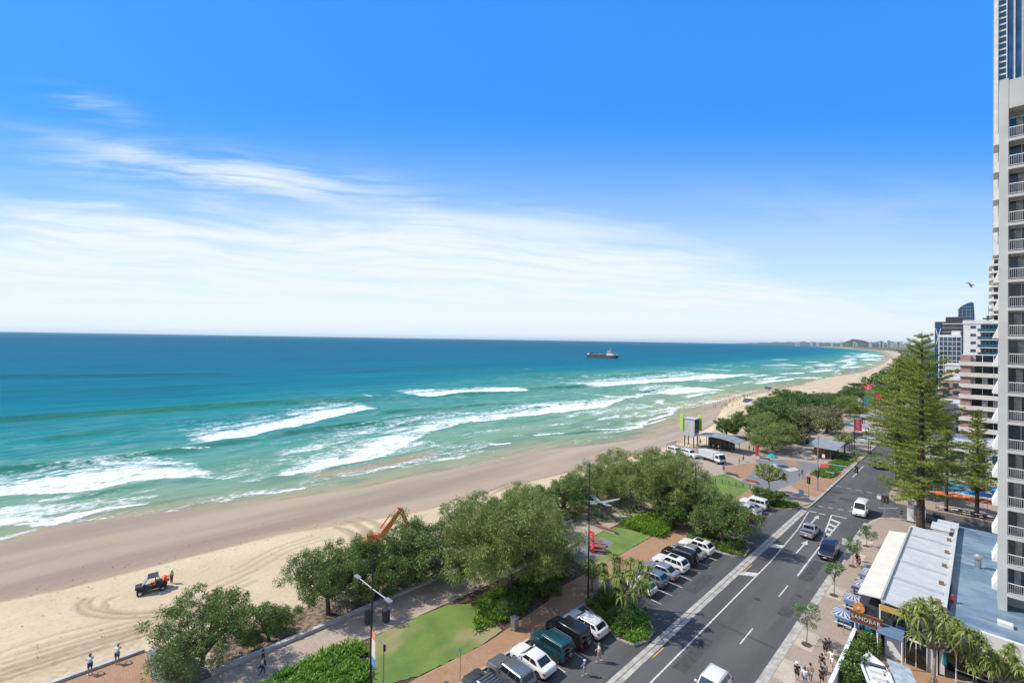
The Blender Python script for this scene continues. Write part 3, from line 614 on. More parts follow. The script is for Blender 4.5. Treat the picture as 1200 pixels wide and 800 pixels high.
# ------------------------------------------------------------------ buildings
PALE = M('tower_render', (.50, .51, .49), .75, var=.08, scale=.25); PALE_C = M('cream_render', (.62, .585, .53), .75, var=.06, scale=.3); PINKB = M('pink_brick', (.36, .235, .205), .85, var=.12, scale=1.5)
CURT = M('curtain', (.42, .42, .41), .8, var=.3, scale=1.4); TEAL_G = M('teal_glass', (.02, .12, .15), .12, 0, .3, 1.0, spec=.8); BLUE_T = M('blue_tower_glass', (.02, .075, .16), .15, 0, .3, .12, spec=.7)
DARKM = M('dark_metal', (.05, .052, .058), .5); MULL = M('white_mullion', (.7, .7, .7), .5, var=.04); ROOF_W = M('white_roof', (.52, .54, .55), .5, var=.08, scale=.8); ROOF_C = M('cream_roof', (.62, .58, .48), .55, var=.05, scale=.8)
RAILM = M('railing_paint', (.42, .43, .43), .5, var=.05)
def share(o, parent, loc):
    c = o.copy(); COL.objects.link(c); c.parent = parent; c.location = loc; return c

# near tower at the frame's edge
T = thing('apartment_tower', (1.07, 66, 0), 'tall white apartment tower with white baluster balconies rising behind the blue flat roof', 'building')
ST = 2.78; Z0 = 6.1; NF = 17
b = MB(); b.box(0, .62, 0, 3.0, 0, 56.6, PALE); b.box(.62, 24, 1.7, 18, 0, 56.2, PALE); b.box(.35, .62, 3.0, 18, 0, 56.2, PALE)
for k in range(4): b.box(6.2 + k * 6.2, 7.0 + k * 6.2, .02, 1.7, 0, 56.2, PALE)
b.box(.62, 24, .03, 1.7, 53.6, 56.4, PALE); b.box(.62, 24, .06, 1.7, 0, Z0 - 2.6, PALE)
b.build('wall', T)
slab0 = rail0 = win0 = cur0 = wedge0 = None
for k in range(NF):
    z = Z0 + k * ST
    for j in range(2):
        x0 = .62 + j * 6.38; x1 = x0 + 5.34 if j == 0 else x0 + 5.2
        if slab0 is None:
            s_ = MB(); s_.box(0, 5.2, -.12, 1.72, -.28, 0, PALE); slab0 = s_.build('balcony_slab', T, (x0, 0, z))
            r_ = MB(); r_.box(.05, 5.15, -.08, -.03, 1.02, 1.09, MULL); r_.box(.05, 5.15, -.075, -.035, .1, .14, MULL)
            for q in range(37): r_.box(.06 + q * .14, .088 + q * .14, -.07, -.04, .14, 1.02, RAILM)
            rail0 = r_.build('railing', T, (x0, 0, z))
            w_ = MB(); w_.box(.08, 5.1, 1.45, 1.5, .06, 2.44, GLASS_BLUE)
            for q in (0.05, .9, 2.3, 3.7, 5.05): w_.box(q, q + .05, 1.4, 1.53, .05, 2.46, MULL)
            w_.box(.05, 5.1, 1.4, 1.53, 2.4, 2.5, MULL); win0 = w_.build('glass_door', T, (x0, 0, z))
            c_ = MB(); c_.box(0, .45, 1.36, 1.4, .08, 2.3, CURT); cur0 = c_.build('curtain', T, (x0 + .5, 0, z))
        else:
            share(slab0, T, (x0, 0, z)); share(rail0, T, (x0, 0, z)); share(win0, T, (x0, 0, z))
            if (k * 3 + j) % 5: share(cur0, T, (x0 + .45 + (k % 3) * .12, 0, z))
            if (k * 5 + j) % 3: share(cur0, T, (x0 + 2.45 + (k % 4) * .2, 0, z))
    if wedge0 is None:
        v = MB(); P = [(0, 0), (-.4, 0), (-.4, .08), (0, 1.2)]
        vs = [(x, y, zz) for y in (.6, 3.4) for x, zz in P]; v.add(vs, [(0, 1, 2, 3), (7, 6, 5, 4)] + [(i, i + 4, (i + 1) % 4 + 4, (i + 1) % 4) for i in range(4)], WHITE_PAINT)
        wedge0 = v.build('balcony_parapet', T, (-.01, 0, z - .2))
    else: share(wedge0, T, (-.01, 0, z - .2))

# tall blue-striped tower
T = thing('skyscraper', (3.35, 320, 0), 'very tall skyscraper with blue glass strips between white fins rising over the white tower', 'building')
b = MB(); b.box(0, 1.4, 0, 26, 0, 250, WHITE_PAINT); b.box(1.4, 40, .6, 26, 0, 250, WHITE_PAINT); b.build('wall', T)
def rep(nm, box, mt, T, locs):
    m_ = MB(); m_.box(*box, mt); o = m_.build(nm, T, locs[0])
    for l in locs[1:]: share(o, T, l)
rep('window', (1.7, 4.0, .3, .62, 0, 1.9), BLUE_T, T, [(0, 0, 10 + k * 3.05) for k in range(76)])
rep('glass_strip', (4.35, 6.2, .25, .62, 8, 249), BLUE_T, T, [(k * 2.6, 0, 0) for k in range(12)])
rep('fin', (4.02, 4.33, -.1, .6, 8, 250), WHITE_PAINT, T, [(k * 2.6, 0, 0) for k in range(12)])
rep('balcony_edge', (-.12, 0, 3, 23, 0, .9), PALE, T, [(0, 0, 10 + k * 3.05) for k in range(76)])

# banded balcony tower beside it
T = thing('balcony_tower', (1.7, 286, 0), 'cream tower with stacked rounded balconies seen behind the white tower', 'building')
b = MB(); b.box(.9, 9, 0, 20, 0, 68, PALE_C); b.box(1.2, 6, 2, 12, 68, 71, PALE_C); b.build('wall', T)
for k in range(21):
    z = 4 + k * 3.05; s_ = MB(); s_.prism([(0, .4), (.5, -1.6), (6.5, -1.8), (8, 0), (8, 20), (0, 20)], z, z + .9, PALE_C); s_.build('balcony', T)
    w_ = MB(); w_.box(1.5, 7.5, -.12, 0, z + .95, z + 2.9, GLASS_DARK)
    for q in (2.7, 4.4, 6.2): w_.box(q, q + .18, -.2, 0, z + .95, z + 3.05, PALE_C)
    w_.build('window', T)

# pink banded block
T = thing('hotel_block', (-4.1, 165, 0), 'mid-rise block banded in pink brick, cream ledges and ribbon windows', 'building')
b = MB(); b.box(0, 26, 1.2, 22, 0, 27.9, PALE_C); b.build('wall', T)
for k in range(10):
    z = k * 2.8; p = MB(); p.box(0, 1.9, 0, 1.22, z + 1.0, z + 2.75, PINKB); p.build('brick_panel', T)
    p = MB(); p.box(-.25, 26, -.45, 1.25, z, z + 1.02, PALE_C); p.build('ledge', T)
    w_ = MB(); w_.box(1.9, 26, .9, 1.18, z + 1.02, z + 2.74, GLASS_DARK)
    for q in range(12): w_.box(2.0 + q * 1.95, 2.1 + q * 1.95, .8, 1.0, z + 1.02, z + 2.74, MULL)
    for q in range(0, 12, 1):
        if random.random() < .5: w_.box(2.15 + q * 1.95, 2.15 + q * 1.95 + random.uniform(.4, 1.5), .84, .88, z + 1.1, z + 2.7, CURT)
    w_.build('window', T)
# white block with teal balconies
T = thing('apartment_block', (-5.05, 236, 0), 'white apartment block with four rows of teal glass balconies above the pink block', 'building')
b = MB(); b.box(0, 30, 1.3, 20, 0, 39.2, WHITE_PAINT); b.box(0, 4.4, 0, 1.31, 0, 39.2, WHITE_PAINT); b.box(9.6, 12, 0, 1.31, 0, 39.2, WHITE_PAINT); b.box(-.2, 30, -.2, 1.5, 38.4, 39.7, WHITE_PAINT); b.build('wall', T)
b = MB(); b.cyl(6.2, 5, 39.2, 41.5, .35, DARKM, 8); b.box(4.9, 7.4, 4.2, 5.6, 40.2, 40.7, DARKM); b.cyl(6.4, 5, 41.5, 45, .07, DARKM, 6); b.build('antenna', T)
for k in range(13):
    z = 1.2 + k * 2.85
    p = MB(); p.box(4.3, 9.7, -.5, 1.32, z, z + .3, WHITE_PAINT); p.build('balcony_slab', T)
    p = MB(); p.box(3.6, 9.6, -.55, -.45, z + .3, z + 1.3, TEAL_G); p.build('glass_railing', T)
    p = MB(); p.box(4.5, 9.5, 1.1, 1.3, z + .32, z + 2.5, GLASS_BLUE)
    for q in range(6): p.box(4.6 + q * .95, 4.68 + q * .95, 1.0, 1.15, z + .32, z + 2.5, MULL)
    p.build('window', T)
    p = MB(); p.box(1.8, 3.2, -.04, .0, z + 1.3, z + 2.3, GLASS_BLUE); p.build('small_window', T)
# glass hotel, dark block, curved-top tower
T = thing('glass_hotel', (-20, 400, 0), 'square hotel with a grid of pale blue windows and white ledges beyond the pine', 'building')
b = MB(); b.box(0, 11.4, .5, 24, 0, 37.5, WHITE_PAINT); b.box(6, 10, 2, 14, 37.5, 40, WHITE_PAINT); b.build('wall', T)
for k in range(12):
    w_ = MB(); w_.box(.3, 10.3, .2, .5, .8 + k * 3, 3.0 + k * 3, GLASS_BLUE)
    for q in range(6): w_.box(.3 + q * 2, .5 + q * 2, .05, .5, .8 + k * 3, 3.2 + k * 3, MULL)
    w_.build('window', T)
b = MB(); b.box(10.5, 11.6, .1, 24, 0, 37.6, BLUE_T); b.build('blue_side', T)
T = thing('dark_tower', (-26, 480, 0), 'dark glass tower with set-back terraces behind the glass hotel', 'building')
b = MB(); b.box(0, 15.4, 0, 26, 0, 49, DARKM); b.box(6, 15.4, 0, 20, 49, 52.5, DARKM); b.box(0, 3.8, -.5, 20, 0, 48, BLUE_T); b.build('wall', T)
for k in range(15):
    w_ = MB(); w_.box(4.2, 15.0, -.25, 0, 1.5 + k * 3.1, 3.6 + k * 3.1, GLASS_BLUE); w_.box(4.0, 15.3, -.6, 0, 3.6 + k * 3.1, 4.3 + k * 3.1, PALE if k % 4 == 2 else PINKB); w_.build('window', T)
b = MB(); b.slab([(.2, -.52, 44), (.6, -.52, 44), (3.6, -.52, 30), (3.2, -.52, 30)], .1, MULL); b.slab([(3.2, -.52, 44), (3.6, -.52, 44), (.6, -.52, 30), (.2, -.52, 30)], .1, MULL); b.build('bracing', T)
T = thing('curved_tower', (-16.4, 600, 0), 'distant blue glass tower whose roof curves up like a sail', 'building')
b = MB(); P = [(0, 0), (11, 0), (10.8, 60), (10.2, 71), (8.5, 71.8), (5.5, 70.5), (2, 68), (0, 65)]
vs = [(x, y, z) for y in (0, 16) for x, z in P]; n = len(P); b.add(vs, [tuple(range(n)), tuple(range(2 * n - 1, n - 1, -1))] + [(i, i + n, (i + 1) % n + n, (i + 1) % n) for i in range(n)], BLUE_T); b.build('wall', T)
b = MB()
for k in range(23): b.box(.1, 10.7 if k < 19 else 10, -.1, 0, 1 + k * 3, 1.4 + k * 3, M('frame_grey', (.25, .28, .32), .5))
for q in (2.6, 5.2, 7.8): b.box(q, q + .3, -.15, 0, 0, 66, MATS['frame_grey'])
b.build('frame', T)

# street-level buildings beyond the crossing (behind the pines)
LOWC = [('shopfront', -8.5, 131, 14, 14, 9.5, PALE_C, 'low cream shop building behind the tall pine'), ('shopfront', -9.5, 193, 20, 18, 12, WHITE_PAINT, 'white low-rise shops with dark windows past the pink block'),
        ('arcade_building', -12.5, 262, 18, 30, 16, PINKB, 'pink low-rise arcade by the far road'), ('arcade_building', -14, 330, 24, 40, 20, PALE_C, 'pale low-rise beside the far road short of the glass hotel'),
        ('beach_apartments', -24, 520, 26, 30, 22, WHITE_PAINT, 'low white apartments at the far end of the beach road'), ('beach_apartments', -40, 760, 30, 40, 28, PALE_C, 'cream apartments far down the coast road'), ('beach_apartments', -55, 1100, 40, 40, 44, PALE, 'pale distant tower near the far sand')]
for nm, x, y, wd, dp, h, mt, lb in LOWC:
    T = thing(nm, (x, y, 0), lb, 'building'); b = MB(); b.box(0, wd, 0, dp, 0, h, mt); b.box(-.2, wd + .2, -.2, dp + .2, h, h + .6, PALE); b.build('wall', T)
    for k in range(int(h / 3.1)):
        if k == 0: wf = MB(); wf.box(.8, 2.8, -.08, 0, .9, 2.5, GLASS_BLUE); wf = wf.build('window', T); wd_ = MB(); wd_.box(-.08, 0, .8, 2.8, .9, 2.5, GLASS_BLUE); wd_ = wd_.build('window', T)
        for q in range(0 if k else 1, min(int(wd / 3), 9)): share(wf, T, (q * 3, 0, k * 3.1))
        for q in range(0 if k else 1, min(int(dp / 3), 6)): share(wd_, T, (0, q * 3, k * 3.1))
    a = MB(); a.box(-2.2, 0, .5, dp - .5, 2.9, 3.1, DARKM); a.build('awning', T)

# far high-rises on the horizon
r = np.random.default_rng(3); FARPX = [(933, 4), (936, 3), (951, 4.5), (958, 4), (986, 5), (1001, 5), (1003, 4), (1032, 6.5), (1034, 6), (1041, 7), (1043, 6.5), (1047, 4), (1050, 5), (1056, 6), (1061, 5), (1020, 3.5), (975, 3), (1066, 7)]
wordf = ['slim', 'squat', 'stepped', 'broad', 'narrow', 'plain', 'square', 'tallest', 'paired', 'high', 'grey', 'short', 'boxy', 'thin', 'upright', 'low', 'tiny', 'outer']
for i, (px, hp) in enumerate(FARPX):
    d = RC @ Vector(((px - PCX) / FPX, 0, -1)); Y = 9150 if px < 1000 else 8600; X = d.x / d.y * Y; h = hp / FPX * math.hypot(X, Y) * .98 - 4; w0 = 26 + 14 * r.random()
    T = thing('distant_tower', (X, Y, 0), 'tiny pale high-rise on the hazy far headland skyline', 'building', 'pale high-rises on the far headland')
    b = MB(); b.box(-w0 / 2, w0 / 2, 0, 25, -5, h, PALE); b.box(-w0 / 4, w0 / 4, 5, 18, h, h + 6, PALE); b.build('wall', T)
    rep('window', (-w0 / 2 + 3, w0 / 2 - 3, -.5, 0, 2, 5), GLASS_BLUE, T, [(0, 0, k * 9) for k in range(max(2, int(h / 9)))])

# ---------------- cafe block by the pavement
T = thing('cafe_building', (-6.9, 57.4, .12), 'single-storey beachfront cafe with white ribbed roof and cream awning roof', 'building')
b = MB(); b.box(.6, 4.0, 2.2, 27.0, 0, 4.2, PALE_C); b.box(.6, .9, .1, 2.2, 0, 4.2, DARKM); b.box(3.4, 4.1, -.2, .6, 0, 4.6, PALE); b.build('wall', T)
b = MB(); y0, y1 = 0, 27
n_ = 60
for k in range(n_):                                       # corrugated roof sloping down to the parapet
    ya, yb = y0 + (y1 - y0) * k / n_, y0 + (y1 - y0) * (k + .82) / n_
    b.slab([(0, ya, 5.0 - .02 * (k % 2)), (4.2, ya, 4.75), (4.2, yb, 4.75), (0, yb, 5.0)], .08, ROOF_W); b.box(0, 4.2, yb - .02, yb + .09, 4.6, 4.74, ROOF_W)
b.build('metal_roof', T)
for yy in (6.5, 12, 17.5, 22.5): b = MB(); b.slab([(.1, yy, 5.06), (4.15, yy, 4.81), (4.15, yy + .55, 4.81), (.1, yy + .55, 5.06)], .05, M('roof_ridge', (.4, .42, .44), .5)); b.build('roof_joint', T)
b = MB(); b.slab([(-1.95, .9, 4.62), (.02, .1, 5.16), (.02, 22.6, 5.16), (-1.95, 23.4, 4.62)], .1, ROOF_C); b.build('awning_roof', T)
b = MB(); b.box(-.05, .12, .1, 26, 5.02, 5.2, M('gutter_grey', (.4, .41, .4), .6)); b.build('gutter', T)
b = MB(); b.slab([(4.2, -.1, 4.9), (4.55, -.1, 4.9), (4.55, 31, 4.9), (4.2, 31, 4.9)], 4.7, PALE); b.build('parapet', T)
for k, yy in enumerate((4, 9, 14.5, 19.5, 24.5)): b = MB(); b.box(3.7, 4.1, yy, yy + .35, 4.78, 5.1, M('roof_vent', (.2, .12, .08), .8)); b.build('roof_vent', T)
b = MB(); b.box(0, 3.6, -.32, -.2, 4.2, 4.72, M('yellow_fascia', (.55, .33, .09), .6)); b.build('fascia', T)
b = MB(); b.box(-.1, .02, -.2, -.08, 0, 4.6, WHITE_PAINT); b.build('post', T)
b = MB(); b.box(-1.8, -1.7, .2, .3, 0, 4.5, WHITE_PAINT); b.build('post', T); b = MB(); b.box(-1.8, -1.7, 22, 22.1, 0, 4.5, WHITE_PAINT); b.build('post', T)
b = MB(); b.box(.9, 3.4, .3, .42, 1.9, 3.8, GLASS_DARK); b.box(1.0, 1.8, .22, .3, 2.2, 3.0, M('deep_blue', (.01, .05, .2), .6)); b.box(2.2, 2.9, .22, .3, 2.4, 3.2, MATS['deep_blue']); b.build('window', T)
b = MB(); b.box(.35, 1.75, -.25, .1, 0, 2.5, WHITE_PAINT); b.build('door_surround', T)
b = MB(); b.box(1.9, 2.6, -.3, -.2, 0, 2.3, GLASS_DARK); b.box(2.65, 3.35, -.3, -.2, 0, 2.3, GLASS_DARK)
for q in (1.85, 2.6, 3.35): b.box(q, q + .06, -.36, -.18, 0, 2.35, MULL)
b.box(1.85, 3.4, -.36, -.18, 2.3, 2.42, MULL); b.build('glass_door', T)
b = MB(); b.slab([(-.1, -1.6, 2.55), (1.8, -1.6, 2.55), (1.8, -.2, 2.95), (-.1, -.2, 2.95)], .08, M('blue_awning', (.1, .17, .27), .7)); b.build('canvas_awning', T)
b = MB(); b.cyl(-.02, -1.55, 0, 2.5, .05, WHITE_PAINT, 8); b.cyl(1.75, -1.55, 0, 2.5, .05, WHITE_PAINT, 8); b.build('post', T)
b = MB(); b.box(-1.9, -.05, -.1, 0, .0, 1.3, M('servery_white', (.6, .6, .58), .6)); b.box(-1.85, -.1, -.15, -.1, 1.0, 1.35, M('orange_counter', (.45, .12, .03), .6)); b.box(-1.85, -.1, .5, .6, 1.4, 2.6, M('sky_blue_panel', (.02, .25, .45), .5)); b.build('servery', T)
b = MB(); b.box(-1.9, .6, .62, 8, 0, 3.6, DARKM); b.build('dark_interior', T)
# sign
def text_mesh(s, size, depth, mat, name, parent, loc, rot, align='CENTER'):
    cu = bpy.data.curves.new(name, 'FONT'); cu.body = s; cu.size = size; cu.extrude = depth; cu.align_x = align; cu.align_y = 'CENTER'
    o = bpy.data.objects.new(name, cu); COL.objects.link(o); dg = bpy.context.evaluated_depsgraph_get(); me = bpy.data.meshes.new_from_object(o.evaluated_get(dg))
    bpy.data.objects.remove(o); me.materials.clear(); me.materials.append(mat); q = bpy.data.objects.new(name, me); COL.objects.link(q); q.parent = parent; q.location = loc; q.rotation_euler = rot; return q
BROWN = M('sign_brown', (.13, .055, .03), .6); LET = M('letter_white', (.58, .55, .5), .7, var=.3, scale=9)
S = thing('shop_sign', (-7.95, 56.7, 2.55), 'brown sign board reading SANDBAR with a round orange disc above it', 'sign')
b = MB(); b.box(-1.25, 1.25, -.08, .08, 0, .95, BROWN); b.box(-1.32, 1.32, -.1, .1, -.06, 0, M('sign_edge', (.25, .09, .05), .6)); b.box(-1.32, 1.32, -.1, .1, .95, 1.01, MATS['sign_edge']); b.build('board', S)
text_mesh('SANDBAR', .52, .02, LET, 'lettering', S, (0, -.11, .48), (PI / 2, 0, 0))
b = MB(); b.tube([(-.55, -.12, 1.45), (-.55, .1, 1.45)], .48, M('sign_orange', (.62, .25, .06), .55, var=.25, scale=5), 28); b.build('disc', S)
b = MB(); b.tube([(-.55, -.14, 1.45), (-.55, -.12, 1.45)], .13, LET, 20); b.box(-.72, -.38, -.145, -.125, 1.16, 1.23, BROWN); b.build('emblem', S)
b = MB(); b.box(-.9, -.82, -.04, .04, -2.42, 0, WHITE_PAINT); b.box(.82, .9, -.04, .04, -2.42, 0, WHITE_PAINT); b.build('post', S)

# blue flat-roofed podium
T = thing('podium_building', (-2.32, 58.9, .12), 'low podium building with a weathered blue flat roof in front of the white tower', 'building')
m, nt, bb = new_mat('blue_membrane'); n = tex(nt, 'noise', .35, stretch=(.5, 1, 1), detail=7, rough=.65); n2 = tex(nt, 'noise', .9, stretch=(.35, 1.4, 1), detail=5)
c = mixc(nt, sstep(nt, n, .3, .7), (.11, .175, .24), (.2, .27, .335)); c = mixc(nt, mth(nt, 'MULTIPLY', sstep(nt, n2, .55, .72), .6), c, (.42, .48, .54)); c = mixc(nt, mth(nt, 'MULTIPLY', sstep(nt, n, .68, .78), .5), c, (.06, .09, .12))
L(nt, c, bb.inputs['Base Color']); L(nt, sstep(nt, n, .2, .8), bb.inputs['Roughness'])
b = MB(); b.box(0, 26, .35, 33, 3.9, 4.22, m); b.build('flat_roof', T)
b = MB(); b.box(0, 26, .3, 33, 0, 3.9, PALE); b.build('wall', T)
b = MB(); b.box(2.2, 26, -.12, .3, 2.1, 4.5, WHITE_PAINT); b.build('white_fascia', T)
b = MB()
for q in (3.6, 4.9): b.slab([(q, -.14, 2.1), (q + .5, -.5, 2.1), (q + .04, -.5, 3.9), (q, -.14, 3.9)], .05, WHITE_PAINT)
b.build('buttress', T); b = MB(); b.box(.1, 25, -.02, .28, 0, 2.0, GLASS_DARK); b.build('window', T)
b = MB(); b.box(.15, .35, 5, 5.3, 4.22, 5.0, M('red_graffiti', (.5, .04, .03), .6)); b.box(.05, .12, 3, 9, 4.22, 4.7, MATS['deep_blue']); b.build('upstand', T)
b = MB(); b.box(3.3, 4.3, 3.2, 3.9, 4.22, 4.55, WHITE_PAINT); b.box(2.0, 3.2, 3.6, 3.8, 4.22, 4.35, STEEL); b.build('roof_hatch', T)
V = thing('roof_ventilator', (1.35 - 1.9 + .2, 76.3, 4.34), 'small grey whirlybird ventilator standing on the blue flat roof', 'ventilator')
b = MB(); b.cyl(0, 0, 0, 1.0, .22, STEEL, 12); b.build('stack', V); b = MB(); b.tube([(0, 0, 1.0), (0, 0, 1.15), (0, 0, 1.4), (0, 0, 1.6)], [.3, .42, .4, .15], STEEL, 16); b.build('cowl', V)
b = MB(); b.box(-.28, -.22, -.03, .03, 0, 1.0, STEEL); b.box(.22, .28, -.03, .03, 0, 1.0, STEEL); b.build('bracket', V)
# courtyard
sheet('courtyard', rect(-8.75, -3.6, 40, 57.2), .135, CREAM); sheet('terrace', [(-5.6, 57.2), (-3.5, 57.1), (2, 58.6), (6, 58.6), (6, 40), (-3.6, 40), (-3.9, 52)], .15, PAVE_BRICK); sheet('lawn', [(-2.6, 40), (1.5, 40), (1.5, 56.2), (-1.2, 55.5)], .17, GRASS)
b = MB(); b.box(-9.05, -8.8, 40, 59.0, .1, 1.35, WHITE_PAINT); b.box(-9.08, -8.77, 40, 59.05, 1.35, 1.42, WHITE_PAINT); tag(b.build('courtyard_wall'), 'long low white rendered wall between the pavement and the courtyard', 'wall')
# railings / pipe frames around the terrace
T = thing('pergola', (-1.6, 57.3, .15), 'white steel shade frame over the clay-brick terrace', 'frame')
for x in (0, 2.2, 4.4): b = MB(); b.cyl(x, 0, 0, 3.4, .05, WHITE_PAINT, 8); b.build('post', T)
b = MB(); b.tube([(0, 0, 3.4), (4.4, 0, 3.4)], .05, WHITE_PAINT, 8); b.tube([(0, 0, 1.1), (4.4, 0, 1.1)], .04, WHITE_PAINT, 8); b.build('rail', T)
T = thing('closed_umbrella', (-2.35, 57.4, .15), 'folded teal umbrella standing by the terrace posts', 'umbrella'); b = MB(); b.cyl(0, 0, 0, 2.7, .03, STEEL, 8); b.build('pole', T)
b = MB(); b.tube([(0, 0, .9), (0, 0, 1.2), (0, 0, 2.3), (0, 0, 2.6)], [.06, .2, .13, .02], M('teal_canvas', (.01, .16, .16), .7), 10); b.build('canopy', T)

# ---------------- lifeguard tower and beach kiosk
LIME = M('lime_panel', (.42, .62, .08), .5, var=.05)
T = thing('lifeguard_tower', (-58.5, 129, .11), 'raised white lookout box on posts with lime green side panels by the sand', 'tower')
b = MB(); b.box(-1.6, 1.6, -1.5, 1.5, 3.2, 8.0, ROOF_W)
for k in range(9): b.box(-1.6 + k * .36, -1.52 + k * .36, -1.54, -1.5, 3.2, 8.0, PALE)
b.build('cabin', T); b = MB(); b.box(1.6, 1.7, -1.2, 1.4, 4.2, 7.8, GLASS_BLUE); b.build('window', T)
b = MB(); b.box(-2.5, -1.62, -1.8, -1.55, 4.6, 9.2, LIME); b.build('lime_panel', T); b = MB(); b.box(1.3, 2.3, 1.6, 1.85, 4.6, 9.0, LIME); b.build('lime_panel', T)
b = MB(); b.box(-1.8, 1.8, -1.7, 1.7, 8.0, 8.15, PALE); b.build('roof', T)
for x in (-1.3, 1.3):
    for y in (-1.2, 1.2): b = MB(); b.box(x - .12, x + .12, y - .12, y + .12, 0, 3.2, DARKM); b.build('post', T)
T = thing('beach_pavilion', (-53.5, 131, .11), 'open beach pavilion with a curved grey-blue metal roof beside the lookout', 'pavilion')
ROOF_B = M('zinc_roof', (.27, .30, .32), .65, 0, .15, .6)
b = MB(); n = 10
for k in range(n):
    f = lambda q: (-3 + 11 * q / n, 3.6 + .6 * math.sin(PI * q / n) - .05 * q)
    (xa, za), (xb, zb) = f(k), f(k + 1); b.slab([(xa, -3, za), (xb, -3, zb), (xb, 3.5, zb), (xa, 3.5, za)], .15, ROOF_B)
b.build('roof', T)
for x in (-2.5, 0.5, 3.5, 6.5):
    for y in (-2.4, 2.8): b = MB(); b.cyl(x, y, 0, 3.6, .09, DARKM, 8); b.build('post', T)
b = MB(); b.box(-1.5, 5.5, 1.5, 2.5, 0, 2.7, DARKM); b.build('kiosk_wall', T); b = MB(); b.box(-1.2, 5.2, 1.4, 1.5, 1.0, 2.2, GLASS_DARK); b.build('window', T)
T = thing('viewing_deck', (-60.5, 121, .0), 'timber viewing deck with dark handrail beside the lookout tower', 'deck')
b = MB(); b.box(-1.5, 7, 0, 6, -2, .16, M('deck_timber', (.3, .24, .18), .8, scale=2, stretch=(8, .4, 1))); b.build('deck', T)
b = MB()
for k in range(9): b.box(-1.5, -1.42, k * .73, k * .73 + .07, .16, 1.25, DARKM)
for k in range(11): b.box(-1.5 + k * .84, -1.43 + k * .84, 5.9, 5.98, .16, 1.25, DARKM)
b.box(-1.52, -1.4, 0, 6, 1.2, 1.28, DARKM); b.box(-1.5, 7, 5.88, 6, 1.2, 1.28, DARKM); b.box(-1.5, -1.42, 0, 6, .6, .65, DARKM); b.build('handrail', T)
# amenities pavilion with timber walls
TIM = M('timber_cladding', (.3, .13, .06), .7, var=.25, scale=3, stretch=(6, 6, .4))
T = thing('amenities_block', (-29.6, 142.5, .11), 'low timber-clad amenities block with overhanging grey metal roof', 'building')
b = MB(); b.box(-1.6, 2.2, 0, .25, 0, 2.7, TIM); b.box(-1.6, -1.35, .25, 9, 0, 2.7, TIM); b.box(2.0, 2.2, .25, 9, 0, 2.7, DARKM); b.box(-1.4, 2, 5, 5.3, 0, 2.7, DARKM); b.build('wall', T)
b = MB(); b.slab([(-3, -1.6, 3.05), (3.8, -1.6, 3.0), (3.8, 11, 3.5), (-3, 11, 3.6)], .16, ROOF_B); b.build('roof', T)
b = MB(); b.box(.9, 1.8, -.06, 0, 0, 2.2, DARKM); b.build('door', T)
T = thing('ramp_wall', (-34, 140.5, .11), 'pale stepped concrete ramp beside the timber amenities block', 'wall')
b = MB()
for k in range(5): b.box(0, 3.8, -.4 + k * 1.5, 1.0 + k * 1.5, 0, .25 + k * .22, PALE_C)
b.build('steps', T)
for i, (x, y, l, wd, h, lb) in enumerate([(-27.5, 215, 9, 6, 3.2, 'grey metal roofed shelter down the beachfront park'), (-30, 190, 8, 6, 3, 'pale roofed market shelter among the far trees'), (-24, 160, 5, 4, 2.8, 'small roofed stall beyond the amenities block')]):
    T = thing('park_shelter', (x, y, .11), lb, 'shelter'); b = MB(); b.slab([(-l / 2, -wd / 2, h), (l / 2, -wd / 2, h), (l / 2, 0, h + .7), (-l / 2, 0, h + .7)], .12, ROOF_B); b.slab([(-l / 2, 0, h + .7), (l / 2, 0, h + .7), (l / 2, wd / 2, h), (-l / 2, wd / 2, h)], .12, ROOF_B); b.build('roof', T)
    for sx_ in (-1, 1):
        for sy_ in (-1, 1): b = MB(); b.cyl(sx_ * l * .42, sy_ * wd * .4, 0, h, .08, DARKM, 6); b.build('post', T)
# ------------------------------------------------------------------ vegetation
def leaves(name, centers, radii, n_per, lw, mat, droop=.35, out=.5, parent=None, flat=1.0, seed=0, tri=False, shell=.55):
    """one mesh of many small leaf faces gathered in sprays round the given points"""
    r = np.random.default_rng(seed)
    C = np.repeat(np.asarray(centers, float), n_per, 0); R = np.repeat(np.asarray(radii, float), n_per)
    n = len(C)
    d = r.normal(size=(n, 3)); d /= np.linalg.norm(d, axis=1)[:, None]
    rad = R * (shell + (1 - shell) * r.random(n)) * r.random(n) ** .25
    P = C + d * rad[:, None] * np.array([1, 1, flat])
    ax = d * out + r.normal(size=(n, 3)) * .6; ax[:, 2] -= droop; ax /= np.linalg.norm(ax, axis=1)[:, None]
    sd = np.cross(ax, r.normal(size=(n, 3))); sd /= np.linalg.norm(sd, axis=1)[:, None] + 1e-9
    l = lw[0] * (.6 + .8 * r.random(n))[:, None]; w_ = lw[1] * (.6 + .8 * r.random(n))[:, None]
    a = P; m = P + ax * l * .5; t = P + ax * l
    if tri:
        V = np.stack([a - sd * w_ * .5, a + sd * w_ * .5, t], 1).reshape(-1, 3); F_ = np.arange(n * 3).reshape(-1, 3)
    else:
        V = np.stack([a, m + sd * w_ * .5, t, m - sd * w_ * .5], 1).reshape(-1, 3); F_ = np.arange(n * 4).reshape(-1, 4)
    return np_mesh(name, V, F_, [mat], parent=parent)
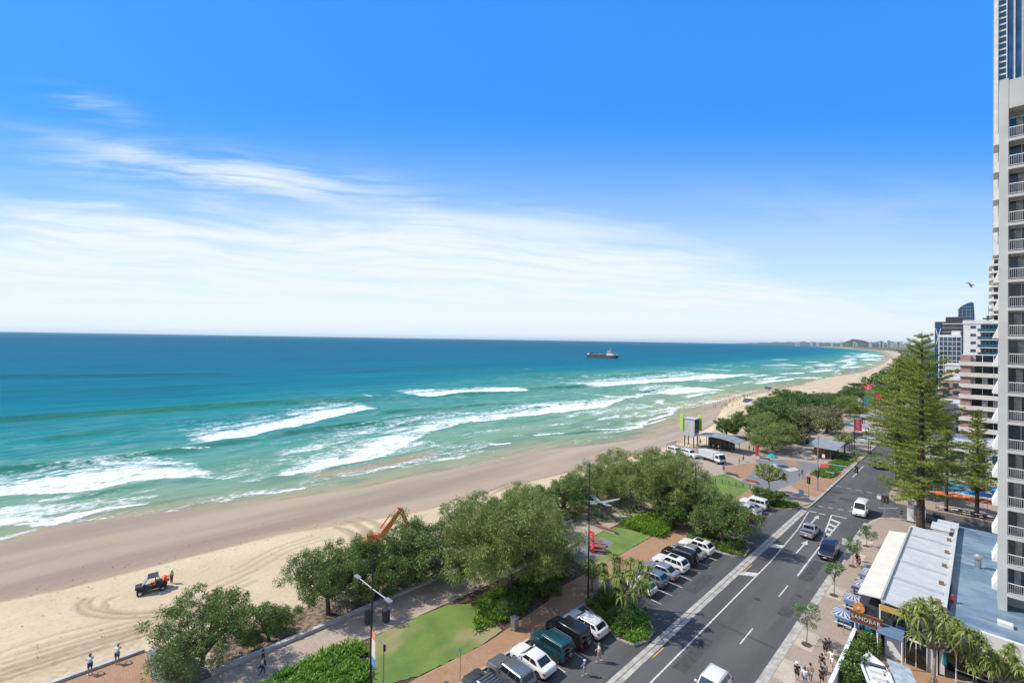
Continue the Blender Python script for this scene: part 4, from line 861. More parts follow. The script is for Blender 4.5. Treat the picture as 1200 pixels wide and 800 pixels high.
def crown_pts(r, n, rx, rz, cz, lobes, up=.25):
    pts = []
    while len(pts) < n:
        lb = lobes[r.integers(len(lobes))]
        d = r.normal(size=3); d /= np.linalg.norm(d); q = (.55 + .45 * r.random())
        p = np.array([lb[0] + d[0] * lb[3] * q, lb[1] + d[1] * lb[3] * q, lb[2] + d[2] * lb[3] * q * .8])
        if p[2] < cz - rz * .95: continue
        pts.append(p)
    return np.array(pts)
def broad_tree(name, H, R, seed, mat, label, cat='tree', n=170, n_leaf=75, lw=(.34, .07), puff=.75, trunk_h=.28, bark=BARK, droop=.35, lobes_n=9, tr=.22):
    r = np.random.default_rng(seed); T = thing(name, (0, 0, 0), label, cat)
    cz = H * .56; rz = H * .46; lobes = []
    for i in range(lobes_n):
        a = 2 * PI * (i + r.random() * .7) / lobes_n; q = R * (.35 + .33 * r.random()) * (0 if i == 0 else 1); zz = cz + rz * (r.random() * .9 - .45) + (rz * .35 if i == 0 else 0)
        lobes.append((math.cos(a) * q, math.sin(a) * q, zz, R * (.26 + .28 * r.random())))
    pts = crown_pts(r, n, R, rz, cz, lobes)
    rad = puff * (.5 + r.random(n) * .75)
    leaves('crown', pts, rad, n_leaf, lw, mat, droop, .6, T, .8, seed)
    b = MB(); th = H * trunk_h; lean = r.normal(size=2) * .05 * H
    b.tube([(0, 0, -.3), (lean[0] * .3, lean[1] * .3, th * .5), (lean[0], lean[1], th)], [tr * 1.5, tr * 1.1, tr], bark, 8)
    for lb in lobes:
        mid = (lean[0] * .6 + lb[0] * .45, lean[1] * .6 + lb[1] * .45, th + (lb[2] - th) * .55 + r.random() * .4)
        b.tube([(lean[0], lean[1], th * .9), mid, lb[:3]], [tr * .75, tr * .45, tr * .2], bark, 6)
        near_ = sorted(range(n), key=lambda i: np.linalg.norm(pts[i] - np.array(lb[:3])))[:7]
        for i in near_: b.tube([lb[:3] if i % 2 else mid, pts[i]], [tr * .18, .02], bark, 4, False)
    b.build('trunk', T, smooth=50)
    return T
def norfolk(name, H, R, seed, label, bare=.2, dens=1.0):
    r = np.random.default_rng(seed); T = thing(name, (0, 0, 0), label, 'tree'); b = MB()
    b.tube([(0, 0, -.3), (.05, .05, H * .3), (.1, 0, H * .7), (.1, 0, H)], [H * .0175, H * .0145, H * .008, .03], BARKD, 10)
    C, S_ = [], []; z = H * bare; 
    while z < H * .985:
        f = (z - H * bare) / (H * (1 - bare)); ln = R * ((1 - f) ** .62) * (.85 + .2 * r.random()) * (0.8 if f < .1 else 1) + .25; k = 6 if f < .8 else 5
        a0 = r.random() * 6
        for i in range(k):
            if r.random() < .2: continue
            a = a0 + 2 * PI * i / k + r.normal() * .09; L_ = ln * (.52 + .62 * r.random()); rise = .04 + .38 * f
            e1 = (math.cos(a) * L_ * .5, math.sin(a) * L_ * .5, z - L_ * .03 + L_ * rise * .3); e2 = (math.cos(a) * L_, math.sin(a) * L_, z + L_ * rise)
            b.tube([(.1, 0, z), e1, e2], [max(.02, .012 * L_ + .02), .03, .012], BARK, 4, False)
            m = max(3, int(L_ / .31 * dens))
            for q in range(m):
                t = .16 + .84 * (q + r.random() * .5) / m
                p = np.array([(.1, 0, z)]) * (1 - t) ** 2 + 2 * t * (1 - t) * np.array([e1]) + t * t * np.array([e2])
                wdt = L_ * .2 * math.sin(PI * min(1, t * .9 + .1)) + .14
                for sd in (-1, 0, 1):
                    u = r.random() * wdt * sd * (1 - .35 * f)
                    C.append((p[0][0] - math.sin(a) * u, p[0][1] + math.cos(a) * u, p[0][2] + .06 + abs(u) * .14)); S_.append(.16 + .12 * r.random())
        z += H * .030 * (1 - .02 * f) * (.85 + .3 * r.random())
    leaves('crown', C, S_, 7, (.32, .085), LEAF_PINE, -.35, .5, T, .6, seed, True, .1)
    b.build('trunk', T, smooth=50); return T
def rosette(r, c, n, L_, wdt, up, V, F_, dr=.55):
    for i in range(n):
        a = r.random() * 2 * PI; e = up + r.normal() * .4; d = np.array([math.cos(a) * math.cos(e), math.sin(a) * math.cos(e), math.sin(e)])
        s_ = np.cross(d, [0, 0, 1.]); s_ /= np.linalg.norm(s_) + 1e-6; l = L_ * (.7 + .5 * r.random()); g = np.array([0, 0, -dr * l])
        pts = [c, c + d * l * .45, c + d * l * .8 + g * .35, c + d * l * .98 + g]; ws = [wdt, wdt * 1.1, wdt * .8, .005]; o = len(V)
        for p, w_ in zip(pts, ws): V.append(p - s_ * w_ / 2); V.append(p + s_ * w_ / 2)
        for k in range(3): F_.append((o + 2 * k, o + 2 * k + 1, o + 2 * k + 3, o + 2 * k + 2))
def pandanus(name, H, R, seed, label, heads=16, n=26, L_=.95, mat=None):
    r = np.random.default_rng(seed); T = thing(name, (0, 0, 0), label, 'palm'); b = MB(); V, F_ = [], []
    b.tube([(0, 0, -.2), (.1, 0, H * .3), (.15, .1, H * .42)], [.16, .13, .12], BARKG, 8)
    for k in range(6):
        a = k * 1.05; b.tube([(math.cos(a) * .45, math.sin(a) * .45, -.1), (0.05, 0, H * .14)], [.04, .05], BARKG, 5)
    for i in range(heads):
        a = 2 * PI * i / heads + r.random() * .5; q = R * (.15 + .7 * r.random() ** .6); c = np.array([math.cos(a) * q, math.sin(a) * q, H * (.62 + .33 * r.random()) - q * .12])
        b.tube([(.15, .1, H * .42), (c[0] * .5, c[1] * .5, H * .5 + r.random() * .3), tuple(c)], [.09, .07, .05], BARKG, 5, False); rosette(r, c, n, L_, .1, .3, V, F_, .75)
        rosette(r, c + np.array([0, 0, .1]), n // 2, L_ * .7, .09, .8, V, F_, .4)
    np_mesh('crown', np.array(V), np.array(F_), [mat or LEAF_PAND], parent=T); b.build('trunk', T, smooth=50); return T
def bed(name, poly, n, L_, wdt, mat, seed, label, cat='plants', up=.9, z=.14, per=14, kind=None, group=None):
    """tufts of strap leaves filling a planting bed: ground cover nobody could count"""
    r = np.random.default_rng(seed); V, F_ = [], []; P = np.array(poly); lo, hi = P.min(0), P.max(0); k = 0
    def inside(x, y):
        c = False
        for (ax, ay), (bx, by) in zip(poly, poly[1:] + poly[:1]):
            if (ay > y) != (by > y) and x < (bx - ax) * (y - ay) / (by - ay) + ax: c = not c
        return c
    while k < n:
        x, y = lo + (hi - lo) * r.random(2)
        if not inside(x, y): continue
        k += 1; rosette(r, np.array([x, y, z + .05 + .1 * r.random()]), per, L_ * (.6 + .7 * r.random()), wdt, up, V, F_, .35)
    o = np_mesh(name, np.array(V), np.array(F_), [mat]); return tag(o, label, cat, group, kind)
def shrub(name, H, R, seed, mat, label, n=60, n_leaf=60, lw=(.16, .07), puff=.4):
    r = np.random.default_rng(seed); T = thing(name, (0, 0, 0), label, 'shrub'); pts = []
    for i in range(n):
        a = r.random() * 6.28; q = R * r.random() ** .5 * .85; pts.append((math.cos(a) * q, math.sin(a) * q, H * (.15 + .7 * r.random() * (1 - (q / R) ** 2 * .6))))
    leaves('foliage', pts, [puff * (.6 + .7 * r.random()) for _ in pts], n_leaf, lw, mat, 0, .7, T, .9, seed)
    b = MB(); 
    for i in range(0, n, 6): b.tube([(0, 0, -.1), pts[i]], [.04, .015], BARK, 4, False)
    b.build('stems', T); return T

OAK = [broad_tree('sheoak_tree', 12, 9, 11, LEAF_OAK, 'x', n=560, n_leaf=125, lw=(.42, .06), puff=1.0, droop=.6, lobes_n=17, tr=.3), broad_tree('sheoak_tree', 8.4, 6.4, 12, LEAF_OAK, 'x', n=330, n_leaf=115, lw=(.38, .06), puff=.85, droop=.5, lobes_n=13)]
MID = [broad_tree('coast_tree', 7.6, 5.8, 24, LEAF_MID, 'x', n=300, n_leaf=110, lw=(.27, .065), puff=.72, droop=.15, lobes_n=15), broad_tree('coast_tree', 6.5, 5.0, 27, LEAF_MID, 'x', n=250, n_leaf=110, lw=(.27, .065), puff=.62, droop=.15, lobes_n=11)]
TUCK = [broad_tree('tuckeroo_tree', 8.5, 6.5, 21, LEAF_TUCK, 'x', n=300, n_leaf=120, lw=(.26, .12), puff=.8, droop=.1, lobes_n=13), broad_tree('tuckeroo_tree', 5.5, 3.6, 22, LEAF_TUCK, 'x', n=190, n_leaf=105, lw=(.22, .1), puff=.55, droop=.1, lobes_n=10)]
BRZ = broad_tree('bronze_leaved_tree', 7, 4.5, 31, LEAF_BRONZE, 'x', n=170, n_leaf=85, lw=(.3, .1), puff=.7, lobes_n=9)
def tree(pool, x, y, z, H, R, label, rz, group=None):
    base = {OAK[0].name: (12, 9), OAK[1].name: (8.4, 6.4), MID[0].name: (7.6, 5.8), MID[1].name: (6.5, 5.0), TUCK[0].name: (8.5, 6.5), TUCK[1].name: (5.5, 3.6), BRZ.name: (7, 4.5)}[pool.name]
    return place(pool, USED, (x, y, z), rz, label, group, (R / base[1], R / base[1], H / base[0]))
gtr = 'coastal trees along the beachfront park'
dz_ = lambda x, y: float(sand_z(np.array(float(x)), np.array(float(y)))) + .1
TREES = [ # pool, base pixel or (x,y), height, radius, label
 (MID[0], (-49.2, 9.0), 7.2, 5.3, 'feathery green tree standing where the clay paving meets the grey ramp'),
 (MID[1], (-50.2, 15.0), 4.3, 2.9, 'low bushy tree between the ramp tree and the taller dune tree'),
 (MID[0], (-50.8, 21.2), 7.9, 5.5, 'spreading mid-green tree on the dune beside the low sea wall opposite the striped banner'),
 (MID[1], (-50.6, 26.8), 8.2, 5.2, 'dense bushy tree below the digger arm'),
 (MID[1], (-50.6, 32.4), 8.2, 7.0, 'dense dune tree that hides the body of the orange digger'),
 (OAK[0], (-39.2, 38.0), 12.2, 8.7, 'largest feathery she-oak shading the lawn and clay footpath'),
 (TUCK[1], (-38.2, 45.0), 5.0, 3.0, 'mid-height dark tree beside the picnic slab behind the red banner'),
 (MID[0], (-49.8, 42.5), 8.4, 6.6, 'green dune tree just seaward of the big she-oak'),
 (OAK[0], (-50.0, 52.5), 8.6, 6.4, 'she-oak with ragged top against the wet sand'),
 (MID[1], (-50.8, 62), 8.2, 6.4, 'dune tree seaward of the small promenade clearing'),
 (OAK[0], (-50.4, 71), 8.6, 6.4, 'grey-green dune tree past the promenade clearing'),
 (OAK[1], (-51.0, 80.5), 8.2, 6.2, 'she-oak on the dune halfway to the lookout tower'),
 (OAK[0], (-38.6, 75), 11.4, 8.8, 'tall she-oak behind the bright green planting and second lawn'),
 (OAK[1], (-44.0, 84.5), 9.2, 5.6, 'she-oak at the end of the promenade by the vans'),
 (TUCK[1], (-34.6, 69.5), 4.8, 2.8, 'small tree at the clay footpath beside the white sunroof car'),
 (MID[1], (-27.2, 71.0), 8.6, 5.4, 'broad tree in the second kerbed island throwing shade across the road'),
 (TUCK[1], (-31.5, 75.8), 5.6, 3.4, 'tree beside the red cars at the footpath edge'),
 (BRZ, (-41.0, 47.6), 5.6, 3.0, 'bronze-leaved tree next to the picnic table slab'),
 (TUCK[1], (-28.0, 94.6), 3.0, 3.2, 'dense dark bush in the planted island at the crossing'),
 (TUCK[0], (-50, 152), 8.5, 7.2, 'dark tree just behind the beach pavilion'),
 (TUCK[0], (-44.5, 160), 11.2, 9.0, 'broad dark tree at the back of the plaza'),
 (TUCK[1], (-56.5, 150), 6.4, 4.2, 'small dark tree on the sand edge past the pavilion'),
 (OAK[1], (-40.5, 141), 9.6, 8.2, 'olive tree spreading over the plaza by the teal umbrella'),
 (BRZ, (-36.5, 160), 11.5, 8.2, 'bronze tree behind the olive plaza tree'),
 (TUCK[0], (-51, 176), 11.5, 9.4, 'rounded dark tree along the sand behind the plaza trees'),
 (BRZ, (-36.5, 182), 10.2, 7.8, 'brownish thin-leaved tree over the park shelters'),
 (OAK[0], (-56, 196), 10.5, 8.6, 'olive tree on the dune edge beyond the plaza'),
 (TUCK[0], (-46, 208), 11.0, 9.4, 'broad dark tree farther down the beachfront'),
 (TUCK[1], (-60, 228), 10.5, 8.6, 'dark tree on the dune near the beach crowd'),
 (TUCK[0], (-46, 246), 8.5, 9.4, 'wide dark tree behind the distant lamp post'),
 (OAK[0], (-38, 232), 9.6, 7.6, 'olive tree beside the distant banner poles'),
 (TUCK[1], (-58, 262), 7.0, 7.5, 'dark tree rising above the far sand'),
 (TUCK[0], (-47, 290), 7.0, 8.0, 'dark tree below the star-shaped red banners'),
 (OAK[1], (-34, 275), 9.0, 7.0, 'olive tree at the road edge past the shelters'),
 (TUCK[0], (-52, 330), 6.0, 7.5, 'far rounded dark tree by the beach road'),
 (TUCK[1], (-42, 350), 6.5, 8.0, 'far dark tree beside the pines'),
 (TUCK[0], (-60, 390), 4.0, 7.0, 'far low dark tree at the dune'),
 (TUCK[1], (-50, 430), 6.0, 8.0, 'hazy dark tree where the beach curves away'),
 (TUCK[0], (-8.5, 121.5), 6.5, 4.2, 'leafy street tree behind the orange umbrellas'),
 (TUCK[1], (-12, 152), 7.0, 4.6, 'street tree hidden behind the tall pine'),
 (OAK[0], (-11, 178), 8.0, 5.0, 'olive street tree past the pine on the shop side'),
 (TUCK[0], (-12, 215), 8.0, 5.5, 'dark street tree on the shop side of the far road'),
 (TUCK[0], (-13.5, 250), 8.5, 6, 'rounded street tree below the glass hotel'),
 (TUCK[1], (-20.5, 205), 4.5, 3.5, 'small rounded tree at the roadside kerb beyond the amenities block'),
]
for i, (pool, (x, y), H, R, lb) in enumerate(TREES):
    z = dz_(x, y) if x < xd(y) else .08
    tree(pool, x, y, z, H, R, lb, (i * 1.7) % 6.28, gtr)
# far scrub behind the curve of the beach: one mass
r = np.random.default_rng(5); pts = []; rr = []
for k in range(900):
    y = 440 * (9 ** r.random()); x = xd(y) + (34 if y < 900 else 14) + r.random() * 60 * (y / 500) ** .6
    if -34 - (y - 400) * .0 < x < -8: continue
    pts.append((x, y, 1 + 3 * r.random())); rr.append(2.5 + 2.5 * r.random())
tag(leaves('coastal_scrub', pts, rr, 60, (1.9, 1.1), LEAF_TUCK, 0, .5, None, .7, 5), 'dark mass of scrub and trees behind the far curving beach', 'scrub', kind='stuff')
# pines
P1 = norfolk('norfolk_pine', 32.5, 9.8, 41, 'tallest Norfolk pine, full height beside the crossing', .17, 1.35); P1.location = (-7.1, 101.2, .1); P1.rotation_euler.z = 1.0; P1['group'] = 'Norfolk pines at the crossing'
P2 = norfolk('norfolk_pine', 19, 4.1, 42, 'slender Norfolk pine in front of the pink banded block', .26, .8); P2.location = (-.7, 110.6 + 4.2, .1); P2['group'] = 'Norfolk pines at the crossing'
def pine(proto, x, y, sc_, lb, rz):
    c = copy_tree(proto); c.location = (x, y, .1); c.scale = sc_; c.rotation_euler.z = rz; c['label'] = lb; return c
pine(P2, -13.2, 135.5, (2.05, 2.05, 1.44), 'second-tallest pine close behind the tallest one on its seaward side', 2.0)
P3 = norfolk('norfolk_pine', 17, 2.9, 44, 'short thin pine among the orange umbrellas', .48, .7); P3.location = (-4.6, 114.9, .1); P3['group'] = 'Norfolk pines at the crossing'
pine(P2, -27.0, 330, (1.5, 1.5, 1.22), 'thin dark pine beside the far yellow roof', 3.0)
pine(P2, -31.5, 345, (1.3, 1.3, 1.15), 'thinnest far pine standing seaward of its twin', .6)
pine(P2, -11.5, 190, (1.7, 1.7, 1.05), 'pine on the shop side of the far road', 1.6)
# pandanus
PA = pandanus('pandanus_palm', 6.4, 3.5, 51, 'big pandanus in the first kerbed island by the parked cars', 34, 34, .8); PA.location = (-26.6, 43.2, .15)
PB = pandanus('pandanus_palm', 3.6, 1.7, 52, 'small pandanus below the red banner at the foot of the lamp', 18, 28, .7); PB.location = (-32.5, 45.2, .1)
PC = pandanus('pandanus_palm', 7.4, 3.9, 53, 'large pandanus with a leaning trunk in front of the cafe', 21, 38, .95); PC.location = (-3.0, 55.3, .15); PC.rotation_euler.z = .4
def pand(proto, x, y, s_, rz, lb):
    c = copy_tree(proto); c.location = (x, y, .12); c.scale = (s_,) * 3; c.rotation_euler.z = rz; c['label'] = lb; return c
for o in (PA, PB, PC): o['group'] = 'pandanus palms'
pand(PC, .6, 55.6, .72, 2.2, 'pandanus hanging over the white fascia of the podium'); pand(PB, 1.5, 58.0, .95, 1, 'small pandanus clump at the corner of the terrace')
pand(PA, -29.3, 99.8, .98, 3, 'pandanus with splayed stems on the plaza by the dark bush'); pand(PA, -26.5, 154, .9, 5, 'pandanus beside the amenities block')
# young street trees
def sapling(H, R, seed, lb):
    r = np.random.default_rng(seed); T = thing('street_tree', (0, 0, 0), lb, 'tree', 'young street trees in the pavement'); b = MB(); b.tube([(0, 0, 0), (.05, .03, H * .35), (.0, .05, H * .55)], [.055, .045, .04], BARKG, 6); C = []
    for i in range(15):
        a = i * 2.4; q = R * (.25 + .7 * r.random()); c = (math.cos(a) * q, math.sin(a) * q, H * (.5 + .45 * r.random())); C.append(c); b.tube([(0, .05, H * (.35 + .2 * r.random())), (c[0] * .5, c[1] * .5, c[2] * .85), c], [.03, .02, .008], BARKG, 4, False)
    leaves('crown', C, [.34 + .2 * r.random() for _ in C], 95, (.15, .075), LEAF_TUCK, .2, .5, T, .9, seed); b.build('trunk', T, smooth=60)
    g_ = MB(); g_.cyl(0, 0, 0, .03, .45, SOIL, 14); g_.build('soil_ring', T); return T
for (x, y, H, R, s_, lb) in [(-12.15, 53.2, 4.4, 1.35, 61, 'sparse young street tree nearest the people on the pavement'), (-12.3, 66.0, 4.2, 1.25, 62, 'thin young street tree beside the striped umbrellas'), (-12.2, 76.5, 3.7, 1.0, 63, 'bronzy young street tree next to the black four-wheel drive'), (-12.0, 85.6, 3.0, 1.15, 64, 'round young street tree near the crossing')]:
    t = sapling(H, R, s_, lb); t.location = (x, y, .13)
# planting beds
bed('strap_leaf_plants', [(-42.9, 11), (-43.2, 16), (-42.4, 20.6), (-40.6, 20.8), (-37.2, 19.2), (-36.9, 9)], 620, .85, .075, LEAF_BED, 71, 'bright green strap-leaf planting beside the promenade and lawn', kind='stuff')
bed('strap_leaf_plants', [(-41.2, 64.8), (-34.0, 65), (-34.4, 70.5), (-40, 72)], 480, .95, .08, LEAF_BED, 72, 'bright green planting at the far end of the second lawn', kind='stuff')
bed('strap_leaf_plants', islands[0], 330, .6, .06, LEAF_BED, 73, 'green strap plants filling the first kerbed island', z=.17, kind='stuff')
bed('strap_leaf_plants', islands[1], 240, .5, .06, LEAF_BED, 74, 'dark strap plants in the second kerbed island', z=.17, kind='stuff')
bed('strap_leaf_plants', [(-27.5, 92.6), (-24.4, 94.4), (-23.5, 97), (-23.8, 98.2), (-29, 98.2)], 260, .45, .06, LEAF_BED, 75, 'green plants in the island at the crossing', z=.17, kind='stuff')
bed('strap_leaf_plants', [(-36.6, 40), (-34.8, 36), (-36, 30), (-40, 34), (-40, 44), (-36.3, 46)], 420, .7, .07, LEAF_BED, 76, 'shaded understorey plants below the largest she-oak', kind='stuff')
bed('strap_leaf_plants', [(-27.5, 122), (-23.4, 122), (-22.9, 150), (-26.5, 150)], 620, .6, .1, LEAF_BED, 77, 'green hedge-like planting along the kerb by the amenities block', kind='stuff')
bed('strap_leaf_plants', [(-43.8, 62), (-46.5, 62), (-46.5, 96), (-36.5, 88), (-36.8, 76)], 260, .6, .07, LEAF_BED, 78, 'scattered understorey plants under the she-oaks past the second lawn', kind='stuff')
S0 = shrub('courtyard_shrub', 2.1, 1.1, 81, LEAF_TUCK, 'tall shrub at the cafe end of the courtyard wall', 60, 60, (.2, .1)); S0.location = (-7.7, 56.4, .12); S0['group'] = 'shrubs inside the courtyard wall'
for (x, y, s_, lb) in [(-8.0, 54.2, .95, 'middle shrub inside the courtyard wall'), (-8.2, 52.0, 1.0, 'shrub beside the bow of the boat'), (-8.2, 49.9, .95, 'shrub at the street end of the courtyard wall')]:
    c = copy_tree(S0); c.location = (x, y, .12); c.scale = (s_,) * 3; c.rotation_euler.z = x * y; c['label'] = lb
S1 = shrub('roadside_shrub', 1.6, 1.6, 82, LEAF_TUCK, 'dark shrub filling the middle of the first kerbed island', 70, 60); S1.location = (-26.6, 42.6, .15)
for (x, y, s_, lb) in [(-29.6, 44.3, 1.1, 'dark shrub against the footpath side of the first island'), (-30.2, 70.5, 1.1, 'dark shrub under the tree of the second island'), (-25.2, 69.8, .6, 'low shrub at the tip of the second island'), (-36, 34.8, .9, 'dark shrub at the foot of the largest she-oak'), (-35.6, 41.5, 1.0, 'dark shrub between the footpath and the she-oak trunk'),
        (-45.9, 36.5, .7, 'small shrub against the sea wall'), (-52, 13.4, .8, 'low dune shrub near the ramp'), (-52.5, 26.2, .8, 'low shrub on the dune litter'), (-10, 118.5, .9, 'rounded shrub at the corner of the side street')]:
    c = copy_tree(S1); c.location = (x, y, dz_(x, y) if x < -47.4 else .12); c.scale = (s_,) * 3; c.rotation_euler.z = x * y; c['label'] = lb
# ------------------------------------------------------------------ vehicles (built nose towards +y, wheels on z = 0)
def wheel_into(T, x, y, r, w_, side):
    b = MB(); b.tube([(x - w_ / 2, y, r), (x - w_ / 2 + .02, y, r), (x + w_ / 2 - .02, y, r), (x + w_ / 2, y, r)], [r * .93, r, r, r * .93], RUBBER, 20); wh = b.build('wheel', T, smooth=40)
    b = MB(); xo = x + side * w_ / 2
    b.tube([(xo - side * .04, y, r), (xo + side * .012, y, r)], [r * .64, r * .62], CHROME, 16); b.tube([(xo, y, r), (xo + side * .02, y, r)], r * .12, DARKM, 8)
    for k in range(5):
        a = k * 1.2566 + .3; p0 = (xo + side * .016, y + math.cos(a) * r * .42, r + math.sin(a) * r * .42); b.tube([p0, (p0[0] + side * .004, p0[1], p0[2])], r * .13, BLACKP, 6)
    b.build('rim', wh)
def car(name, label, paint, L_=4.6, W=1.85, H=1.65, hood=1.0, belt=1.02, tail=1.05, wb=(1.35, -1.4), ws=(.95, .35), rg=(-2.15, -1.75), kind='suv', rails=False, sun=False, spare=False, bar=False, rack=False, tray=False, clad=False, cat='car', group=None, glass=None, wr=.34):
    T = thing(name, (0, 0, 0), label, cat, group); w = W / 2; f, rr = L_ / 2, -L_ / 2; glass = glass or GLASS_DARK
    # lower body: stations from nose to tail, (y, half width, sill height, shoulder height, top height)
    st = [(f, w * .74, .34, .58, .66), (f - .06, w * .84, .26, .64, .76), (f - .28, w * .95, .2, .72, hood - .1), (wb[0] + .45, w, .2, .78, hood - .03), (wb[0] - .35 if wb[0] - .35 > ws[0] else ws[0] + .1, w, .2, .82, hood + .02), (ws[0], w, .2, .84, belt), (0, w * 1.0, .2, .84, belt), (wb[1], w, .2, .86, (belt + tail) / 2), (rr + .38, w * .98, .24, .86, tail), (rr + .08, w * .93, .3, .8, tail - .04), (rr, w * .85, .36, .74, tail - .12)]
    st = sorted(st, key=lambda q: -q[0]); vs = []; K = 10
    for y, hw, z0, zs, zt in st:
        prof = [(-hw * .86, z0), (-hw * .985, z0 + .1), (-hw, zs - .12), (-hw * .985, zs), (-hw * .9, zt)]; vs += [(x, y, z) for x, z in prof]; vs += [(-x, y, z) for x, z in prof[::-1]]
    b = MB(); fs = []
    for i in range(len(st) - 1):
        for k in range(K - 1): fs.append((i * K + k, i * K + k + 1, (i + 1) * K + k + 1, (i + 1) * K + k))
        fs.append((i * K + K - 1, i * K, (i + 1) * K, (i + 1) * K + K - 1))
    fs += [tuple(range(K))[::-1], tuple(range((len(st) - 1) * K, len(st) * K))]
    b.add(vs, fs, paint)
    # cabin shell
    wt = w * (.80 if kind != 'box' else .9); wbt = w * .925; zr = H; zb = belt - .03
    yb0, yt0, yt1, yb1 = ws[0], ws[1], rg[1], rg[0]
    zr0 = H - .07; rim = [(-wbt, yb0, zb), (wbt, yb0, zb), (wbt, yb1, zb), (-wbt, yb1, zb)]; top = [(-wt, yt0, zr0 - .02), (wt, yt0, zr0 - .02), (wt, yt1, zr0 - .02), (-wt, yt1, zr0 - .02)]
    t2 = [(-wt * .86, yt0 - .16, H - .01), (wt * .86, yt0 - .16, H - .01), (wt * .86, yt1 + .12, H - .02), (-wt * .86, yt1 + .12, H - .02)]; tm = [(0, yt0 - .1, H), (0, yt1 + .1, H - .01)]
    b.add(rim + top + t2, [(0, 1, 5, 4), (1, 2, 6, 5), (2, 3, 7, 6), (3, 0, 4, 7), (4, 5, 9, 8), (5, 6, 10, 9), (6, 7, 11, 10), (7, 4, 8, 11), (8, 9, 10, 11)], paint)
    if tray: # open load bed
        b.box(-w * .82, w * .82, rr + .12, rg[0] - .05, tail - .02, tail + .012, BLACKP)
    bd = b.build('body', T, smooth=38)
    bv = bd.modifiers.new('bevel', 'BEVEL'); bv.width = .025; bv.segments = 2; bv.limit_method = 'ANGLE'; bv.angle_limit = math.radians(35)
    def panel(nm, q, inset, mat=None, off=.014):
        q = [Vector(p) for p in q]; c = sum(q, Vector()) / 4; n = (q[1] - q[0]).cross(q[3] - q[0]).normalized()
        if n.dot(c - Vector((0, 0, (H + belt) / 2))) < 0: n = -n
        u0, u1, v0, v1 = inset
        bil = lambda u, v: (q[0] * (1 - u) + q[1] * u) * (1 - v) + (q[3] * (1 - u) + q[2] * u) * v
        P = [bil(u0, v0), bil(u1, v0), bil(u1, v1), bil(u0, v1)]; m_ = MB(); P2 = [p + n * off for p in P]; P3 = [p - n * .01 for p in P]
        m_.add(P2 + P3, [(0, 1, 2, 3), (7, 6, 5, 4)] + [(i, i + 4, (i + 1) % 4 + 4, (i + 1) % 4) for i in range(4)], mat or glass); return m_.build(nm, T)
    panel('windscreen', [rim[0], rim[1], top[1], top[0]], (.06, .94, .1, .95)); panel('rear_window', [rim[3], rim[2], top[2], top[3]], (.09, .91, .16, .92))
    ln = yb0 - yb1
    cuts = [(.12, .42), (.45, .72), (.75, .94)] if kind in ('suv', 'wagon', 'box') else [(.14, .48), (.52, .86)] if kind in ('sedan', 'hatch') else [(.14, .5), (.54, .92)]
    if kind == 'van': cuts = [(.1, .30)]
    for s_, (a, c_, d, e) in ((-1, (rim[0], rim[3], top[3], top[0])), (1, (rim[1], rim[2], top[2], top[1]))):
        for u0, u1 in cuts: panel('side_window', [a, c_, d, e], (u0, u1, .14, .9))
    b = MB(); m_ = MB()
    for s_ in (-1, 1):
        for yy in wb:   # dark wheel arches
            P = [(s_ * (w + .004), yy + math.cos(t) * wr * 1.24, wr + math.sin(t) * wr * 1.24) for t in np.linspace(-.35, PI + .35, 14)]
            if s_ > 0: P = P[::-1]
            m_.slab(P, .05, BLACKP if not clad else RUBBER)
        m_.box(s_ * w - .03, s_ * w + .012, wb[1] + .4, wb[0] - .4, .2, .34 if clad else .27, BLACKP)
    m_.box(-w * .8, w * .8, f - .08, f + .012, .3, .42, BLACKP); m_.box(-w * .45, w * .45, f - .07, f + .006, .5, .66, BLACKP); m_.box(-w * .8, w * .8, rr - .012, rr + .1, .33, .46, BLACKP); m_.build('trim', T)
    for s_ in (-1, 1):
        for yy in wb: wheel_into(T, s_ * (w - .11), yy, wr, .22, s_)
        m_ = MB(); m_.slab([(s_ * w * .5, f - .03, .72), (s_ * w * .86, f - .12, .72), (s_ * w * .9, f - .3, .8), (s_ * w * .5, f - .06, .8)][::s_], .06, CLEARL); m_.build('headlight', T)
        m_ = MB(); m_.box(s_ * w * .9 - .12, s_ * w * .9 + .04, rr - .012, rr + .2, tail - .29, tail - .17, REDL) if kind != 'box' else m_.box(s_ * w * .84 - .07, s_ * w * .84 + .07, rr - .02, rr + .03, .6, .85, REDL); m_.build('tail_light', T)
        m_ = MB(); m_.box(s_ * (w + .01), s_ * (w + .2), ws[0] - .35, ws[0] - .22, belt + .02, belt + .17, paint); m_.build('mirror', T, bevel=.02)
    m_ = MB(); m_.box(-.19, .19, rr - .022, rr, .56, .68, WHITEP); m_.build('number_plate', T); m_ = MB(); m_.box(-.19, .19, f, f + .022, .44, .55, WHITEP); m_.build('number_plate', T)
    m_ = MB()
    for u in (ws[0] - .25, (ws[0] + rg[0]) / 2 + .05, rg[0] + .55):
        for s_ in (-1, 1): m_.box(s_ * w * .998 - .004, s_ * w * .998 + .006, u, u + .012, .36, belt - .16, BLACKP)
    m_.build('door_gap', T)
    if rails or rack:
        for s_ in (-1, 1): m_ = MB(); m_.tube([(s_ * wt * .93, yt0 - .2, H + .0), (s_ * wt * .93, yt0 - .35, H + .05), (s_ * wt * .93, yt1 + .2, H + .05), (s_ * wt * .93, yt1 + .1, H)], .02, CHROME if rails else BLACKP, 6); m_.build('roof_rail', T)
    if rack:
        for k in range(6 if rack is True else 2): m_ = MB(); yy = yt0 - .3 - k * (yt0 - yt1 - .5) / 5; m_.tube([(-wt * .95, yy, H + .09), (wt * .95, yy, H + .09)], .022, CHROME, 6); m_.build('roof_bar', T)
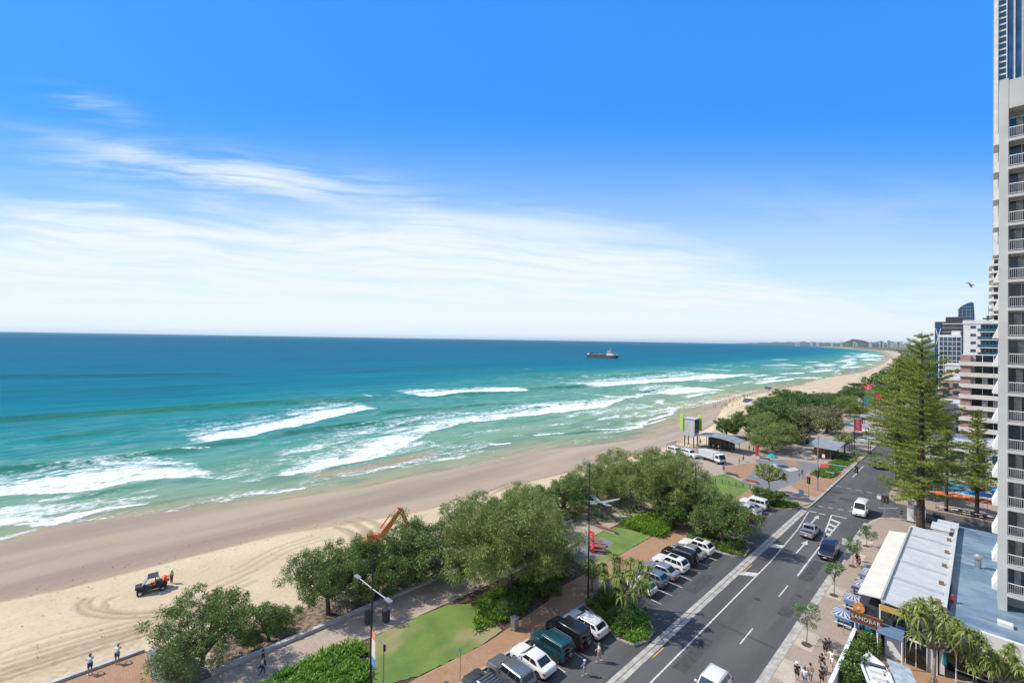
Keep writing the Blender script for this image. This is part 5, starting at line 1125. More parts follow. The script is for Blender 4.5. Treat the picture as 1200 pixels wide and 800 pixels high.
    if sun: m_ = MB(); m_.box(-wt * .62, wt * .62, yt1 + .75, yt0 - .3, H - .03, H + .008, glass); m_.build('sunroof', T)
    if spare:
        m_ = MB(); m_.tube([(0, rr - .02, .95), (0, rr - .24, .95)], .36, RUBBER, 20); sw = m_.build('spare_wheel', T); m_ = MB(); m_.tube([(0, rr - .2, .95), (0, rr - .255, .95)], .22, CHROME, 16); m_.build('rim', sw)
    if bar: m_ = MB(); m_.tube([(-w * .7, f + .05, .45), (-w * .7, f + .12, .8), (w * .7, f + .12, .8), (w * .7, f + .05, .45)], .03, CHROME, 6); m_.build('bull_bar', T)
    return T
P_WHITE = car_paint('white', (.72, .72, .7), .0); P_SILV = car_paint('silver', (.25, .27, .29), .55); P_LSILV = car_paint('light_silver', (.36, .38, .4), .5); P_GREY = car_paint('grey', (.2, .22, .25), .5); P_DGREY = car_paint('dark_grey', (.09, .1, .12), .5); P_BLACK = car_paint('black', (.012, .013, .016), .2)
P_TEAL = car_paint('teal', (.012, .07, .085), .3); P_RED = car_paint('red', (.38, .03, .02), .1); P_NAVY = car_paint('navy', (.02, .03, .055), .3); P_ORANGE = M('orange_enamel', (.6, .16, .025), .45, var=.1, coat=.3)
gp = 'cars parked nose-in beside the footpath'
def pk(c, x, y, rz=PI / 2, z=.0, g=gp): c.location = (x, y, z); c.rotation_euler.z = rz; c['group'] = g; return c
SUV = dict(L_=4.65, W=1.88, H=1.68, hood=1.02, belt=1.08, tail=1.12, ws=(1.0, .38), rg=(-2.2, -1.72), kind='suv')
FWD = dict(L_=4.75, W=1.92, H=1.88, hood=1.16, belt=1.2, tail=1.22, ws=(.85, .55), rg=(-2.28, -2.12), kind='box', wr=.38, clad=True)
SED = dict(L_=4.6, W=1.8, H=1.44, hood=.92, belt=.94, tail=1.02, ws=(1.0, .25), rg=(-1.85, -1.05), kind='sedan', wr=.32)
HAT = dict(L_=4.2, W=1.78, H=1.5, hood=.96, belt=.98, tail=1.02, ws=(1.0, .3), rg=(-2.0, -1.6), kind='hatch', wr=.32)
X0 = -29.0
pk(car('parked_car', 'dark grey wagon with silver roof bars at the street end of the row', P_DGREY, rack=True, **{**SUV, 'H': 1.55}), X0, 25.6)
pk(car('parked_car', 'grey seven-seat wagon between the roof-bar wagon and the white sedan', P_GREY, rails=True, **{**SUV, 'L_': 4.9, 'rg': (-2.3, -2.0)}), X0 + .1, 28.4)
pk(car('parked_car', 'white sedan with raked black rear glass beside the teal four-wheel drive', P_WHITE, **SED), X0 + .2, 31.1)
pk(car('four_wheel_drive', 'boxy dark teal four-wheel drive with a spare wheel on its tail', P_TEAL, spare=True, rails=True, bar=True, **{**FWD, 'H': 1.82, 'L_': 4.4, 'W': 1.82, 'rg': (-2.15, -2.0)}), X0 + .1, 33.8)
pk(car('four_wheel_drive', 'big black four-wheel drive with tail-mounted spare beside the teal one', P_BLACK, spare=True, **{**FWD, 'L_': 4.85}), X0, 36.5)
pk(car('parked_car', 'white wagon with silver rails tucked against the first kerbed island', P_WHITE, rails=True, **{**SUV, 'H': 1.55, 'L_': 4.7}), X0 + .3, 39.0)
pk(car('parked_car', 'white hatchback mostly hidden by the big pandanus', P_WHITE, **HAT), X0 + .1, 49.9)
pk(car('parked_car', 'silver hatchback with rounded roof, first clear of the pandanus', P_SILV, **{**SUV, 'H': 1.6, 'L_': 4.5}), X0, 52.6)
pk(car('parked_car', 'silver sedan beside the rounded silver hatchback', P_LSILV, **SED), X0 + .15, 55.3)
pk(car('parked_car', 'white crossover with black glass roof between silver sedan and black four-wheel drive', P_WHITE, sun=True, **SUV), X0 + .1, 58.0)
pk(car('four_wheel_drive', 'black four-wheel drive with silver rails and spare wheel in the second row', P_BLACK, spare=True, rails=True, **{**FWD, 'H': 1.78}), X0, 60.6)
pk(car('parked_car', 'silver sedan with raked tail next to the black four-wheel drive', P_LSILV, **{**SED, 'H': 1.5}), X0 + .2, 63.1)
pk(car('parked_car', 'white sloping-roof wagon with sunroof at the end by the second island', P_WHITE, sun=True, **{**SUV, 'L_': 4.8}), X0 + .3, 65.5)
gp2 = 'cars parked beyond the second island'
pk(car('parked_car', 'red hatchback half under the tree of the second island', P_RED, **HAT), X0 + .4, 78.0, g=gp2)
pk(car('parked_car', 'red small car nose-in past the other red one', P_RED, **{**HAT, 'L_': 4.0}), X0 + .3, 82.8, g=gp2)
pk(car('parked_car', 'white ute with open tray beside the red cars', P_WHITE, tray=True, **{**SUV, 'rg': (-.9, -.7), 'L_': 5.0, 'H': 1.6, 'tail': .98}), X0, 85.6, g=gp2)
pk(car('parked_car', 'silver sedan parked between white ute and white wagon', P_LSILV, **SED), X0 - .2, 88.0, g=gp2)
pk(car('four_wheel_drive', 'white four-wheel drive with spare wheel nearest the crossing bush', P_WHITE, spare=True, rails=True, **FWD), X0 - .2, 90.5, g=gp2)
# moving traffic
c = car('utility_truck', 'silver dual-cab ute driving away in the marked lane', P_LSILV, tray=True, cat='ute', **{**SUV, 'rg': (-.95, -.75), 'L_': 5.2, 'H': 1.75, 'tail': 1.05, 'wb': (1.55, -1.6), 'wr': .38}); pk(c, -18.9, 84.4, 0, .012, 'traffic on the beach road')
c = car('four_wheel_drive', 'black four-wheel drive approaching beside the hatched marking', P_BLACK, rails=True, bar=True, cat='car', **FWD); pk(c, -15.2, 78.0, PI, .012, 'traffic on the beach road')
c = car('sport_utility', 'white four-wheel drive approaching at the bottom of the street', P_WHITE, cat='car', rails=True, glass=GLASS_BLUE, **{**SUV, 'H': 1.75, 'W': 1.9}); pk(c, -15.95, 39.6, PI, .012, 'traffic on the beach road')
c = car('delivery_van', 'white high-roofed delivery van crossing the junction', P_WHITE, cat='van', L_=5.2, W=1.95, H=2.3, hood=1.15, belt=1.2, tail=1.25, wb=(1.6, -1.6), ws=(1.9, 1.15), rg=(-2.55, -2.45), kind='van', wr=.34); pk(c, -15.0, 101.6, PI, .012, 'traffic on the beach road')
for (x, y, pn, lb) in [(-17.6, 143, P_DGREY, 'dark car heading away beyond the junction'), (-14.2, 147, P_WHITE, 'white car in the kerb lane beyond the junction beside the pine'), (-17.5, 205, P_NAVY, 'navy car far along the beach road')]:
    c = car('passing_car', lb, pn, **SUV); pk(c, x, y, 0, .012, 'traffic on the beach road')
for (x, y, pn, lb) in [(-26.5, 196, P_WHITE, 'white car parked by the far shelters'), (-24.2, 176, P_WHITE, 'white van-like wagon parked beyond the amenities block'), (-24.6, 184, P_LSILV, 'silver car parked among the far roadside trees'), (-28, 240, P_WHITE, 'white car glimpsed near the blue banner'), (-25, 232, P_SILV, 'silver car under the far grey shelter')]:
    c = car('parked_car', lb, pn, **SUV); pk(c, x, y, PI * .6, .12, 'cars parked far along the esplanade')
for (x, y, pn, lb, rz) in [(-57.0, 116.6, P_WHITE, 'white four-wheel drive parked beside the lookout deck', 1.9), (-53.2, 116.8, P_WHITE, 'white van behind the tray truck by the lookout', 1.9)]:
    c = car('service_vehicle', lb, pn, cat='van', **{**FWD, 'spare': False, 'clad': False}); pk(c, x, y, -rz, .12, 'white service vehicles on the plaza')
c = car('utility_truck', 'black ute parked on the side street by the white signboard', P_NAVY, cat='ute', tray=True, **{**SUV, 'rg': (-.9, -.7)}); pk(c, -5.2, 106.0, -PI / 2, .01, 'cars on the side street')
c = car('parked_car', 'silver car parked behind the cafe under the pine', P_LSILV, **SED); pk(c, -5.6, 87.5, PI / 2, .12, 'cars behind the cafe')
# tray truck
T = thing('tray_truck', (-47.2, 116.6, .12), 'white tray truck with a covered load parked on the plaza', 'truck', rz=-1.95)
b = MB(); b.box(-1.05, 1.05, 1.4, 3.1, .7, 1.3, WHITE_PAINT); b.prism([(-1.05, 1.4), (1.05, 1.4), (1.0, 2.75), (-1.0, 2.75)], 1.3, 2.35, WHITE_PAINT); b.build('cab', T, bevel=.06)
b = MB(); b.slab([(-.9, 3.11, 1.32), (.9, 3.11, 1.32), (.85, 2.79, 2.2), (-.85, 2.79, 2.2)], .05, GLASS_DARK); b.build('windscreen', T)
for s_ in (-1, 1): b = MB(); b.box(s_ * 1.03 - .02, s_ * 1.03 + .03, 1.7, 2.6, 1.4, 2.1, GLASS_DARK); b.build('side_window', T)
b = MB(); b.box(-1.15, 1.15, -3.6, 1.25, .85, 2.4, ROOF_W); b.box(-1.2, 1.2, -3.65, 1.3, 2.4, 2.48, ROOF_W)
for k in range(8): b.box(-1.18, 1.18, -3.4 + k * .62, -3.35 + k * .62, .9, 2.44, PALE)
b.build('load_box', T); b = MB(); b.box(-.9, .9, -3.5, 3.0, .5, .8, DARKM); b.build('chassis', T)
for s_ in (-1, 1):
    for y in (2.2, -2.2): wheel_into(T, s_ * .95, y, .42, .26, s_)
# beach buggy with orange gear
BUG = M('buggy_dark', (.035, .04, .042), .5, spec=.25)
T = thing('beach_buggy', (0, 0, 0), 'dark side-by-side beach buggy carrying orange rescue gear on the sand', 'buggy'); x, y, z = GS(178, 692); T.location = (x, y, z + .02); T.rotation_euler.z = math.radians(173)
b = MB(); b.box(-.75, .75, -1.5, 1.5, .45, .7, BLACKP); b.prism([(-.7, .8), (.7, .8), (.5, 1.65), (-.5, 1.65)], .7, 1.02, BUG); b.box(-.75, .75, -1.55, -.35, .7, 1.0, BUG); b.build('body', T, bevel=.05)
b = MB()
for s_ in (-1, 1): b.tube([(s_ * .7, .95, 1.0), (s_ * .6, .35, 1.85), (s_ * .6, -.5, 1.88), (s_ * .7, -.75, 1.0)], .035, BLACKP, 8)
b.build('roll_cage', T); b = MB(); b.slab([(-.68, .45, 1.9), (-.68, -.62, 1.92), (.68, -.62, 1.92), (.68, .45, 1.9)][::-1], .06, BUG); b.build('roof', T)
b = MB(); b.slab([(-.62, .97, 1.03), (.62, .97, 1.03), (.55, .42, 1.8), (-.55, .42, 1.8)], .02, M('perspex', (.25, .33, .36), .1, spec=.8)); b.build('windscreen', T)
for s_ in (-1, 1): b = MB(); b.box(s_ * .33 - .22, s_ * .33 + .22, -.3, .15, .8, .95, M('orange_vinyl', (.5, .14, .04), .6)); b.box(s_ * .33 - .22, s_ * .33 + .22, -.38, -.28, .9, 1.45, MATS['orange_vinyl']); b.build('seat', T)
for s_ in (-1, 1):
    for yy in (1.15, -1.1):
        b = MB(); b.tube([(s_ * .72 - .16, yy, .34), (s_ * .72 - .12, yy, .34), (s_ * .72 + .12, yy, .34), (s_ * .72 + .16, yy, .34)], [.28, .34, .34, .28], RUBBER, 16); wh = b.build('wheel', T); b = MB(); b.tube([(s_ * .88, yy, .34), (s_ * .895, yy, .34)], .17, CHROME, 12); b.build('rim', wh)
    b = MB(); b.tube([(s_ * .45, 1.6, .85), (s_ * .45, 1.68, .85)], .1, CLEARL, 10); b.build('headlight', T)
R_ = thing('rescue_board', (x + .1, y, z + .02), 'orange rescue tube and gear bag lying in the buggy tray', 'rescue gear', rz=T.rotation_euler.z); b = MB(); b.tube([(-.6, -1.1, 1.2), (-.3, -1.2, 1.32), (.3, -1.2, 1.32), (.6, -1.1, 1.2)], [.12, .24, .24, .12], M('rescue_orange', (.7, .12, .03), .6), 12); b.box(-.5, .5, -1.75, -1.35, 1.0, 1.35, MATS['rescue_orange']); b.build('gear', R_, smooth=50)
# digger behind the dune trees
ex, ey = G(431, 652, -2.0); ez = dz_(ex, ey) - .1
T = thing('excavator', (ex, ey, ez), 'orange excavator on the sand, arm folded above the dark dune trees', 'excavator', rz=math.radians(-42))
b = MB(); b.box(-1.3, 1.3, -1.6, 1.0, 1.0, 2.1, P_ORANGE); b.box(-1.3, 1.3, -2.2, -1.6, 1.1, 2.0, DARKM); b.build('body', T, bevel=.06)
b = MB(); b.box(-1.25, -.35, -.3, 1.35, 1.1, 2.95, P_ORANGE); b.build('cab', T, bevel=.06); b = MB(); b.box(-1.15, -.45, 1.34, 1.38, 1.5, 2.8, GLASS_DARK); b.box(-1.28, -1.24, -.1, 1.2, 1.7, 2.8, GLASS_DARK); b.build('window', T)
for s_ in (-1, 1):
    b = MB(); b.tube([(s_ * 1.15, -1.7, .45), (s_ * 1.15, -1.7, .46)], .1, DARKM, 6); b.v = []; b.f = []; b.m = []
    P = [(s_ * 1.15 - .3, -1.9, .45), (s_ * 1.15 - .3, -1.6, .0), (s_ * 1.15 - .3, 1.6, .0), (s_ * 1.15 - .3, 1.9, .45), (s_ * 1.15 - .3, 1.6, .9), (s_ * 1.15 - .3, -1.6, .9)]; b.slab(P[::-1], -.6, RUBBER); b.build('track', T)
b = MB(); b.slab([(.05, .6, 1.7), (.05, 1.9, 3.6), (.05, 4.3, 6.8), (.05, 4.8, 6.6), (.05, 2.6, 3.0), (.05, 1.3, 1.4)], .4, P_ORANGE); b.build('boom', T, bevel=.03)
b = MB(); b.slab([(.0, 4.2, 7.2), (.0, 4.95, 7.1), (.0, 6.1, 4.3), (.0, 5.7, 4.1)], .36, P_ORANGE); b.build('arm', T, bevel=.03)
b = MB(); b.tube([(-.15, 1.7, 4.0), (-.15, 3.0, 5.9)], .11, P_ORANGE, 8); b.tube([(-.15, 3.0, 5.9), (-.15, 4.2, 7.1)], .06, CHROME, 8); b.build('hydraulic_ram', T)
b = MB(); b.slab([(-.5, 5.7, 4.3), (-.5, 6.3, 4.2), (-.5, 6.3, 3.4), (-.5, 5.7, 3.1), (-.5, 5.2, 3.6)], -1.0, DARKM); b.build('bucket', T)
# hopper ship
dS = math.atan2(14.0, 85.0)
T = thing('dredging_ship', (-555, 802, -5), 'dredging ship with red hull midships, white wheelhouse near the bow, out at sea', 'ship', rz=math.radians(4))
HULL = M('hull_red', (.13, .06, .07), .6, var=.2, scale=.2); HULLD = M('hull_dark', (.02, .03, .05), .5)
b = MB(); P = [(-36, -6), (20, -7), (28, -6), (35, -1), (36, 0), (35, 1), (28, 6), (20, 7), (-36, 6)]; b.prism(P, 1.4, 5.5, HULL); b.prism(P, -.6, 1.4, HULLD); b.prism([(24, -6.4), (29, -5.6), (36.4, -.6), (36.6, 0), (36.4, .6), (29, 5.6), (24, 6.4)], 5.5, 8.0, WHITE_PAINT); b.prism([(25.5, -6.45), (29, -5.7), (36.2, -1), (36.3, 0), (36.2, 1), (29, 5.7), (25.5, 6.45)], 2.6, 5.4, HULLD); b.build('hull', T)
b = MB(); b.box(12, 25, -6, 6, 5.5, 9, WHITE_PAINT); b.box(13, 23, -5, 5, 9, 12, M('ship_cream', (.6, .5, .35), .6)); b.box(14.5, 21, -6, 6, 12, 14.6, WHITE_PAINT); b.build('superstructure', T); b = MB(); b.box(14.4, 21.1, -6.1, 6.1, 12.9, 13.9, GLASS_DARK); b.build('bridge_window', T)
b = MB(); b.cyl(17.5, 0, 14.6, 21, .35, WHITE_PAINT, 6); b.box(17, 18, -2.5, 2.5, 18, 18.4, WHITE_PAINT); b.build('mast', T)
b = MB(); b.box(-30, 10, -5.6, -5, 5.5, 6.8, HULL); b.box(-30, 10, 5, 5.6, 5.5, 6.8, HULL)
for k in range(9): b.box(-28 + k * 4.4, -27.2 + k * 4.4, -5, 5, 5.5, 8.4 if k % 3 else 9.6, DARKM)
b.tube([(-25, -5.8, 7), (8, -5.8, 7.6)], .5, PALE, 8); b.build('hopper', T); b = MB(); b.box(-35, -30, -5, 5, 5.5, 8.5, WHITE_PAINT); b.cyl(-33, 0, 8.5, 13, .4, HULL, 6); b.tube([(-33, 0, 9), (-42, 0, 11.5)], .35, HULL, 6); b.build('stern_gantry', T)
# boat on a trailer in the courtyard
T = thing('boat', (-6.55, 51.6, .15), 'small white runabout boat with a blue stripe and striped canopy in the courtyard', 'boat', rz=.32)
HB = M('boat_white', (.7, .71, .7), .35, var=.05, coat=.4); BB = M('boat_blue', (.01, .08, .38), .4)
def hull(z0, z1, s0, s1, mat, b):
    O = [(-1, -2.3), (1, -2.3), (1.05, 0), (.85, 1.2), (0, 2.6), (-.85, 1.2), (-1.05, 0)]; n = len(O); vs = [(x * s0, y * (s0 * .3 + .7), z0) for x, y in O] + [(x * s1, y * (s1 * .3 + .7), z1) for x, y in O]
    b.add(vs, [tuple(range(n))[::-1]] + [(i, (i + 1) % n, n + (i + 1) % n, n + i) for i in range(n)], mat); return [(x * s1, y * (s1 * .3 + .7), z1) for x, y in O]
b = MB(); hull(.45, .95, .45, .88, HB, b); hull(1.12, 1.3, .97, 1.0, HB, b); top = hull(.95, 1.12, .88, .97, BB, b); b.build('hull', T)
b = MB(); n = 7; O = [(-1, -2.3), (1, -2.3), (1.05, 0), (.85, 1.2), (0, 2.6), (-.85, 1.2), (-1.05, 0)]; I = [(x * .8, y * .86) for x, y in O]; vs = [(x, y, 1.305) for x, y in O] + [(x, y, 1.305) for x, y in I]; b.add(vs, [(i, (i + 1) % n, n + (i + 1) % n, n + i) for i in range(n)], HB)
b.add([(x, y, 1.0) for x, y in I], [tuple(range(n))], CREAM); b.add([(x, y, 1.0) for x, y in I] + [(x, y, 1.305) for x, y in I], [(i, n + i, n + (i + 1) % n, (i + 1) % n) for i in range(n)], HB); b.build('deck', T)
b = MB(); b.slab([(-.85, .3, 1.3), (.85, .3, 1.3), (.75, 0, 1.75), (-.75, 0, 1.75)], .03, GLASS_BLUE); b.build('windscreen', T); b = MB(); b.box(-.5, .5, -1.4, -.9, 1.0, 1.4, WHITE_PAINT); b.box(-.5, .5, -.4, 0, 1.0, 1.35, WHITE_PAINT); b.build('seat', T)
b = MB(); b.box(-.25, .25, -2.75, -2.3, .7, 1.6, DARKM); b.build('outboard', T)
T = thing('boat_trailer', (-6.55, 51.6, .14), 'galvanised trailer under the white runabout boat', 'trailer', rz=.32); b = MB(); b.box(-.6, -.5, -2.2, 1.6, .36, .44, STEEL); b.box(.5, .6, -2.2, 1.6, .36, .44, STEEL); b.tube([(-.55, 1.6, .4), (0, 3.0, .42)], .05, STEEL, 6); b.tube([(.55, 1.6, .4), (0, 3.0, .42)], .05, STEEL, 6); b.box(-1.0, 1.0, -.9, -.8, .28, .36, STEEL); b.build('frame', T)
for s_ in (-1, 1): b = MB(); b.tube([(s_ * 1.0 - .09, -.85, .3), (s_ * 1.0 + .09, -.85, .3)], .29, RUBBER, 16); b.build('wheel', T)
T = thing('canopy_tent', (-4.55, 51.9, .14), 'pale blue-white tarpaulin shade folded beside the boat', 'canopy', rz=.32); b = MB(); b.slab([(-.9, -1.4, 1.5), (.7, -1.4, 1.3), (.7, 1.8, 1.5), (-.9, 1.8, 1.75)], .04, M('tarp', (.42, .5, .56), .6, var=.2, scale=2)); b.build('canvas', T)
for x_ in (-.85, .65):
    for y_ in (-1.3, 1.7): b = MB(); b.cyl(x_, y_, 0, 1.42, .03, STEEL, 6); b.build('post', T)
# ------------------------------------------------------------------ people
SKIN = M('skin', (.42, .25, .17), .6, var=.08); SKIN2 = M('skin_dark', (.2, .11, .07), .6, var=.08); HAIR = M('hair_brown', (.04, .025, .015), .7); HAIRB = M('hair_fair', (.3, .2, .09), .7)
def skin_mesh(name, V, E, R, mat, sub=1, root=0):
    me = bpy.data.meshes.new(name); me.from_pydata(V, E, []); o = bpy.data.objects.new(name, me); COL.objects.link(o)
    sk_ = o.modifiers.new('s', 'SKIN'); sk_.use_smooth_shade = True
    for i, v in enumerate(me.skin_vertices[0].data): v.radius = (R[i], R[i]); v.use_root = (i == root)
    ss = o.modifiers.new('u', 'SUBSURF'); ss.levels = ss.render_levels = sub
    dg = bpy.context.evaluated_depsgraph_get(); out = bpy.data.meshes.new_from_object(o.evaluated_get(dg)); bpy.data.objects.remove(o)
    out.name = name; out.materials.clear(); out.materials.append(mat); return out
J0 = dict(pel=(0, 0, .95), spi=(0, .01, 1.14), che=(0, 0, 1.34), nec=(0, .0, 1.49), hd=(0, .02, 1.60), ht=(0, .015, 1.71), sl=(-.17, 0, 1.41), sr=(.17, 0, 1.41), el=(-.23, -.02, 1.13), er=(.23, -.02, 1.13), wl=(-.25, .06, .89), wr=(.25, .06, .89),
          pl=(-.09, 0, .91), pr=(.09, 0, .91), kl=(-.1, .02, .5), kr=(.1, .02, .5), al=(-.1, -.03, .08), ar=(.1, -.03, .08), tl=(-.11, .12, .035), tr=(.11, .12, .035))
def pose(**k): d = dict(J0); d.update(k); return d
POSES = {
 'standing': pose(el=(-.24, -.03, 1.13), wl=(-.2, .12, .95)),
 'walking': pose(kl=(-.1, .16, .52), al=(-.1, .22, .12), tl=(-.1, .37, .09), kr=(.1, -.05, .5), ar=(.1, -.33, .13), tr=(.1, -.2, .04), el=(-.23, -.12, 1.15), wl=(-.23, -.12, .92), er=(.23, .06, 1.14), wr=(.22, .25, .97)),
 'leaning': pose(spi=(0, .08, 1.12), che=(0, .22, 1.25), nec=(0, .33, 1.36), hd=(0, .42, 1.44), ht=(0, .46, 1.54), sl=(-.17, .27, 1.3), sr=(.17, .27, 1.3), el=(-.24, .42, 1.1), er=(.24, .42, 1.1), wl=(-.12, .62, 1.06), wr=(.12, .62, 1.06)),
 'sitting': pose(pel=(0, 0, .5), spi=(0, .0, .69), che=(0, .03, .89), nec=(0, .05, 1.04), hd=(0, .08, 1.15), ht=(0, .08, 1.26), sl=(-.17, .04, .96), sr=(.17, .04, .96), el=(-.23, .08, .7), er=(.23, .08, .7), wl=(-.15, .3, .62), wr=(.15, .3, .62), pl=(-.09, .02, .48), pr=(.09, .02, .48), kl=(-.12, .44, .5), kr=(.12, .44, .5), al=(-.12, .42, .08), ar=(.12, .42, .08), tl=(-.12, .57, .035), tr=(.12, .57, .035)),
}
BR = dict(pel=.125, spi=.115, che=.135, nec=.055, hd=.088, ht=.07, sl=.062, sr=.062, el=.042, er=.042, wl=.028, wr=.028, pl=.095, pr=.095, kl=.06, kr=.06, al=.038, ar=.038, tl=.03, tr=.03)
BE = [('pel', 'spi'), ('spi', 'che'), ('che', 'nec'), ('nec', 'hd'), ('hd', 'ht'), ('che', 'sl'), ('che', 'sr'), ('sl', 'el'), ('sr', 'er'), ('el', 'wl'), ('er', 'wr'), ('pel', 'pl'), ('pel', 'pr'), ('pl', 'kl'), ('pr', 'kr'), ('kl', 'al'), ('kr', 'ar'), ('al', 'tl'), ('ar', 'tr')]
BODY = {}
def body_parts(pn):
    if pn in BODY: return BODY[pn]
    P = POSES[pn]; ks = list(P); ix = {k: i for i, k in enumerate(ks)}
    bm_ = skin_mesh('body', [P[k] for k in ks], [(ix[a], ix[b_]) for a, b_ in BE], [BR[k] for k in ks], SKIN)
    # hands: palm, four fingers and a thumb, rooted inside the wrist; nose and ears on the head
    h = MB(); g = MB()
    for s_, e, w_ in ((-1, 'el', 'wl'), (1, 'er', 'wr')):
        E_, W_ = Vector(P[e]), Vector(P[w_]); d = (W_ - E_).normalized(); sd = Vector((0, 1, 0)) if abs(d.y) < .7 else Vector((1, 0, 0)); sd = (sd - d * sd.dot(d)).normalized()
        h.tube([W_ - d * .02, W_ + d * .045, W_ + d * .09], [.026, .04, .034], SKIN, 6)
        for q, ln in enumerate((.07, .08, .075, .06)): o = sd * (-.027 + .018 * q); h.tube([W_ + d * .075 + o, W_ + d * (.08 + ln * .55) + o, W_ + d * (.08 + ln) + o - Vector((s_ * .012, 0, 0))], [.010, .009, .006], SKIN, 5)
        h.tube([W_ + d * .02 - sd * .025, W_ + d * .05 - sd * .055, W_ + d * .085 - sd * .06], [.013, .011, .007], SKIN, 5)
    hd, ht = Vector(P['hd']), Vector(P['ht']); u = (ht - hd).normalized(); fw = Vector((0, 1, 0)); fw = (fw - u * fw.dot(u)).normalized()
    h.tube([hd + u * .055 + fw * .07, hd + u * .02 + fw * .112], [.008, .016], SKIN, 6)
    for s_ in (-1, 1): h.tube([hd + u * .03 + Vector((s_ * .08, 0, 0)), hd + u * .03 + Vector((s_ * .1, -.012, 0))], [.026, .02], SKIN, 7); g.tube([hd + u * .05 + fw * .078 + Vector((s_ * .032, 0, 0)), hd + u * .05 + fw * .094 + Vector((s_ * .032, 0, 0))], .009, BLACKP, 6)
    g.box(hd.x - .025, hd.x + .025, (hd + fw * .086).y, (hd + fw * .094).y, (hd - u * .02).z - .004, (hd - u * .02).z + .004, REDL)
    bm2 = bmesh.new(); bm2.from_mesh(bm_); tmp = bpy.data.meshes.new('t'); tmp.from_pydata(h.v, [], h.f); bm2.from_mesh(tmp); bm2.to_mesh(bm_); bm2.free()
    fo = bpy.data.meshes.new('face'); fo.from_pydata(g.v, [], g.f); fo.materials.append(BLACKP)
    def sub(keys, rad, ed, extra=None):
        Q = dict(P); Q.update(extra or {}); kk = list(keys); i2 = {k: i for i, k in enumerate(kk)}
        return skin_mesh('cloth', [Q[k] for k in kk], [(i2[a], i2[b_]) for a, b_ in ed], [rad[k] for k in kk], WHITE_PAINT)
    mid = lambda a, b_, t: tuple(Vector(P[a]).lerp(Vector(P[b_]), t))
    sh = sub(['pel', 'spi', 'che', 'sl', 'sr', 'ml', 'mr'], dict(pel=.145, spi=.135, che=.155, sl=.08, sr=.08, ml=.07, mr=.07), [('pel', 'spi'), ('spi', 'che'), ('che', 'sl'), ('che', 'sr'), ('sl', 'ml'), ('sr', 'mr')], dict(ml=mid('sl', 'el', .6), mr=mid('sr', 'er', .6)))
    so_ = sub(['pel', 'pl', 'pr', 'ml', 'mr'], dict(pel=.14, pl=.115, pr=.115, ml=.095, mr=.095), [('pel', 'pl'), ('pel', 'pr'), ('pl', 'ml'), ('pr', 'mr')], dict(ml=mid('pl', 'kl', .8), mr=mid('pr', 'kr', .8)))
    tr_ = sub(['pel', 'pl', 'pr', 'kl', 'kr', 'ml', 'mr'], dict(pel=.14, pl=.11, pr=.11, kl=.08, kr=.08, ml=.06, mr=.06), [('pel', 'pl'), ('pel', 'pr'), ('pl', 'kl'), ('pr', 'kr'), ('kl', 'ml'), ('kr', 'mr')], dict(ml=mid('kl', 'al', .95), mr=mid('kr', 'ar', .95)))
    hb = MB(); c = hd + u * .045 - fw * .012
    for i in range(7):
        for k in range(12): pass
    V, F_ = [], []
    for i in range(6):
        t = i / 5 * PI * .56
        for k in range(14):
            a = 2 * PI * k / 14; rr_ = .112 * math.sin(t) * (1 if math.sin(a) < .3 else .93); V.append(tuple(c + Vector((math.cos(a) * rr_ * .9, 0, 0)) + fw * math.sin(a) * rr_ + u * (.118 * math.cos(t) - (.05 * t / 1.7 if math.sin(a) < 0 else -.012))))
    F_ = [(i * 14 + k, i * 14 + (k + 1) % 14, (i + 1) * 14 + (k + 1) % 14, (i + 1) * 14 + k) for i in range(5) for k in range(14)]
    hm = bpy.data.meshes.new('hair'); hm.from_pydata(V, [], F_); hm.materials.append(HAIR); hm.shade_smooth()
    hat = MB(); hc = c + u * .06; hat.tube([hc, hc + u * .012], [.17, .165], WHITE_PAINT, 16); hat.tube([hc, hc + u * .075], [.115, .09], WHITE_PAINT, 14); hatm = bpy.data.meshes.new('hat'); hatm.from_pydata(hat.v, [], hat.f); hatm.materials.append(WHITE_PAINT)
    sb = MB()
    for a, t in (('al', 'tl'), ('ar', 'tr')):
        A_, T_ = Vector(P[a]), Vector(P[t]); zz = A_.z - .08; d = (T_ - A_); d.z = 0; d.normalize(); A2 = Vector((A_.x, A_.y, zz + .04)) - d * .05; sb.tube([A2, A2 + d * .12, A2 + d * .24], [.05, .052, .038], WHITE_PAINT, 8)
    sm = bpy.data.meshes.new('shoes'); sm.from_pydata(sb.v, [], sb.f); sm.materials.append(WHITE_PAINT); sm.shade_smooth()
    BODY[pn] = dict(body=bm_, face=fo, shirt=sh, shorts=so_, trousers=tr_, hair=hm, hat=hatm, shoes=sm); return BODY[pn]
CL = {k: M('cloth_' + k, c, .85, var=.15, scale=6) for k, c in dict(white=(.72, .72, .7), black=(.02, .02, .022), navy=(.03, .05, .12), blue=(.06, .16, .35), red=(.45, .04, .04), pink=(.55, .3, .3), grey=(.25, .25, .26), green=(.1, .2, .08), khaki=(.32, .27, .18), denim=(.07, .11, .18), hivis=(.45, .65, .05), orange=(.7, .2, .03), teal=(.03, .3, .33), yellow=(.7, .5, .06)).items()}
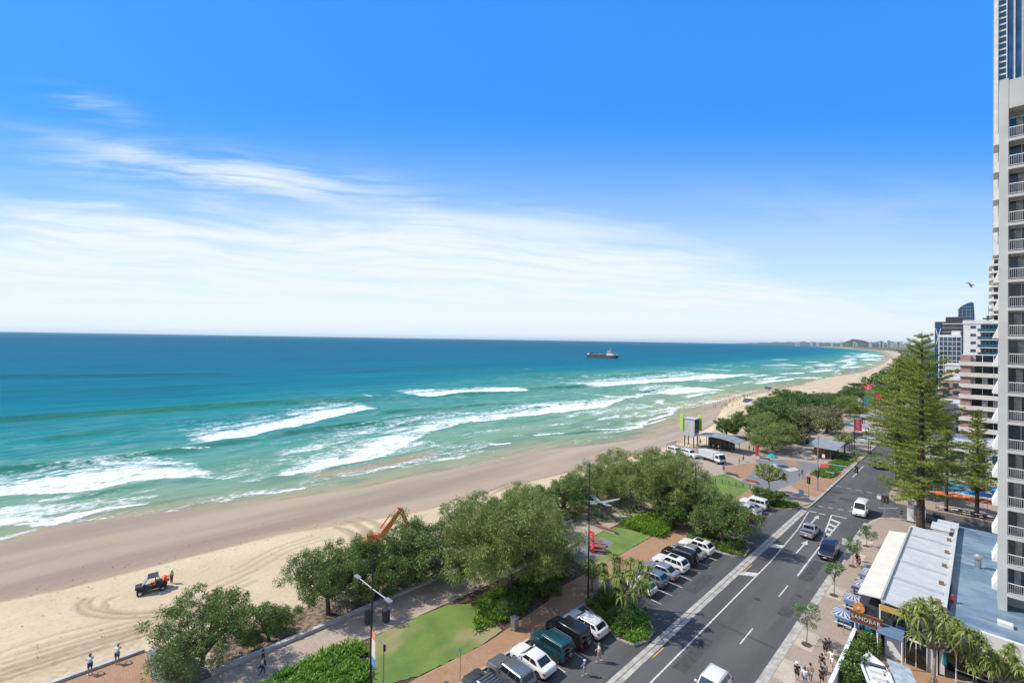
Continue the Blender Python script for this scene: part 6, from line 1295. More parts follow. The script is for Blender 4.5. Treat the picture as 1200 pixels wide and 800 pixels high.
def person(x, y, z, rz, pn, top, bot, label, legs='shorts', hat=None, hair=None, skin=None, group=None, s=1.0, shoes='white', bare=False):
    B = body_parts(pn); T = bpy.data.objects.new('person', B['body']); COL.objects.link(T); T.location = (x, y, z); T.rotation_euler.z = rz; T.scale = (s,) * 3
    tag(T, label, 'person', group)
    if skin: T.material_slots[0].link = 'OBJECT'; T.material_slots[0].material = skin
    def kid(nm, me, mat):
        o = bpy.data.objects.new(nm, me); COL.objects.link(o); o.parent = T; o.material_slots[0].link = 'OBJECT'; o.material_slots[0].material = mat; return o
    kid('face', B['face'], BLACKP)
    if not bare: kid('shirt', B['shirt'], CL[top])
    kid(legs, B[legs], CL[bot]); kid('hair', B['hair'], hair or HAIR); kid('shoes', B['shoes'], CL[shoes])
    if hat: kid('hat', B['hat'], CL[hat])
    return T
gpv = 'people on the street pavement'
person(-54.35, 1.7, .08, PI / 2, 'leaning', 'white', 'navy', 'person in white shirt and navy shorts leaning at the low wall, hatless', hair=HAIR)
person(-54.45, 3.5, .08, PI / 2 - .2, 'leaning', 'white', 'denim', 'person in pale shirt and denim shorts leaning beside the hatless one, with fair hair', hair=HAIRB)
x, y = G(307, 793); person(x, y, .1, -.4, 'walking', 'white', 'denim', 'person in white top walking in tree shade by the sea wall', 'trousers'); person(x - .9, y + .3, .1, -.4, 'walking', 'black', 'black', 'person in black walking in tree shade by the sea wall', 'trousers')
x, y, z = GS(201, 683); person(x, y, z, 2.2, 'standing', 'hivis', 'navy', 'beach worker in hi-vis vest and white hat standing near the buggy', 'trousers', hat='white')
x, y = G(702, 775); person(x, y, .0, 2.4, 'walking', 'white', 'khaki', 'person in white shirt walking behind the black four-wheel drive', hair=HAIRB); x, y = G(685, 791); person(x, y, .0, 2.6, 'walking', 'blue', 'grey', 'child in blue walking behind the teal four-wheel drive', s=.8, hat='white')
for (px, py, rz, pn, top, bot, kw, lb) in [(934, 800, .2, 'walking', 'black', 'black', dict(hat='white'), 'person in black with a white cap on the brick pavement'), (943, 806, .1, 'walking', 'white', 'blue', {}, 'dark-haired person in white top and blue shorts on the pavement'), (949.5, 801, .1, 'walking', 'pink', 'grey', dict(bare=True), 'shirtless person in grey shorts walking up the pavement'),
        (967, 770, 3.3, 'walking', 'black', 'black', {}, 'person in black T-shirt and shorts, one of a pair by the young tree'), (971, 769, 3.2, 'walking', 'navy', 'khaki', dict(hair=HAIRB), 'person in navy and khaki, other half of the pair by the young tree'), (974.5, 784, 3.0, 'walking', 'white', 'white', {}, 'person in white against the white wall'),
        (963, 789, .1, 'walking', 'black', 'grey', {}, 'person in black top and grey shorts close to the courtyard wall'), (966, 800, .2, 'standing', 'grey', 'black', {}, 'person in grey beside the foot of the courtyard wall'), (963, 806, .2, 'walking', 'black', 'black', dict(hat='black'), 'person in black hat at the lower edge of the pavement')]:
    x, y = G(px, py); person(x, y, .12, rz, pn, top, bot, lb, group=gpv, **kw)
for (px, py, top, bot, z, lb) in [(1056, 607, 'black', 'black', .12, 'person in black waiting at the side street corner'), (1004, 663, 'black', 'grey', .12, 'person in black by the striped umbrellas'), (1007, 666, 'red', 'black', .12, 'person in red sitting area near the striped umbrellas'),
        (821, 521, 'black', 'navy', .12, 'person in black under the lookout tower'), (871, 541, 'black', 'black', .12, 'person in black crossing the plaza beyond the truck'), (866, 544, 'pink', 'pink', .12, 'person in pink crossing the plaza beyond the truck'), (848, 553, 'red', 'black', .12, 'person in red at the edge of the plaza lawn'),
        (883, 530, 'black', 'black', .12, 'person in black near the red kiosk on the plaza'), (878, 529, 'grey', 'white', .12, 'person in grey near the red kiosk on the plaza'), (936, 560, 'pink', 'grey', .14, 'person in pink waiting at the plaza crossing'), (940, 558, 'navy', 'black', .14, 'person in navy waiting at the plaza crossing'),
        (960, 558, 'black', 'black', .12, 'person in black beside the tall traffic pole'), (906, 532, 'teal', 'white', .12, 'person in teal by the teal umbrella'), (930, 536, 'white', 'khaki', .12, 'person in white beneath the olive plaza tree'), (842, 528, 'orange', 'black', .12, 'worker in orange beside the beach pavilion'), (836, 527, 'hivis', 'navy', .12, 'worker in hi-vis beside the beach pavilion'),
        (422, 667, 'orange', 'orange', -.9, 'worker in orange standing between dune trees below the digger')]:
    x, y = G(px, py, z); person(x, y, z, random.random() * 6, 'standing' if random.random() < .5 else 'walking', top, bot, lb, 'shorts')
# beach crowd: tiny figures, one mesh each, clothing as material bands
far = body_parts('standing')['body'].copy(); fars = body_parts('walking')['body'].copy()
for me in (far, fars):
    me.materials.clear(); [me.materials.append(m_) for m_ in (SKIN, CL['red'], CL['navy'])]
    for p in me.polygons: c = p.center; p.material_index = 1 if 1.0 < c.z < 1.45 and abs(c.x) < .2 else 2 if .62 < c.z <= 1.0 and abs(c.x) < .2 else 0
r = np.random.default_rng(12); cols = list(CL.values()); n = 0
def crowd(x, y, z, label, group):
    o = bpy.data.objects.new('beachgoer', far if r.random() < .6 else fars); COL.objects.link(o); o.location = (x, y, z); o.rotation_euler.z = r.random() * 6; o.scale = (1, 1, r.uniform(.85, 1.0))
    for k in (1, 2): o.material_slots[k].link = 'OBJECT'; o.material_slots[k].material = cols[r.integers(len(cols))]
    tag(o, label, 'person', group)
while n < 150:
    y = 240 + 560 * r.random() ** 1.4; a, b_ = float(xw(y)), float(xd(y)); t = r.normal(.28, .3)
    if not -.02 < t < .95: continue
    x = a + (b_ - a) * t; crowd(x, y, float(sand_z(np.array(x), np.array(y))), 'one of the tiny people scattered on the sand of the far beach', 'people on the far beach'); n += 1
for k in range(46):
    y = 250 + 420 * r.random(); x = float(xw(y)) - r.uniform(1, 22); crowd(x, y, -5.0 - r.uniform(.3, 1.0), 'one of the tiny bathers standing in the far shallows', 'bathers in the far shallows')
# beach tents and umbrellas far off
def brolly(name, x, y, z, r_, h, mat, label, cat='umbrella', group=None, n=8, mat2=None, flat=.22, square=False):
    T = thing(name, (x, y, z), label, cat, group); b = MB(); b.cyl(0, 0, 0, h, .03, STEEL, 6); b.build('pole', T)
    b = MB(); k_ = 4 if square else n; a0 = PI / 4 if square else 0
    for k in range(k_):
        a, a2 = a0 + 2 * PI * k / k_, a0 + 2 * PI * (k + 1) / k_; p, q = (math.cos(a) * r_, math.sin(a) * r_), (math.cos(a2) * r_, math.sin(a2) * r_); m_ = mat2 if (mat2 and k % 2 and not square) else mat
        if square and mat2:
            for s_ in range(8):
                u0, u1 = s_ / 8, (s_ + 1) / 8; A_ = (p[0] + (q[0] - p[0]) * u0, p[1] + (q[1] - p[1]) * u0, h - flat * r_); B_ = (p[0] + (q[0] - p[0]) * u1, p[1] + (q[1] - p[1]) * u1, h - flat * r_); b.add([(0, 0, h), A_, B_], [(0, 1, 2)], mat if s_ % 2 else mat2)
        else: b.add([(0, 0, h), (*p, h - flat * r_), (*q, h - flat * r_)], [(0, 1, 2)], m_)
        b.add([(*p, h - flat * r_), (*q, h - flat * r_), (*q, h - flat * r_ - .14), (*p, h - flat * r_ - .14)], [(0, 1, 2, 3)], m_)
    b.build('canopy', T); return T
for (px, py, mt, lb) in [(877, 471, 'navy', 'navy beach shelter on the near end of the far sand'), (887, 472, 'grey', 'grey beach shelter beside the navy one'), (900, 456, 'navy', 'dark shelter at the wet sand edge')]:
    x, y, z = GS(px, py); T = thing('beach_tent', (x, y, z), lb, 'tent'); b = MB(); b.slab([(-2.4, -1.6, .05), (2.4, -1.6, .05), (2.0, 0, 1.9), (-2.0, 0, 1.9)], .05, CL[mt]); b.slab([(-2.4, 1.6, .9), (-2.0, 0, 1.9), (2.0, 0, 1.9), (2.4, 1.6, .9)], .05, CL[mt]); b.build('canvas', T); b = MB(); [b.cyl(sx_, 1.55, 0, .9, .03, STEEL, 5) for sx_ in (-2.3, 2.3)]; b.build('poles', T)
for k in range(22):
    y = 280 + 400 * r.random(); a, b_ = float(xw(y)), float(xd(y)); x = a + (b_ - a) * r.uniform(.25, .8)
    brolly('beach_umbrella', x, y, float(sand_z(np.array(x), np.array(y))), 1.2, 2.1, cols[r.integers(len(cols))], 'one of the small beach umbrellas among the far crowd', 'umbrella', 'beach umbrellas in the far crowd')
ORG = M('umbrella_orange', (.68, .15, .05), .7, var=.08); BLU = M('umbrella_blue', (.02, .2, .5), .7, var=.08); WHT = M('canvas_offwhite', (.5, .52, .55), .75); STB = M('stripe_blue', (.05, .08, .2), .7)
names = ['orange umbrella at the kerb of the restaurant terrace, %s']
pos = ['next to the white totem', 'second along from the totem', 'in the middle of the row', 'just before the slender pine', 'just past the slender pine', 'against the white tower']
for k in range(6): brolly('restaurant_umbrella', -5.2 + k * 1.75, 115.6 + .2 * (k % 2), .12, 1.5, 3.3, ORG, 'orange umbrella at the kerb of the restaurant terrace, ' + pos[k], group='orange restaurant umbrellas', square=True, flat=.25)
pos2 = ['behind the pine trunk', 'left of the roof gap', 'with a white fringe', 'over the middle tables', 'near the pink block', 'furthest along the row', 'at the row end', 'by the tower wall']
for k in range(8): brolly('restaurant_umbrella', -6.4 + k * 1.75, 118.6 + .3 * (k % 3), .12, 1.7, 3.7, BLU, 'blue umbrella in the second restaurant row, ' + ['behind the tall pine trunk', 'beside the first blue one', 'with a sagging edge', 'over the middle tables', 'before the slender pine', 'past the slender pine', 'near the white tower', 'tight against the white tower'][k], group='blue restaurant umbrellas', square=True, flat=.22)
for k in range(6): brolly('restaurant_umbrella', -8.5 + k * 2.1, 124.5 + k * .4, .12, 1.6, 3.3, (ORG, BLU, CL['teal'], BLU, CL['grey'], BLU)[k], ['orange umbrella standing back from the others near the junction', 'blue umbrella in the rear restaurant row behind the pine', 'teal umbrella in the rear restaurant row', 'blue umbrella in the rear row beside the teal one', 'grey umbrella in the rear restaurant row', 'blue umbrella at the end of the rear row'][k], group='rear restaurant umbrellas', square=True)
for k in range(3): brolly('restaurant_umbrella', -10.6 + k * 1.3, 128 + k * 4, .12, 1.6, 3.0, (ORG, BLU, ORG)[k], ['orange umbrella at the junction corner', 'blue umbrella beyond the junction corner', 'orange umbrella deep behind the tall pine'][k], group='rear restaurant umbrellas', square=True)
for k in range(7):
    T = thing('cafe_table', (-5.0 + k * 1.5, 114.6, .12), 'dark cafe table set at the terrace kerb under orange umbrellas', 'table', 'cafe tables at the terrace kerb'); b = MB(); b.box(-.45, .45, -.4, .4, .7, .75, PALE); b.build('top', T); b = MB(); b.cyl(0, 0, 0, .7, .04, DARKM, 6); b.build('pedestal', T)
    for s_ in (-1, 1): C_ = thing('cafe_chair', (-5.0 + k * 1.5 + s_ * .75, 114.6, .12), 'dark cafe chair at the terrace kerb', 'chair', 'cafe chairs at the terrace kerb'); b = MB(); b.box(-.22, .22, -.22, .22, .4, .46, DARKM); b.build('seat', C_); b = MB(); b.box(s_ * .2 - .02, s_ * .2 + .02, -.22, .22, .46, .9, DARKM); b.build('backrest', C_); b = MB(); [b.box(a - .02, a + .02, c_ - .02, c_ + .02, 0, .4, DARKM) for a in (-.19, .19) for c_ in (-.19, .19)]; b.build('legs', C_)
r4 = ['beside the round orange sign', 'second from the sign', 'third from the sign', 'furthest from the sign']
for k in range(4): brolly('striped_umbrella', -9.95 + .15 * k, 57.9 + k * 4.3, .12, 1.05 if k else 1.25, 2.6, WHT, 'blue and white striped cafe umbrella, ' + r4[k], group='striped cafe umbrellas', square=True, mat2=STB, flat=.28)
for k in range(4):
    T = thing('bench_table', (-10.1, 59.7 + k * 4.3, .12), 'blue-white cafe bench table, ' + ['by the first striped umbrella', 'by the second striped umbrella', 'by the third striped umbrella', 'near the young trees'][k], 'table'); b = MB(); b.box(-.9, .9, -.35, .35, .7, .76, CL['blue']); b.build('top', T)
    for s_ in (-1, 1): b = MB(); b.box(-.9, .9, s_ * .6 - .13, s_ * .6 + .13, .42, .47, WHT); b.build('bench', T); b = MB(); b.box(s_ * .6 - .04, s_ * .6 + .04, -.65, .65, 0, .7, STEEL); b.build('leg', T)
brolly('market_umbrella', *G(905, 546), .12, 1.35, 3.0, CL['teal'], 'teal umbrella standing on the grey plaza path', flat=.55)

# ------------------------------------------------------------------ street furniture
def lamp(x, y, h, label, arm_z, arm_dir, arm_l, banner=None, group='tall black lamp posts', both=True):
    T = thing('street_lamp', (x, y, .1), label, 'lamp post', group); b = MB(); b.tube([(0, 0, 0), (0, 0, .5), (0, 0, .55), (0, 0, h)], [.16, .15, .1, .06], POLE_BLACK, 10); b.build('pole', T)
    ca_, sa_ = math.cos(arm_dir), math.sin(arm_dir)
    b = MB(); b.tube([(-ca_ * arm_l * (1 if both else 0), -sa_ * arm_l * (1 if both else 0), arm_z + .05), (0, 0, arm_z), (ca_ * arm_l, sa_ * arm_l, arm_z + .05)], .045, STEEL, 8); b.build('arm', T)
    for s_ in ((-1, 1) if both else (1,)):
        b = MB(); cx, cy = s_ * ca_ * arm_l, s_ * sa_ * arm_l; P = [(cx + ca_ * u - sa_ * v, cy + sa_ * u + ca_ * v, arm_z + .12) for u, v in ((-.4, -.17), (.4, -.17), (.4, .17), (-.4, .17))]; b.slab(P, .12, STEEL); hd_ = b.build('lamp_head', T)
        b = MB(); P = [(cx + ca_ * u - sa_ * v, cy + sa_ * u + ca_ * v, arm_z - .005) for u, v in ((-.3, -.12), (.3, -.12), (.3, .12), (-.3, .12))]; b.slab(P, .02, CLEARL); b.build('lens', hd_)
    if banner:
        z0, z1, wd, dr, bands, txt = banner; cb, sb_ = math.cos(dr), math.sin(dr); b = MB(); nb = len(bands)
        for i, m_ in enumerate(bands):
            za, zb = z1 - (z1 - z0) * i / nb, z1 - (z1 - z0) * (i + 1) / nb; P = [(cb * .1, sb_ * .1, zb), (cb * (wd + .1), sb_ * (wd + .1), zb), (cb * (wd + .1), sb_ * (wd + .1), za), (cb * .1, sb_ * .1, za)]; b.slab(P, .02, m_)
        bo = b.build('banner', T); b = MB(); b.tube([(0, 0, z1 + .04), (cb * (wd + .15), sb_ * (wd + .15), z1 + .04)], .02, POLE_BLACK, 6); b.tube([(0, 0, z0 - .04), (cb * (wd + .15), sb_ * (wd + .15), z0 - .04)], .02, POLE_BLACK, 6); b.build('banner_rod', T)
        if txt:
            t = text_mesh(txt, wd * .62, .01, LET, 'lettering', bo, (0, 0, 0), (0, 0, 0)); t.matrix_local = Matrix.Translation((cb * (wd / 2 + .1) + sb_ * .03, sb_ * (wd / 2 + .1) - cb * .03, (z0 + z1) / 2)) @ Matrix.Rotation(dr, 4, 'Z') @ Matrix.Rotation(PI / 2, 4, 'X') @ Matrix.Rotation(PI / 2, 4, 'Z')
    return T
BRED = M('banner_red', (.8, .012, .07), .7, var=.06); BOR = M('banner_coral', (.75, .28, .17), .7, var=.06); BPL = M('banner_pale', (.75, .66, .6), .7, var=.05); BBL = M('banner_blue', (.12, .3, .6), .7, var=.1)
x, y = G(434, 805); pa, pb = G(420.5, 678, 8.3), G(457, 706, 8.3); lamp(x, y, 10.6, 'tall black lamp post with twin heads and a coral-to-blue banner by the lawn', 8.3, math.atan2(pb[1] - pa[1], pb[0] - pa[0]), math.hypot(pb[0] - pa[0], pb[1] - pa[1]) / 2, (2.0, 4.9, .8, -.1, [BOR, BPL, BPL, BBL], ''))
x, y = G(689, 705); lamp(x, y, 11.4, 'black lamp post with a red lettered banner between picnic lawn and footpath', 11.1, .8, .5, (5.8, 8.1, .85, -.25, [BRED], 'SURFERS'), both=False)
x, y = G(814.5, 629); lamp(x, y, 11.4, 'black lamp post by the footpath behind the second car row', 11.2, .8, .6, both=False)
x, y = G(1001, 533); lamp(x, y, 10.6, 'far lamp post with red banner near the amenities block', 10.0, 0, 1.2, (6.6, 9.6, 1.5, .3, [BRED], 'SURFERS'))
x, y = G(1011, 497); T = lamp(x, y, 16.5, 'far lamp post with blue banner and star-shaped red flags on top', 16, 0, 1.2, (7.5, 10.2, 1.9, .3, [CL['teal']], ''))
b = MB()
for a in range(5): t = .6 + a * 1.2566; b.slab([(1.3, 0, 14.4), (1.3 + math.cos(t - .25) * 1.2, 0, 14.4 + math.sin(t - .25) * 1.2), (1.3 + math.cos(t) * 2.0, 0, 14.4 + math.sin(t) * 2.0), (1.3 + math.cos(t + .25) * 1.2, 0, 14.4 + math.sin(t + .25) * 1.2)], .1, BRED)
b.build('flag', T)
x, y = G(1026, 489); lamp(x, y, 11, 'farthest lamp post with a small red banner beside the pines', 10.4, 0, 1.1, (8, 10.4, 1.9, .3, [BRED], ''))
x, y = G(690, 610); lamp(x, y, 9.5, 'thin black lamp post by the sea wall near the star-shaped shade', 9.3, .8, .5, both=False)
# signal mast and signals
T = thing('signal_mast', (-23.5, 110.5, .11), 'tall grey mast with lamp on top and a signal arm over the road', 'traffic light'); b = MB(); b.tube([(0, 0, 0), (0, 0, 11.3)], [.15, .09], STEEL, 10); b.build('pole', T)
b = MB(); b.tube([(0, 0, 5.2), (.5, 0, 5.75), (6.4, 0, 5.9)], .08, STEEL, 8); b.tube([(0, 0, 11.2), (1.6, 0, 11.7)], .06, STEEL, 8); b.build('arm', T)
def heads(T, spots):
    for (x_, y_, z_) in spots:
        b = MB(); b.box(x_ - .28, x_ + .28, y_ - .03, y_ + .03, z_ - .15, z_ + 1.15, BLACKP); b.box(x_ - .15, x_ + .15, y_ - .18, y_ + .12, z_, z_ + 1.0, BLACKP); s_ = b.build('signal_head', T)
        b = MB(); [b.tube([(x_, y_ - .18, z_ + .18 + q * .32), (x_, y_ - .2, z_ + .18 + q * .32)], .1, (M('lens_green', (.02, .3, .15), .3), M('lens_amber', (.35, .18, .02), .3), REDL)[q], 10) for q in range(3)]; b.build('lens', s_)
heads(T, [(6.4, 0, 5.1), (0, -.25, 2.9)]); b = MB(); b.slab([(1.2, -.3, 11.75), (2.0, -.3, 11.75), (2.0, .0, 11.75), (1.2, 0, 11.75)], .1, STEEL); b.build('lamp_head', T)
b = MB(); b.box(3.0, 4.2, -.05, 0, 5.3, 6.0, M('sign_green', (.01, .2, .14), .5)); b.build('street_name_plate', T)
for (px, py, lb) in [(947.5, 586, 'short signal post beside the dark bush at the crossing'), (1037, 609, 'signal post on the pavement corner by the cafe')]:
    x, y = G(px, py); T = thing('traffic_light', (x, y, .12), lb, 'traffic light', 'signal posts at the crossing'); b = MB(); b.cyl(0, 0, 0, 4.4, .06, STEEL, 8); b.build('post', T); heads(T, [(-.22, 0, 2.9), (.22, 0, 2.9)] if px > 1000 else [(0, 0, 3.2)])
def sign(px, py, h, w_, hh, mat, lb, nm='road_sign', cat='sign', z=.12, back=STEEL):
    x, y = G(px, py); T = thing(nm, (x, y, z), lb, cat); b = MB(); b.cyl(0, 0, 0, h, .035, STEEL, 6); b.build('post', T); b = MB(); b.box(-w_ / 2, w_ / 2, -.06, -.035, h - hh, h, mat); b.build('plate', T); return T
sign(939, 592, 2.8, .8, .8, CL['blue'], 'blue and white parking sign at the island by the crossing'); sign(990, 657, 3.0, .7, .9, PALE, 'pale metal sign seen beside the black four-wheel drive'); sign(539, 800, 2.9, .3, .35, CL['blue'], 'thin post with a small blue plate at the lawn edge'); sign(965, 545, 2.6, .6, .8, WHITEP, 'white plate sign by the amenities hedge')
sign(1030, 598, 2.6, .6, .6, WHITEP, 'small white sign at the pavement corner'); sign(977, 530, 3.0, 1.2, 1.0, WHITEP, 'white notice sign beside the amenities block')
x, y = G(449, 806); T = thing('footpath_lamp', (x, y, .1), 'short grey lamp pole with a side box by the striped banner', 'lamp post'); b = MB(); b.cyl(0, 0, 0, 3.7, .05, STEEL, 8); b.build('post', T); b = MB(); b.box(-.9, -.0, -.04, .04, 3.6, 3.68, STEEL); b.box(.03, .17, -.08, .08, 3.1, 3.6, BLACKP); b.build('head', T)
x, y = G(1067, 613); T = thing('totem_sign', (x, y, .12), 'white upright totem signboard at the side street corner', 'sign'); b = MB(); b.box(-.45, .45, -.1, .1, .3, 4.1, WHITE_PAINT); b.box(-.4, .4, -.12, -.1, 2.4, 3.9, CL['grey']); b.build('board', T); b = MB(); b.box(-.4, -.3, -.05, .05, 0, .3, DARKM); b.box(.3, .4, -.05, .05, 0, .3, DARKM); b.build('feet', T)
T = thing('signboard', (x + 1.1, y + .6, .12), 'wide white board standing behind the totem sign', 'sign'); b = MB(); b.box(-.8, .8, -.05, .05, 1.2, 3.0, PALE); b.build('board', T); b = MB(); b.cyl(-.7, 0, 0, 1.2, .04, STEEL, 6); b.cyl(.7, 0, 0, 1.2, .04, STEEL, 6); b.build('posts', T)
for (px, py, lb, m_) in [(432, 731, 'dark litter bin in the tree shade on the promenade', DARKM), (452, 729, 'second dark litter bin on the promenade, farther from the banner', DARKM), (711, 699, 'blue bin beside the first kerbed island', CL['blue']), (603, 738, 'grey drinking fountain post beside the footpath', STEEL), (887, 534, 'red promotional box on the plaza', CL['red'])]:
    x, y = G(px, py); T = thing('litter_bin', (x, y, .1), lb, 'bin'); h_ = 1.2 if m_ is not CL['red'] else 2.6; b = MB(); b.box(-.32, .32, -.32, .32, .05, h_, m_); b.build('body', T, bevel=.03); b = MB(); b.box(-.36, .36, -.36, .36, h_, h_ + .08, m_); b.build('lid', T, bevel=.02)
# picnic tables
TIMB = M('picnic_timber', (.28, .11, .07), .7, var=.2, scale=3, stretch=(1, 8, 1))
for k, (x, y, rz, lb) in enumerate([(-39.3, 55.6, .6, 'red-brown timber picnic table on the grey slab nearer the promenade'), (-37.9, 54.4, .6, 'red-brown timber picnic table on the grey slab nearer the cars')]):
    T = thing('picnic_table', (x, y, .14), lb, 'picnic table', 'picnic tables on the second lawn', rz); b = MB(); b.box(-1.0, 1.0, -.38, .38, .72, .78, TIMB); b.build('table_top', T)
    for s_ in (-1, 1): b = MB(); b.box(-1.0, 1.0, s_ * .68 - .15, s_ * .68 + .15, .43, .48, TIMB); b.build('bench', T); b = MB(); b.slab([(s_ * .7 - .04, -.7, 0), (s_ * .7 - .04, .7, 0), (s_ * .7 - .04, .3, .72), (s_ * .7 - .04, -.3, .72)], .08, STEEL); b.build('leg', T)
x, y = G(686, 641); T = thing('barbecue', (x, y, .14), 'steel and blue public barbecue box by the red-bannered lamp', 'barbecue'); b = MB(); b.box(-.8, .8, -.45, .45, 0, .9, CL['grey']); b.build('cabinet', T); b = MB(); b.box(-.85, .85, -.5, .5, .9, .97, M('hotplate', (.3, .38, .45), .3, .6)); b.build('hotplate', T)
x, y = G(703, 606); T = thing('shade_sculpture', (x, y, .1), 'grey-blue star-shaped shade structure on the promenade clearing', 'shade structure'); b = MB(); b.tube([(0, 0, 0), (0, 0, 2.4)], [.25, .18], ROOF_B, 8); b.build('post', T)
for a, l in ((2.75, 4.6), (.9, 3.4), (4.2, 3.0), (5.9, 3.2), (-1.0, 1.8)):
    b = MB(); c_, s_ = math.cos(a), math.sin(a); b.slab([(-s_ * .55, c_ * .55, 2.4), (s_ * .55, -c_ * .55, 2.4), (c_ * l + s_ * .25, s_ * l - c_ * .25, 3.0), (c_ * l - s_ * .25, s_ * l + c_ * .25, 3.0)], .08, ROOF_B); b.build('blade', T)
x, y = G(664, 628); T = thing('timber_seat', (x + 3, y + 6, .12), 'long red-brown timber seat wall at the end of the second lawn', 'bench', None, .1); b = MB(); b.box(-1.8, 1.8, -.25, .25, .38, .46, TIMB); b.build('seat', T); b = MB(); b.box(-1.7, 1.7, -.15, .15, 0, .38, CONC); b.build('base', T)
for (px, py, lb, m_) in [(858, 558, 'dark low seat at the edge of the plaza lawn', DARKM), (881, 566, 'red-grey low seat on the grey plaza path', CL['red']), (896, 539, 'dark planter box on the plaza', SOIL)]:
    x, y = G(px, py); T = thing('plaza_seat', (x, y, .12), lb, 'bench'); b = MB(); b.box(-1.2, 1.2, -.4, .4, .35, .5, m_); b.build('seat', T); b = MB(); b.box(-1, 1, -.3, .3, 0, .35, CONC); b.build('base', T)
x, y = G(966, 556); T = thing('flower_stall', (x, y, .12), 'small red covered stall with white table at the crossing', 'stall'); b = MB(); b.slab([(-.9, -.7, 1.7), (.9, -.7, 1.7), (.7, .4, 2.2), (-.7, .4, 2.2)], .05, CL['red']); b.build('cover', T); b = MB(); b.box(.3, 1.9, -.5, .3, .7, .76, WHT); b.build('table', T); b = MB(); [b.cyl(a, c_, 0, .7, .03, STEEL, 5) for a in (.4, 1.8) for c_ in (-.4, .2)]; [b.cyl(a, .3, 0, 2.1, .03, STEEL, 5) for a in (-.7, .7)]; b.build('legs', T)
# rail along the deck edge, bollards
for k in range(7):
    x = -41.0 + k * 1.3; T = thing('bollard', (x, 99.3 + .25 * k, .11), 'short dark bollard in the line between the plaza and the lawn', 'bollard', 'bollards at the plaza edge'); b = MB(); b.cyl(0, 0, 0, .95, .08, DARKM, 8); b.build('post', T); b = MB(); b.cyl(0, 0, .95, 1.0, .1, STEEL, 8); b.build('cap', T)
# far roofs, flagged tower, sail, bird
T = thing('yellow_roof_kiosk', (-52, 452, .1), 'tiny kiosk with bright yellow roof beyond the red flags', 'kiosk'); b = MB(); b.box(-5, 5, -4, 4, 0, 4, WHITE_PAINT); b.build('wall', T); b = MB(); b.slab([(-6, -5, 4.2), (6, -5, 4.2), (4, 0, 8), (-4, 0, 8)], .2, CL['yellow']); b.slab([(-4, 0, 8), (4, 0, 8), (6, 5, 4.2), (-6, 5, 4.2)], .2, CL['yellow']); b.build('roof', T); T.scale = (.5, .5, .6)
d = (RC @ Vector(((1137 - PCX) / FPX, -(334 - PCY) / FPX, -1))).normalized(); T = thing('seabird', tuple(Vector((0, 0, CAM_H)) + d * 62), 'dark seabird banking in front of the sky near the tower', 'bird', None, 1.2); T.rotation_euler = (.5, .9, 1.0)
b = MB(); b.tube([(-.3, 0, 0), (-.15, 0, 0), (.1, 0, 0), (.27, 0, .02), (.34, 0, .02)], [.02, .07, .08, .04, .01], CL['grey'], 8); b.slab([(.1, 0, .03), (.02, .35, .12), (-.1, .72, .02), (-.13, .35, .08), (-.12, 0, .02)], .015, CL['grey']); b.slab([(.1, 0, .03), (-.12, 0, .02), (-.13, -.35, .08), (-.1, -.72, .02), (.02, -.35, .12)], .015, CL['grey']); b.slab([(-.28, -.02, 0), (-.28, .02, 0), (-.42, .08, 0), (-.42, -.08, 0)], .01, CL['grey']); b.build('body', T)
x, y = G(266, 397, -5); T = thing('sailing_boat', (x, y, -5), 'tiny white sail on the horizon', 'boat'); b = MB(); b.prism([(-5, -1.2), (4, -1.2), (6, 0), (4, 1.2), (-5, 1.2)], 0, 1, WHITE_PAINT); b.build('hull', T); b = MB(); b.slab([(-4, 0, 1.5), (2, 0, 1.5), (1.5, 0, 14)], .1, WHITE_PAINT); b.build('sail', T)
# covered roof plant on the cafe: two drain pipes and small units
for k, (x, y) in enumerate([(-4.4, 82.9), (-3.7, 86.5)]):
    T = thing('roof_plant', (x, y, .12), ['white plant room at the back corner of the cafe roof', 'pale store room behind the cafe by the podium'][k], 'building'); b = MB(); b.box(-.3 - k * .3, 1.3, 1.6, 4.4, 0, 5.2 - k * .5, PALE); b.build('wall', T); b = MB(); b.box(-.5 - k * .3, 1.4, 1.5, 4.5, 5.2 - k * .5, 5.35 - k * .5, ROOF_W); b.build('roof', T)

r = np.random.default_rng(31); pts = []
for k in range(420):
    y = r.uniform(-20, 110); x = float(xdry(np.array(y))) + r.normal() * 3.5 + (r.uniform(0, 22) if r.random() < .4 else 0)
    if x < xd(y) - 1: pts.append((x, y, float(sand_z(np.array(x), np.array(y))) + .03))
tag(leaves('beach_debris', pts, [.12] * len(pts), 5, (.16, .06), LEAF_DRY, 0, .3, None, .2, 31), 'scattered seaweed scraps along the damp line on the sand', 'seaweed', kind='stuff')
# ------------------------------------------------------------------ light and sky
SUN_EL, SX_, SY_ = 44.0, -.81, -.59
w = bpy.data.worlds.new('World'); sc.world = w; w.use_nodes = True; nt = w.node_tree
bg = nt.nodes['Background']
sk = nt.nodes.new('ShaderNodeTexSky'); sk.sky_type = 'NISHITA'; sk.sun_disc = False
sk.sun_elevation = math.radians(SUN_EL); sk.sun_rotation = math.atan2(SX_, SY_); sk.altitude = 0; sk.air_density = 1.0; sk.dust_density = .35; sk.ozone_density = 3.0
hs = nt.nodes.new('ShaderNodeHueSaturation'); hs.inputs['Saturation'].default_value = 1.3; hs.inputs['Value'].default_value = 1.0
L(nt, sk.outputs[0], hs.inputs['Color'])
tc = nt.nodes.new('ShaderNodeTexCoord'); sp = nt.nodes.new('ShaderNodeSeparateXYZ'); L(nt, tc.outputs['Generated'], sp.inputs[0])
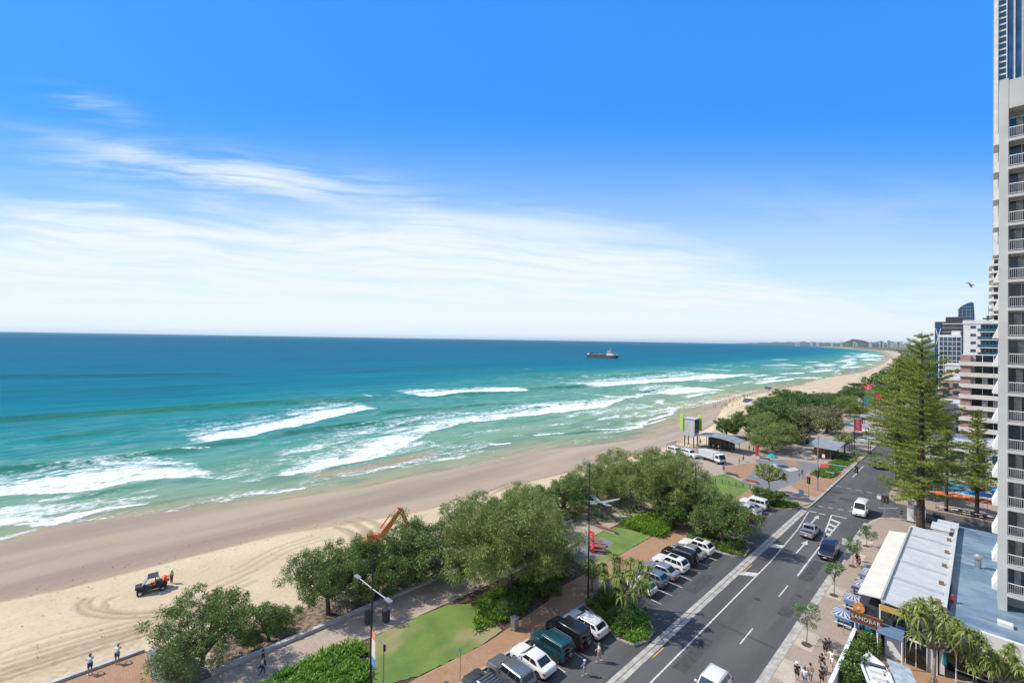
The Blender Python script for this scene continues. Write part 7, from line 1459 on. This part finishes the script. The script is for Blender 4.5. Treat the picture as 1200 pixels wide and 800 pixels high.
el = mth(nt, 'ARCSINE', sp.outputs[2]); az = mth(nt, 'ARCTAN2', sp.outputs[0], sp.outputs[1])      # elevation and compass angle, radians
def comb(x, y, z=0.0):
    n = nt.nodes.new('ShaderNodeCombineXYZ')
    for i, v in enumerate((x, y, z)):
        if isinstance(v, (int, float)): n.inputs[i].default_value = v
        else: L(nt, v, n.inputs[i])
    return n.outputs[0]
def nz(vec, scale, detail=6, rough=.6, dist=0.0):
    n = nt.nodes.new('ShaderNodeTexNoise'); n.inputs['Scale'].default_value = scale; n.inputs['Detail'].default_value = detail; n.inputs['Roughness'].default_value = rough; n.inputs['Distortion'].default_value = dist
    L(nt, vec, n.inputs['Vector']); return n.outputs[0]
# a flat cirrus sheet: streaks run NE-SW in the world, so position = compass components over height
ca, sa = math.cos(YAW), math.sin(YAW)
fwd = mth(nt, 'MAXIMUM', mth(nt, 'SUBTRACT', mth(nt, 'MULTIPLY', sp.outputs[1], ca), mth(nt, 'MULTIPLY', sp.outputs[0], sa)), .12)
rgt = mth(nt, 'ADD', mth(nt, 'MULTIPLY', sp.outputs[0], ca), mth(nt, 'MULTIPLY', sp.outputs[1], sa))
A = mth(nt, 'DIVIDE', rgt, fwd); E_ = mth(nt, 'DIVIDE', sp.outputs[2], fwd)
def warp(v, k, vec, s):
    return mth(nt, 'ADD', v, mth(nt, 'MULTIPLY', mth(nt, 'SUBTRACT', nz(vec, s, 3, .5), .5), k))
Ew = warp(mth(nt, 'ADD', E_, mth(nt, 'MULTIPLY', A, .06)), .08, comb(A, mth(nt, 'MULTIPLY', E_, 2)), 1.7)
streak = nz(comb(A, mth(nt, 'MULTIPLY', Ew, 6.0)), 2.0, 8, .6, .5)
streak2 = nz(comb(mth(nt, 'MULTIPLY', A, 1.2), mth(nt, 'MULTIPLY', Ew, 16.0), 3.3), 2.4, 8, .62, .35)
def fall(c_a, c_e, s_a, s_e, tilt=0.0):
    a = mth(nt, 'SUBTRACT', A, c_a); e_ = mth(nt, 'SUBTRACT', mth(nt, 'SUBTRACT', E_, c_e), mth(nt, 'MULTIPLY', a, tilt))
    q = mth(nt, 'ADD', mth(nt, 'POWER', mth(nt, 'ABSOLUTE', mth(nt, 'DIVIDE', a, s_a)), 2), mth(nt, 'POWER', mth(nt, 'ABSOLUTE', mth(nt, 'DIVIDE', e_, s_e)), 2))
    return mth(nt, 'EXPONENT', mth(nt, 'MULTIPLY', q, -1))
hazeg = mth(nt, 'MULTIPLY', mth(nt, 'POWER', sstep(nt, E_, .56, .0), 1.4), 1.08)
right = sstep(nt, A, -.05, .8)
edge = mth(nt, 'ADD', E_, mth(nt, 'ADD', mth(nt, 'MULTIPLY', right, .16), mth(nt, 'MULTIPLY', mth(nt, 'SUBTRACT', streak, .5), .34)))
mass = mth(nt, 'MULTIPLY', sstep(nt, edge, .32, .2), .95)
tex1 = mth(nt, 'ADD', .45, mth(nt, 'MULTIPLY', sstep(nt, streak2, .3, .6), .55)); tex1 = mth(nt, 'MAXIMUM', tex1, sstep(nt, E_, .17, .03))
mass = mth(nt, 'MULTIPLY', mass, tex1)
c1 = mth(nt, 'MULTIPLY', sstep(nt, streak2, .36, .66), fall(-.62, .345, .36, .05, -.10))
c2 = mth(nt, 'MULTIPLY', sstep(nt, streak, .36, .62), fall(-.78, .395, .30, .022, -.16))
c3 = mth(nt, 'MULTIPLY', sstep(nt, streak, .32, .6), fall(-.05, .255, .38, .022, -.07))
c4 = mth(nt, 'MULTIPLY', sstep(nt, streak2, .4, .7), fall(-.93, .50, .10, .03, -.3))
c5 = mth(nt, 'MULTIPLY', sstep(nt, streak, .35, .7), fall(.75, .30, .35, .07, .0))
cl = mth(nt, 'ADD', mth(nt, 'MULTIPLY', c1, .8), mth(nt, 'ADD', mth(nt, 'MULTIPLY', c2, .55), mth(nt, 'ADD', mth(nt, 'MULTIPLY', c3, .65), mth(nt, 'MULTIPLY', c4, .35))))
cl = mth(nt, 'ADD', cl, mth(nt, 'MULTIPLY', c5, .18))
cl = mth(nt, 'SUBTRACT', 1, mth(nt, 'MULTIPLY', mth(nt, 'SUBTRACT', 1, mth(nt, 'MINIMUM', cl, 1)), mth(nt, 'SUBTRACT', 1, mth(nt, 'MINIMUM', mass, 1))))
cl = mth(nt, 'MINIMUM', cl, .97)
gain = mixc(nt, .74, mixc(nt, 1.0, hs.outputs[0], (.8, 1.15, 1.45), 'MULTIPLY'), (.38, 2.6, 7.9))
CLOUD = (6.6, 7.1, 7.5)
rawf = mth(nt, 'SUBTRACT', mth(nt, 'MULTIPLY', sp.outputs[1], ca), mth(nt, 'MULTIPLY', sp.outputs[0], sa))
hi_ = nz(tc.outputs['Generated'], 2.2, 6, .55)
over = mth(nt, 'MULTIPLY', sstep(nt, hi_, .40, .55), mth(nt, 'MAXIMUM', sstep(nt, rawf, .25, -.25), sstep(nt, sp.outputs[2], .68, .88)))     # unseen cloud added behind the camera and overhead to neutralise blue ambient light
gain = mixc(nt, mth(nt, 'MINIMUM', hazeg, .96), gain, (5.2, 6.7, 7.9))
col = mixc(nt, cl, gain, CLOUD)
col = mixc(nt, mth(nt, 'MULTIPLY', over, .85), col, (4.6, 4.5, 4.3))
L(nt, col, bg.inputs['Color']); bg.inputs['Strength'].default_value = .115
sun = bpy.data.lights.new('sun', 'SUN'); sun.energy = 4.6; sun.angle = math.radians(.53); sun.color = (1, .94, .84)
so = bpy.data.objects.new('sun', sun); COL.objects.link(so)
sv = Vector((SX_, SY_, 0)).normalized() * math.cos(math.radians(SUN_EL)); sv.z = math.sin(math.radians(SUN_EL))
so.rotation_euler = sv.to_track_quat('Z', 'Y').to_euler()
m = bpy.data.materials.new('haze_air'); m.use_nodes = True; nt = m.node_tree; nt.nodes.remove(nt.nodes['Principled BSDF'])
pv = nt.nodes.new('ShaderNodeVolumePrincipled'); pv.inputs['Color'].default_value = (.72, .92, 1, 1); pv.inputs['Density'].default_value = 1.8e-5; pv.inputs['Anisotropy'].default_value = .2
L(nt, pv.outputs[0], nt.nodes['Material Output'].inputs['Volume'])
hb = MB(); hb.box(-61000, 41000, -15000, 61000, -14, 262, m); tag(hb.build('haze'), kind='stuff')
sc.view_settings.view_transform = 'Standard'; sc.view_settings.look = 'None'; sc.view_settings.exposure = .25; sc.view_settings.gamma = 1; sc.view_settings.use_curve_mapping = False
sc.cycles.max_bounces = 6; sc.cycles.diffuse_bounces = 3; sc.cycles.glossy_bounces = 3; sc.cycles.transmission_bounces = 4; sc.cycles.transparent_max_bounces = 6; sc.cycles.volume_bounces = 0
sc.cycles.use_denoising = True; sc.cycles.caustics_reflective = False; sc.cycles.caustics_refractive = False; sc.cycles.sample_clamp_indirect = 8
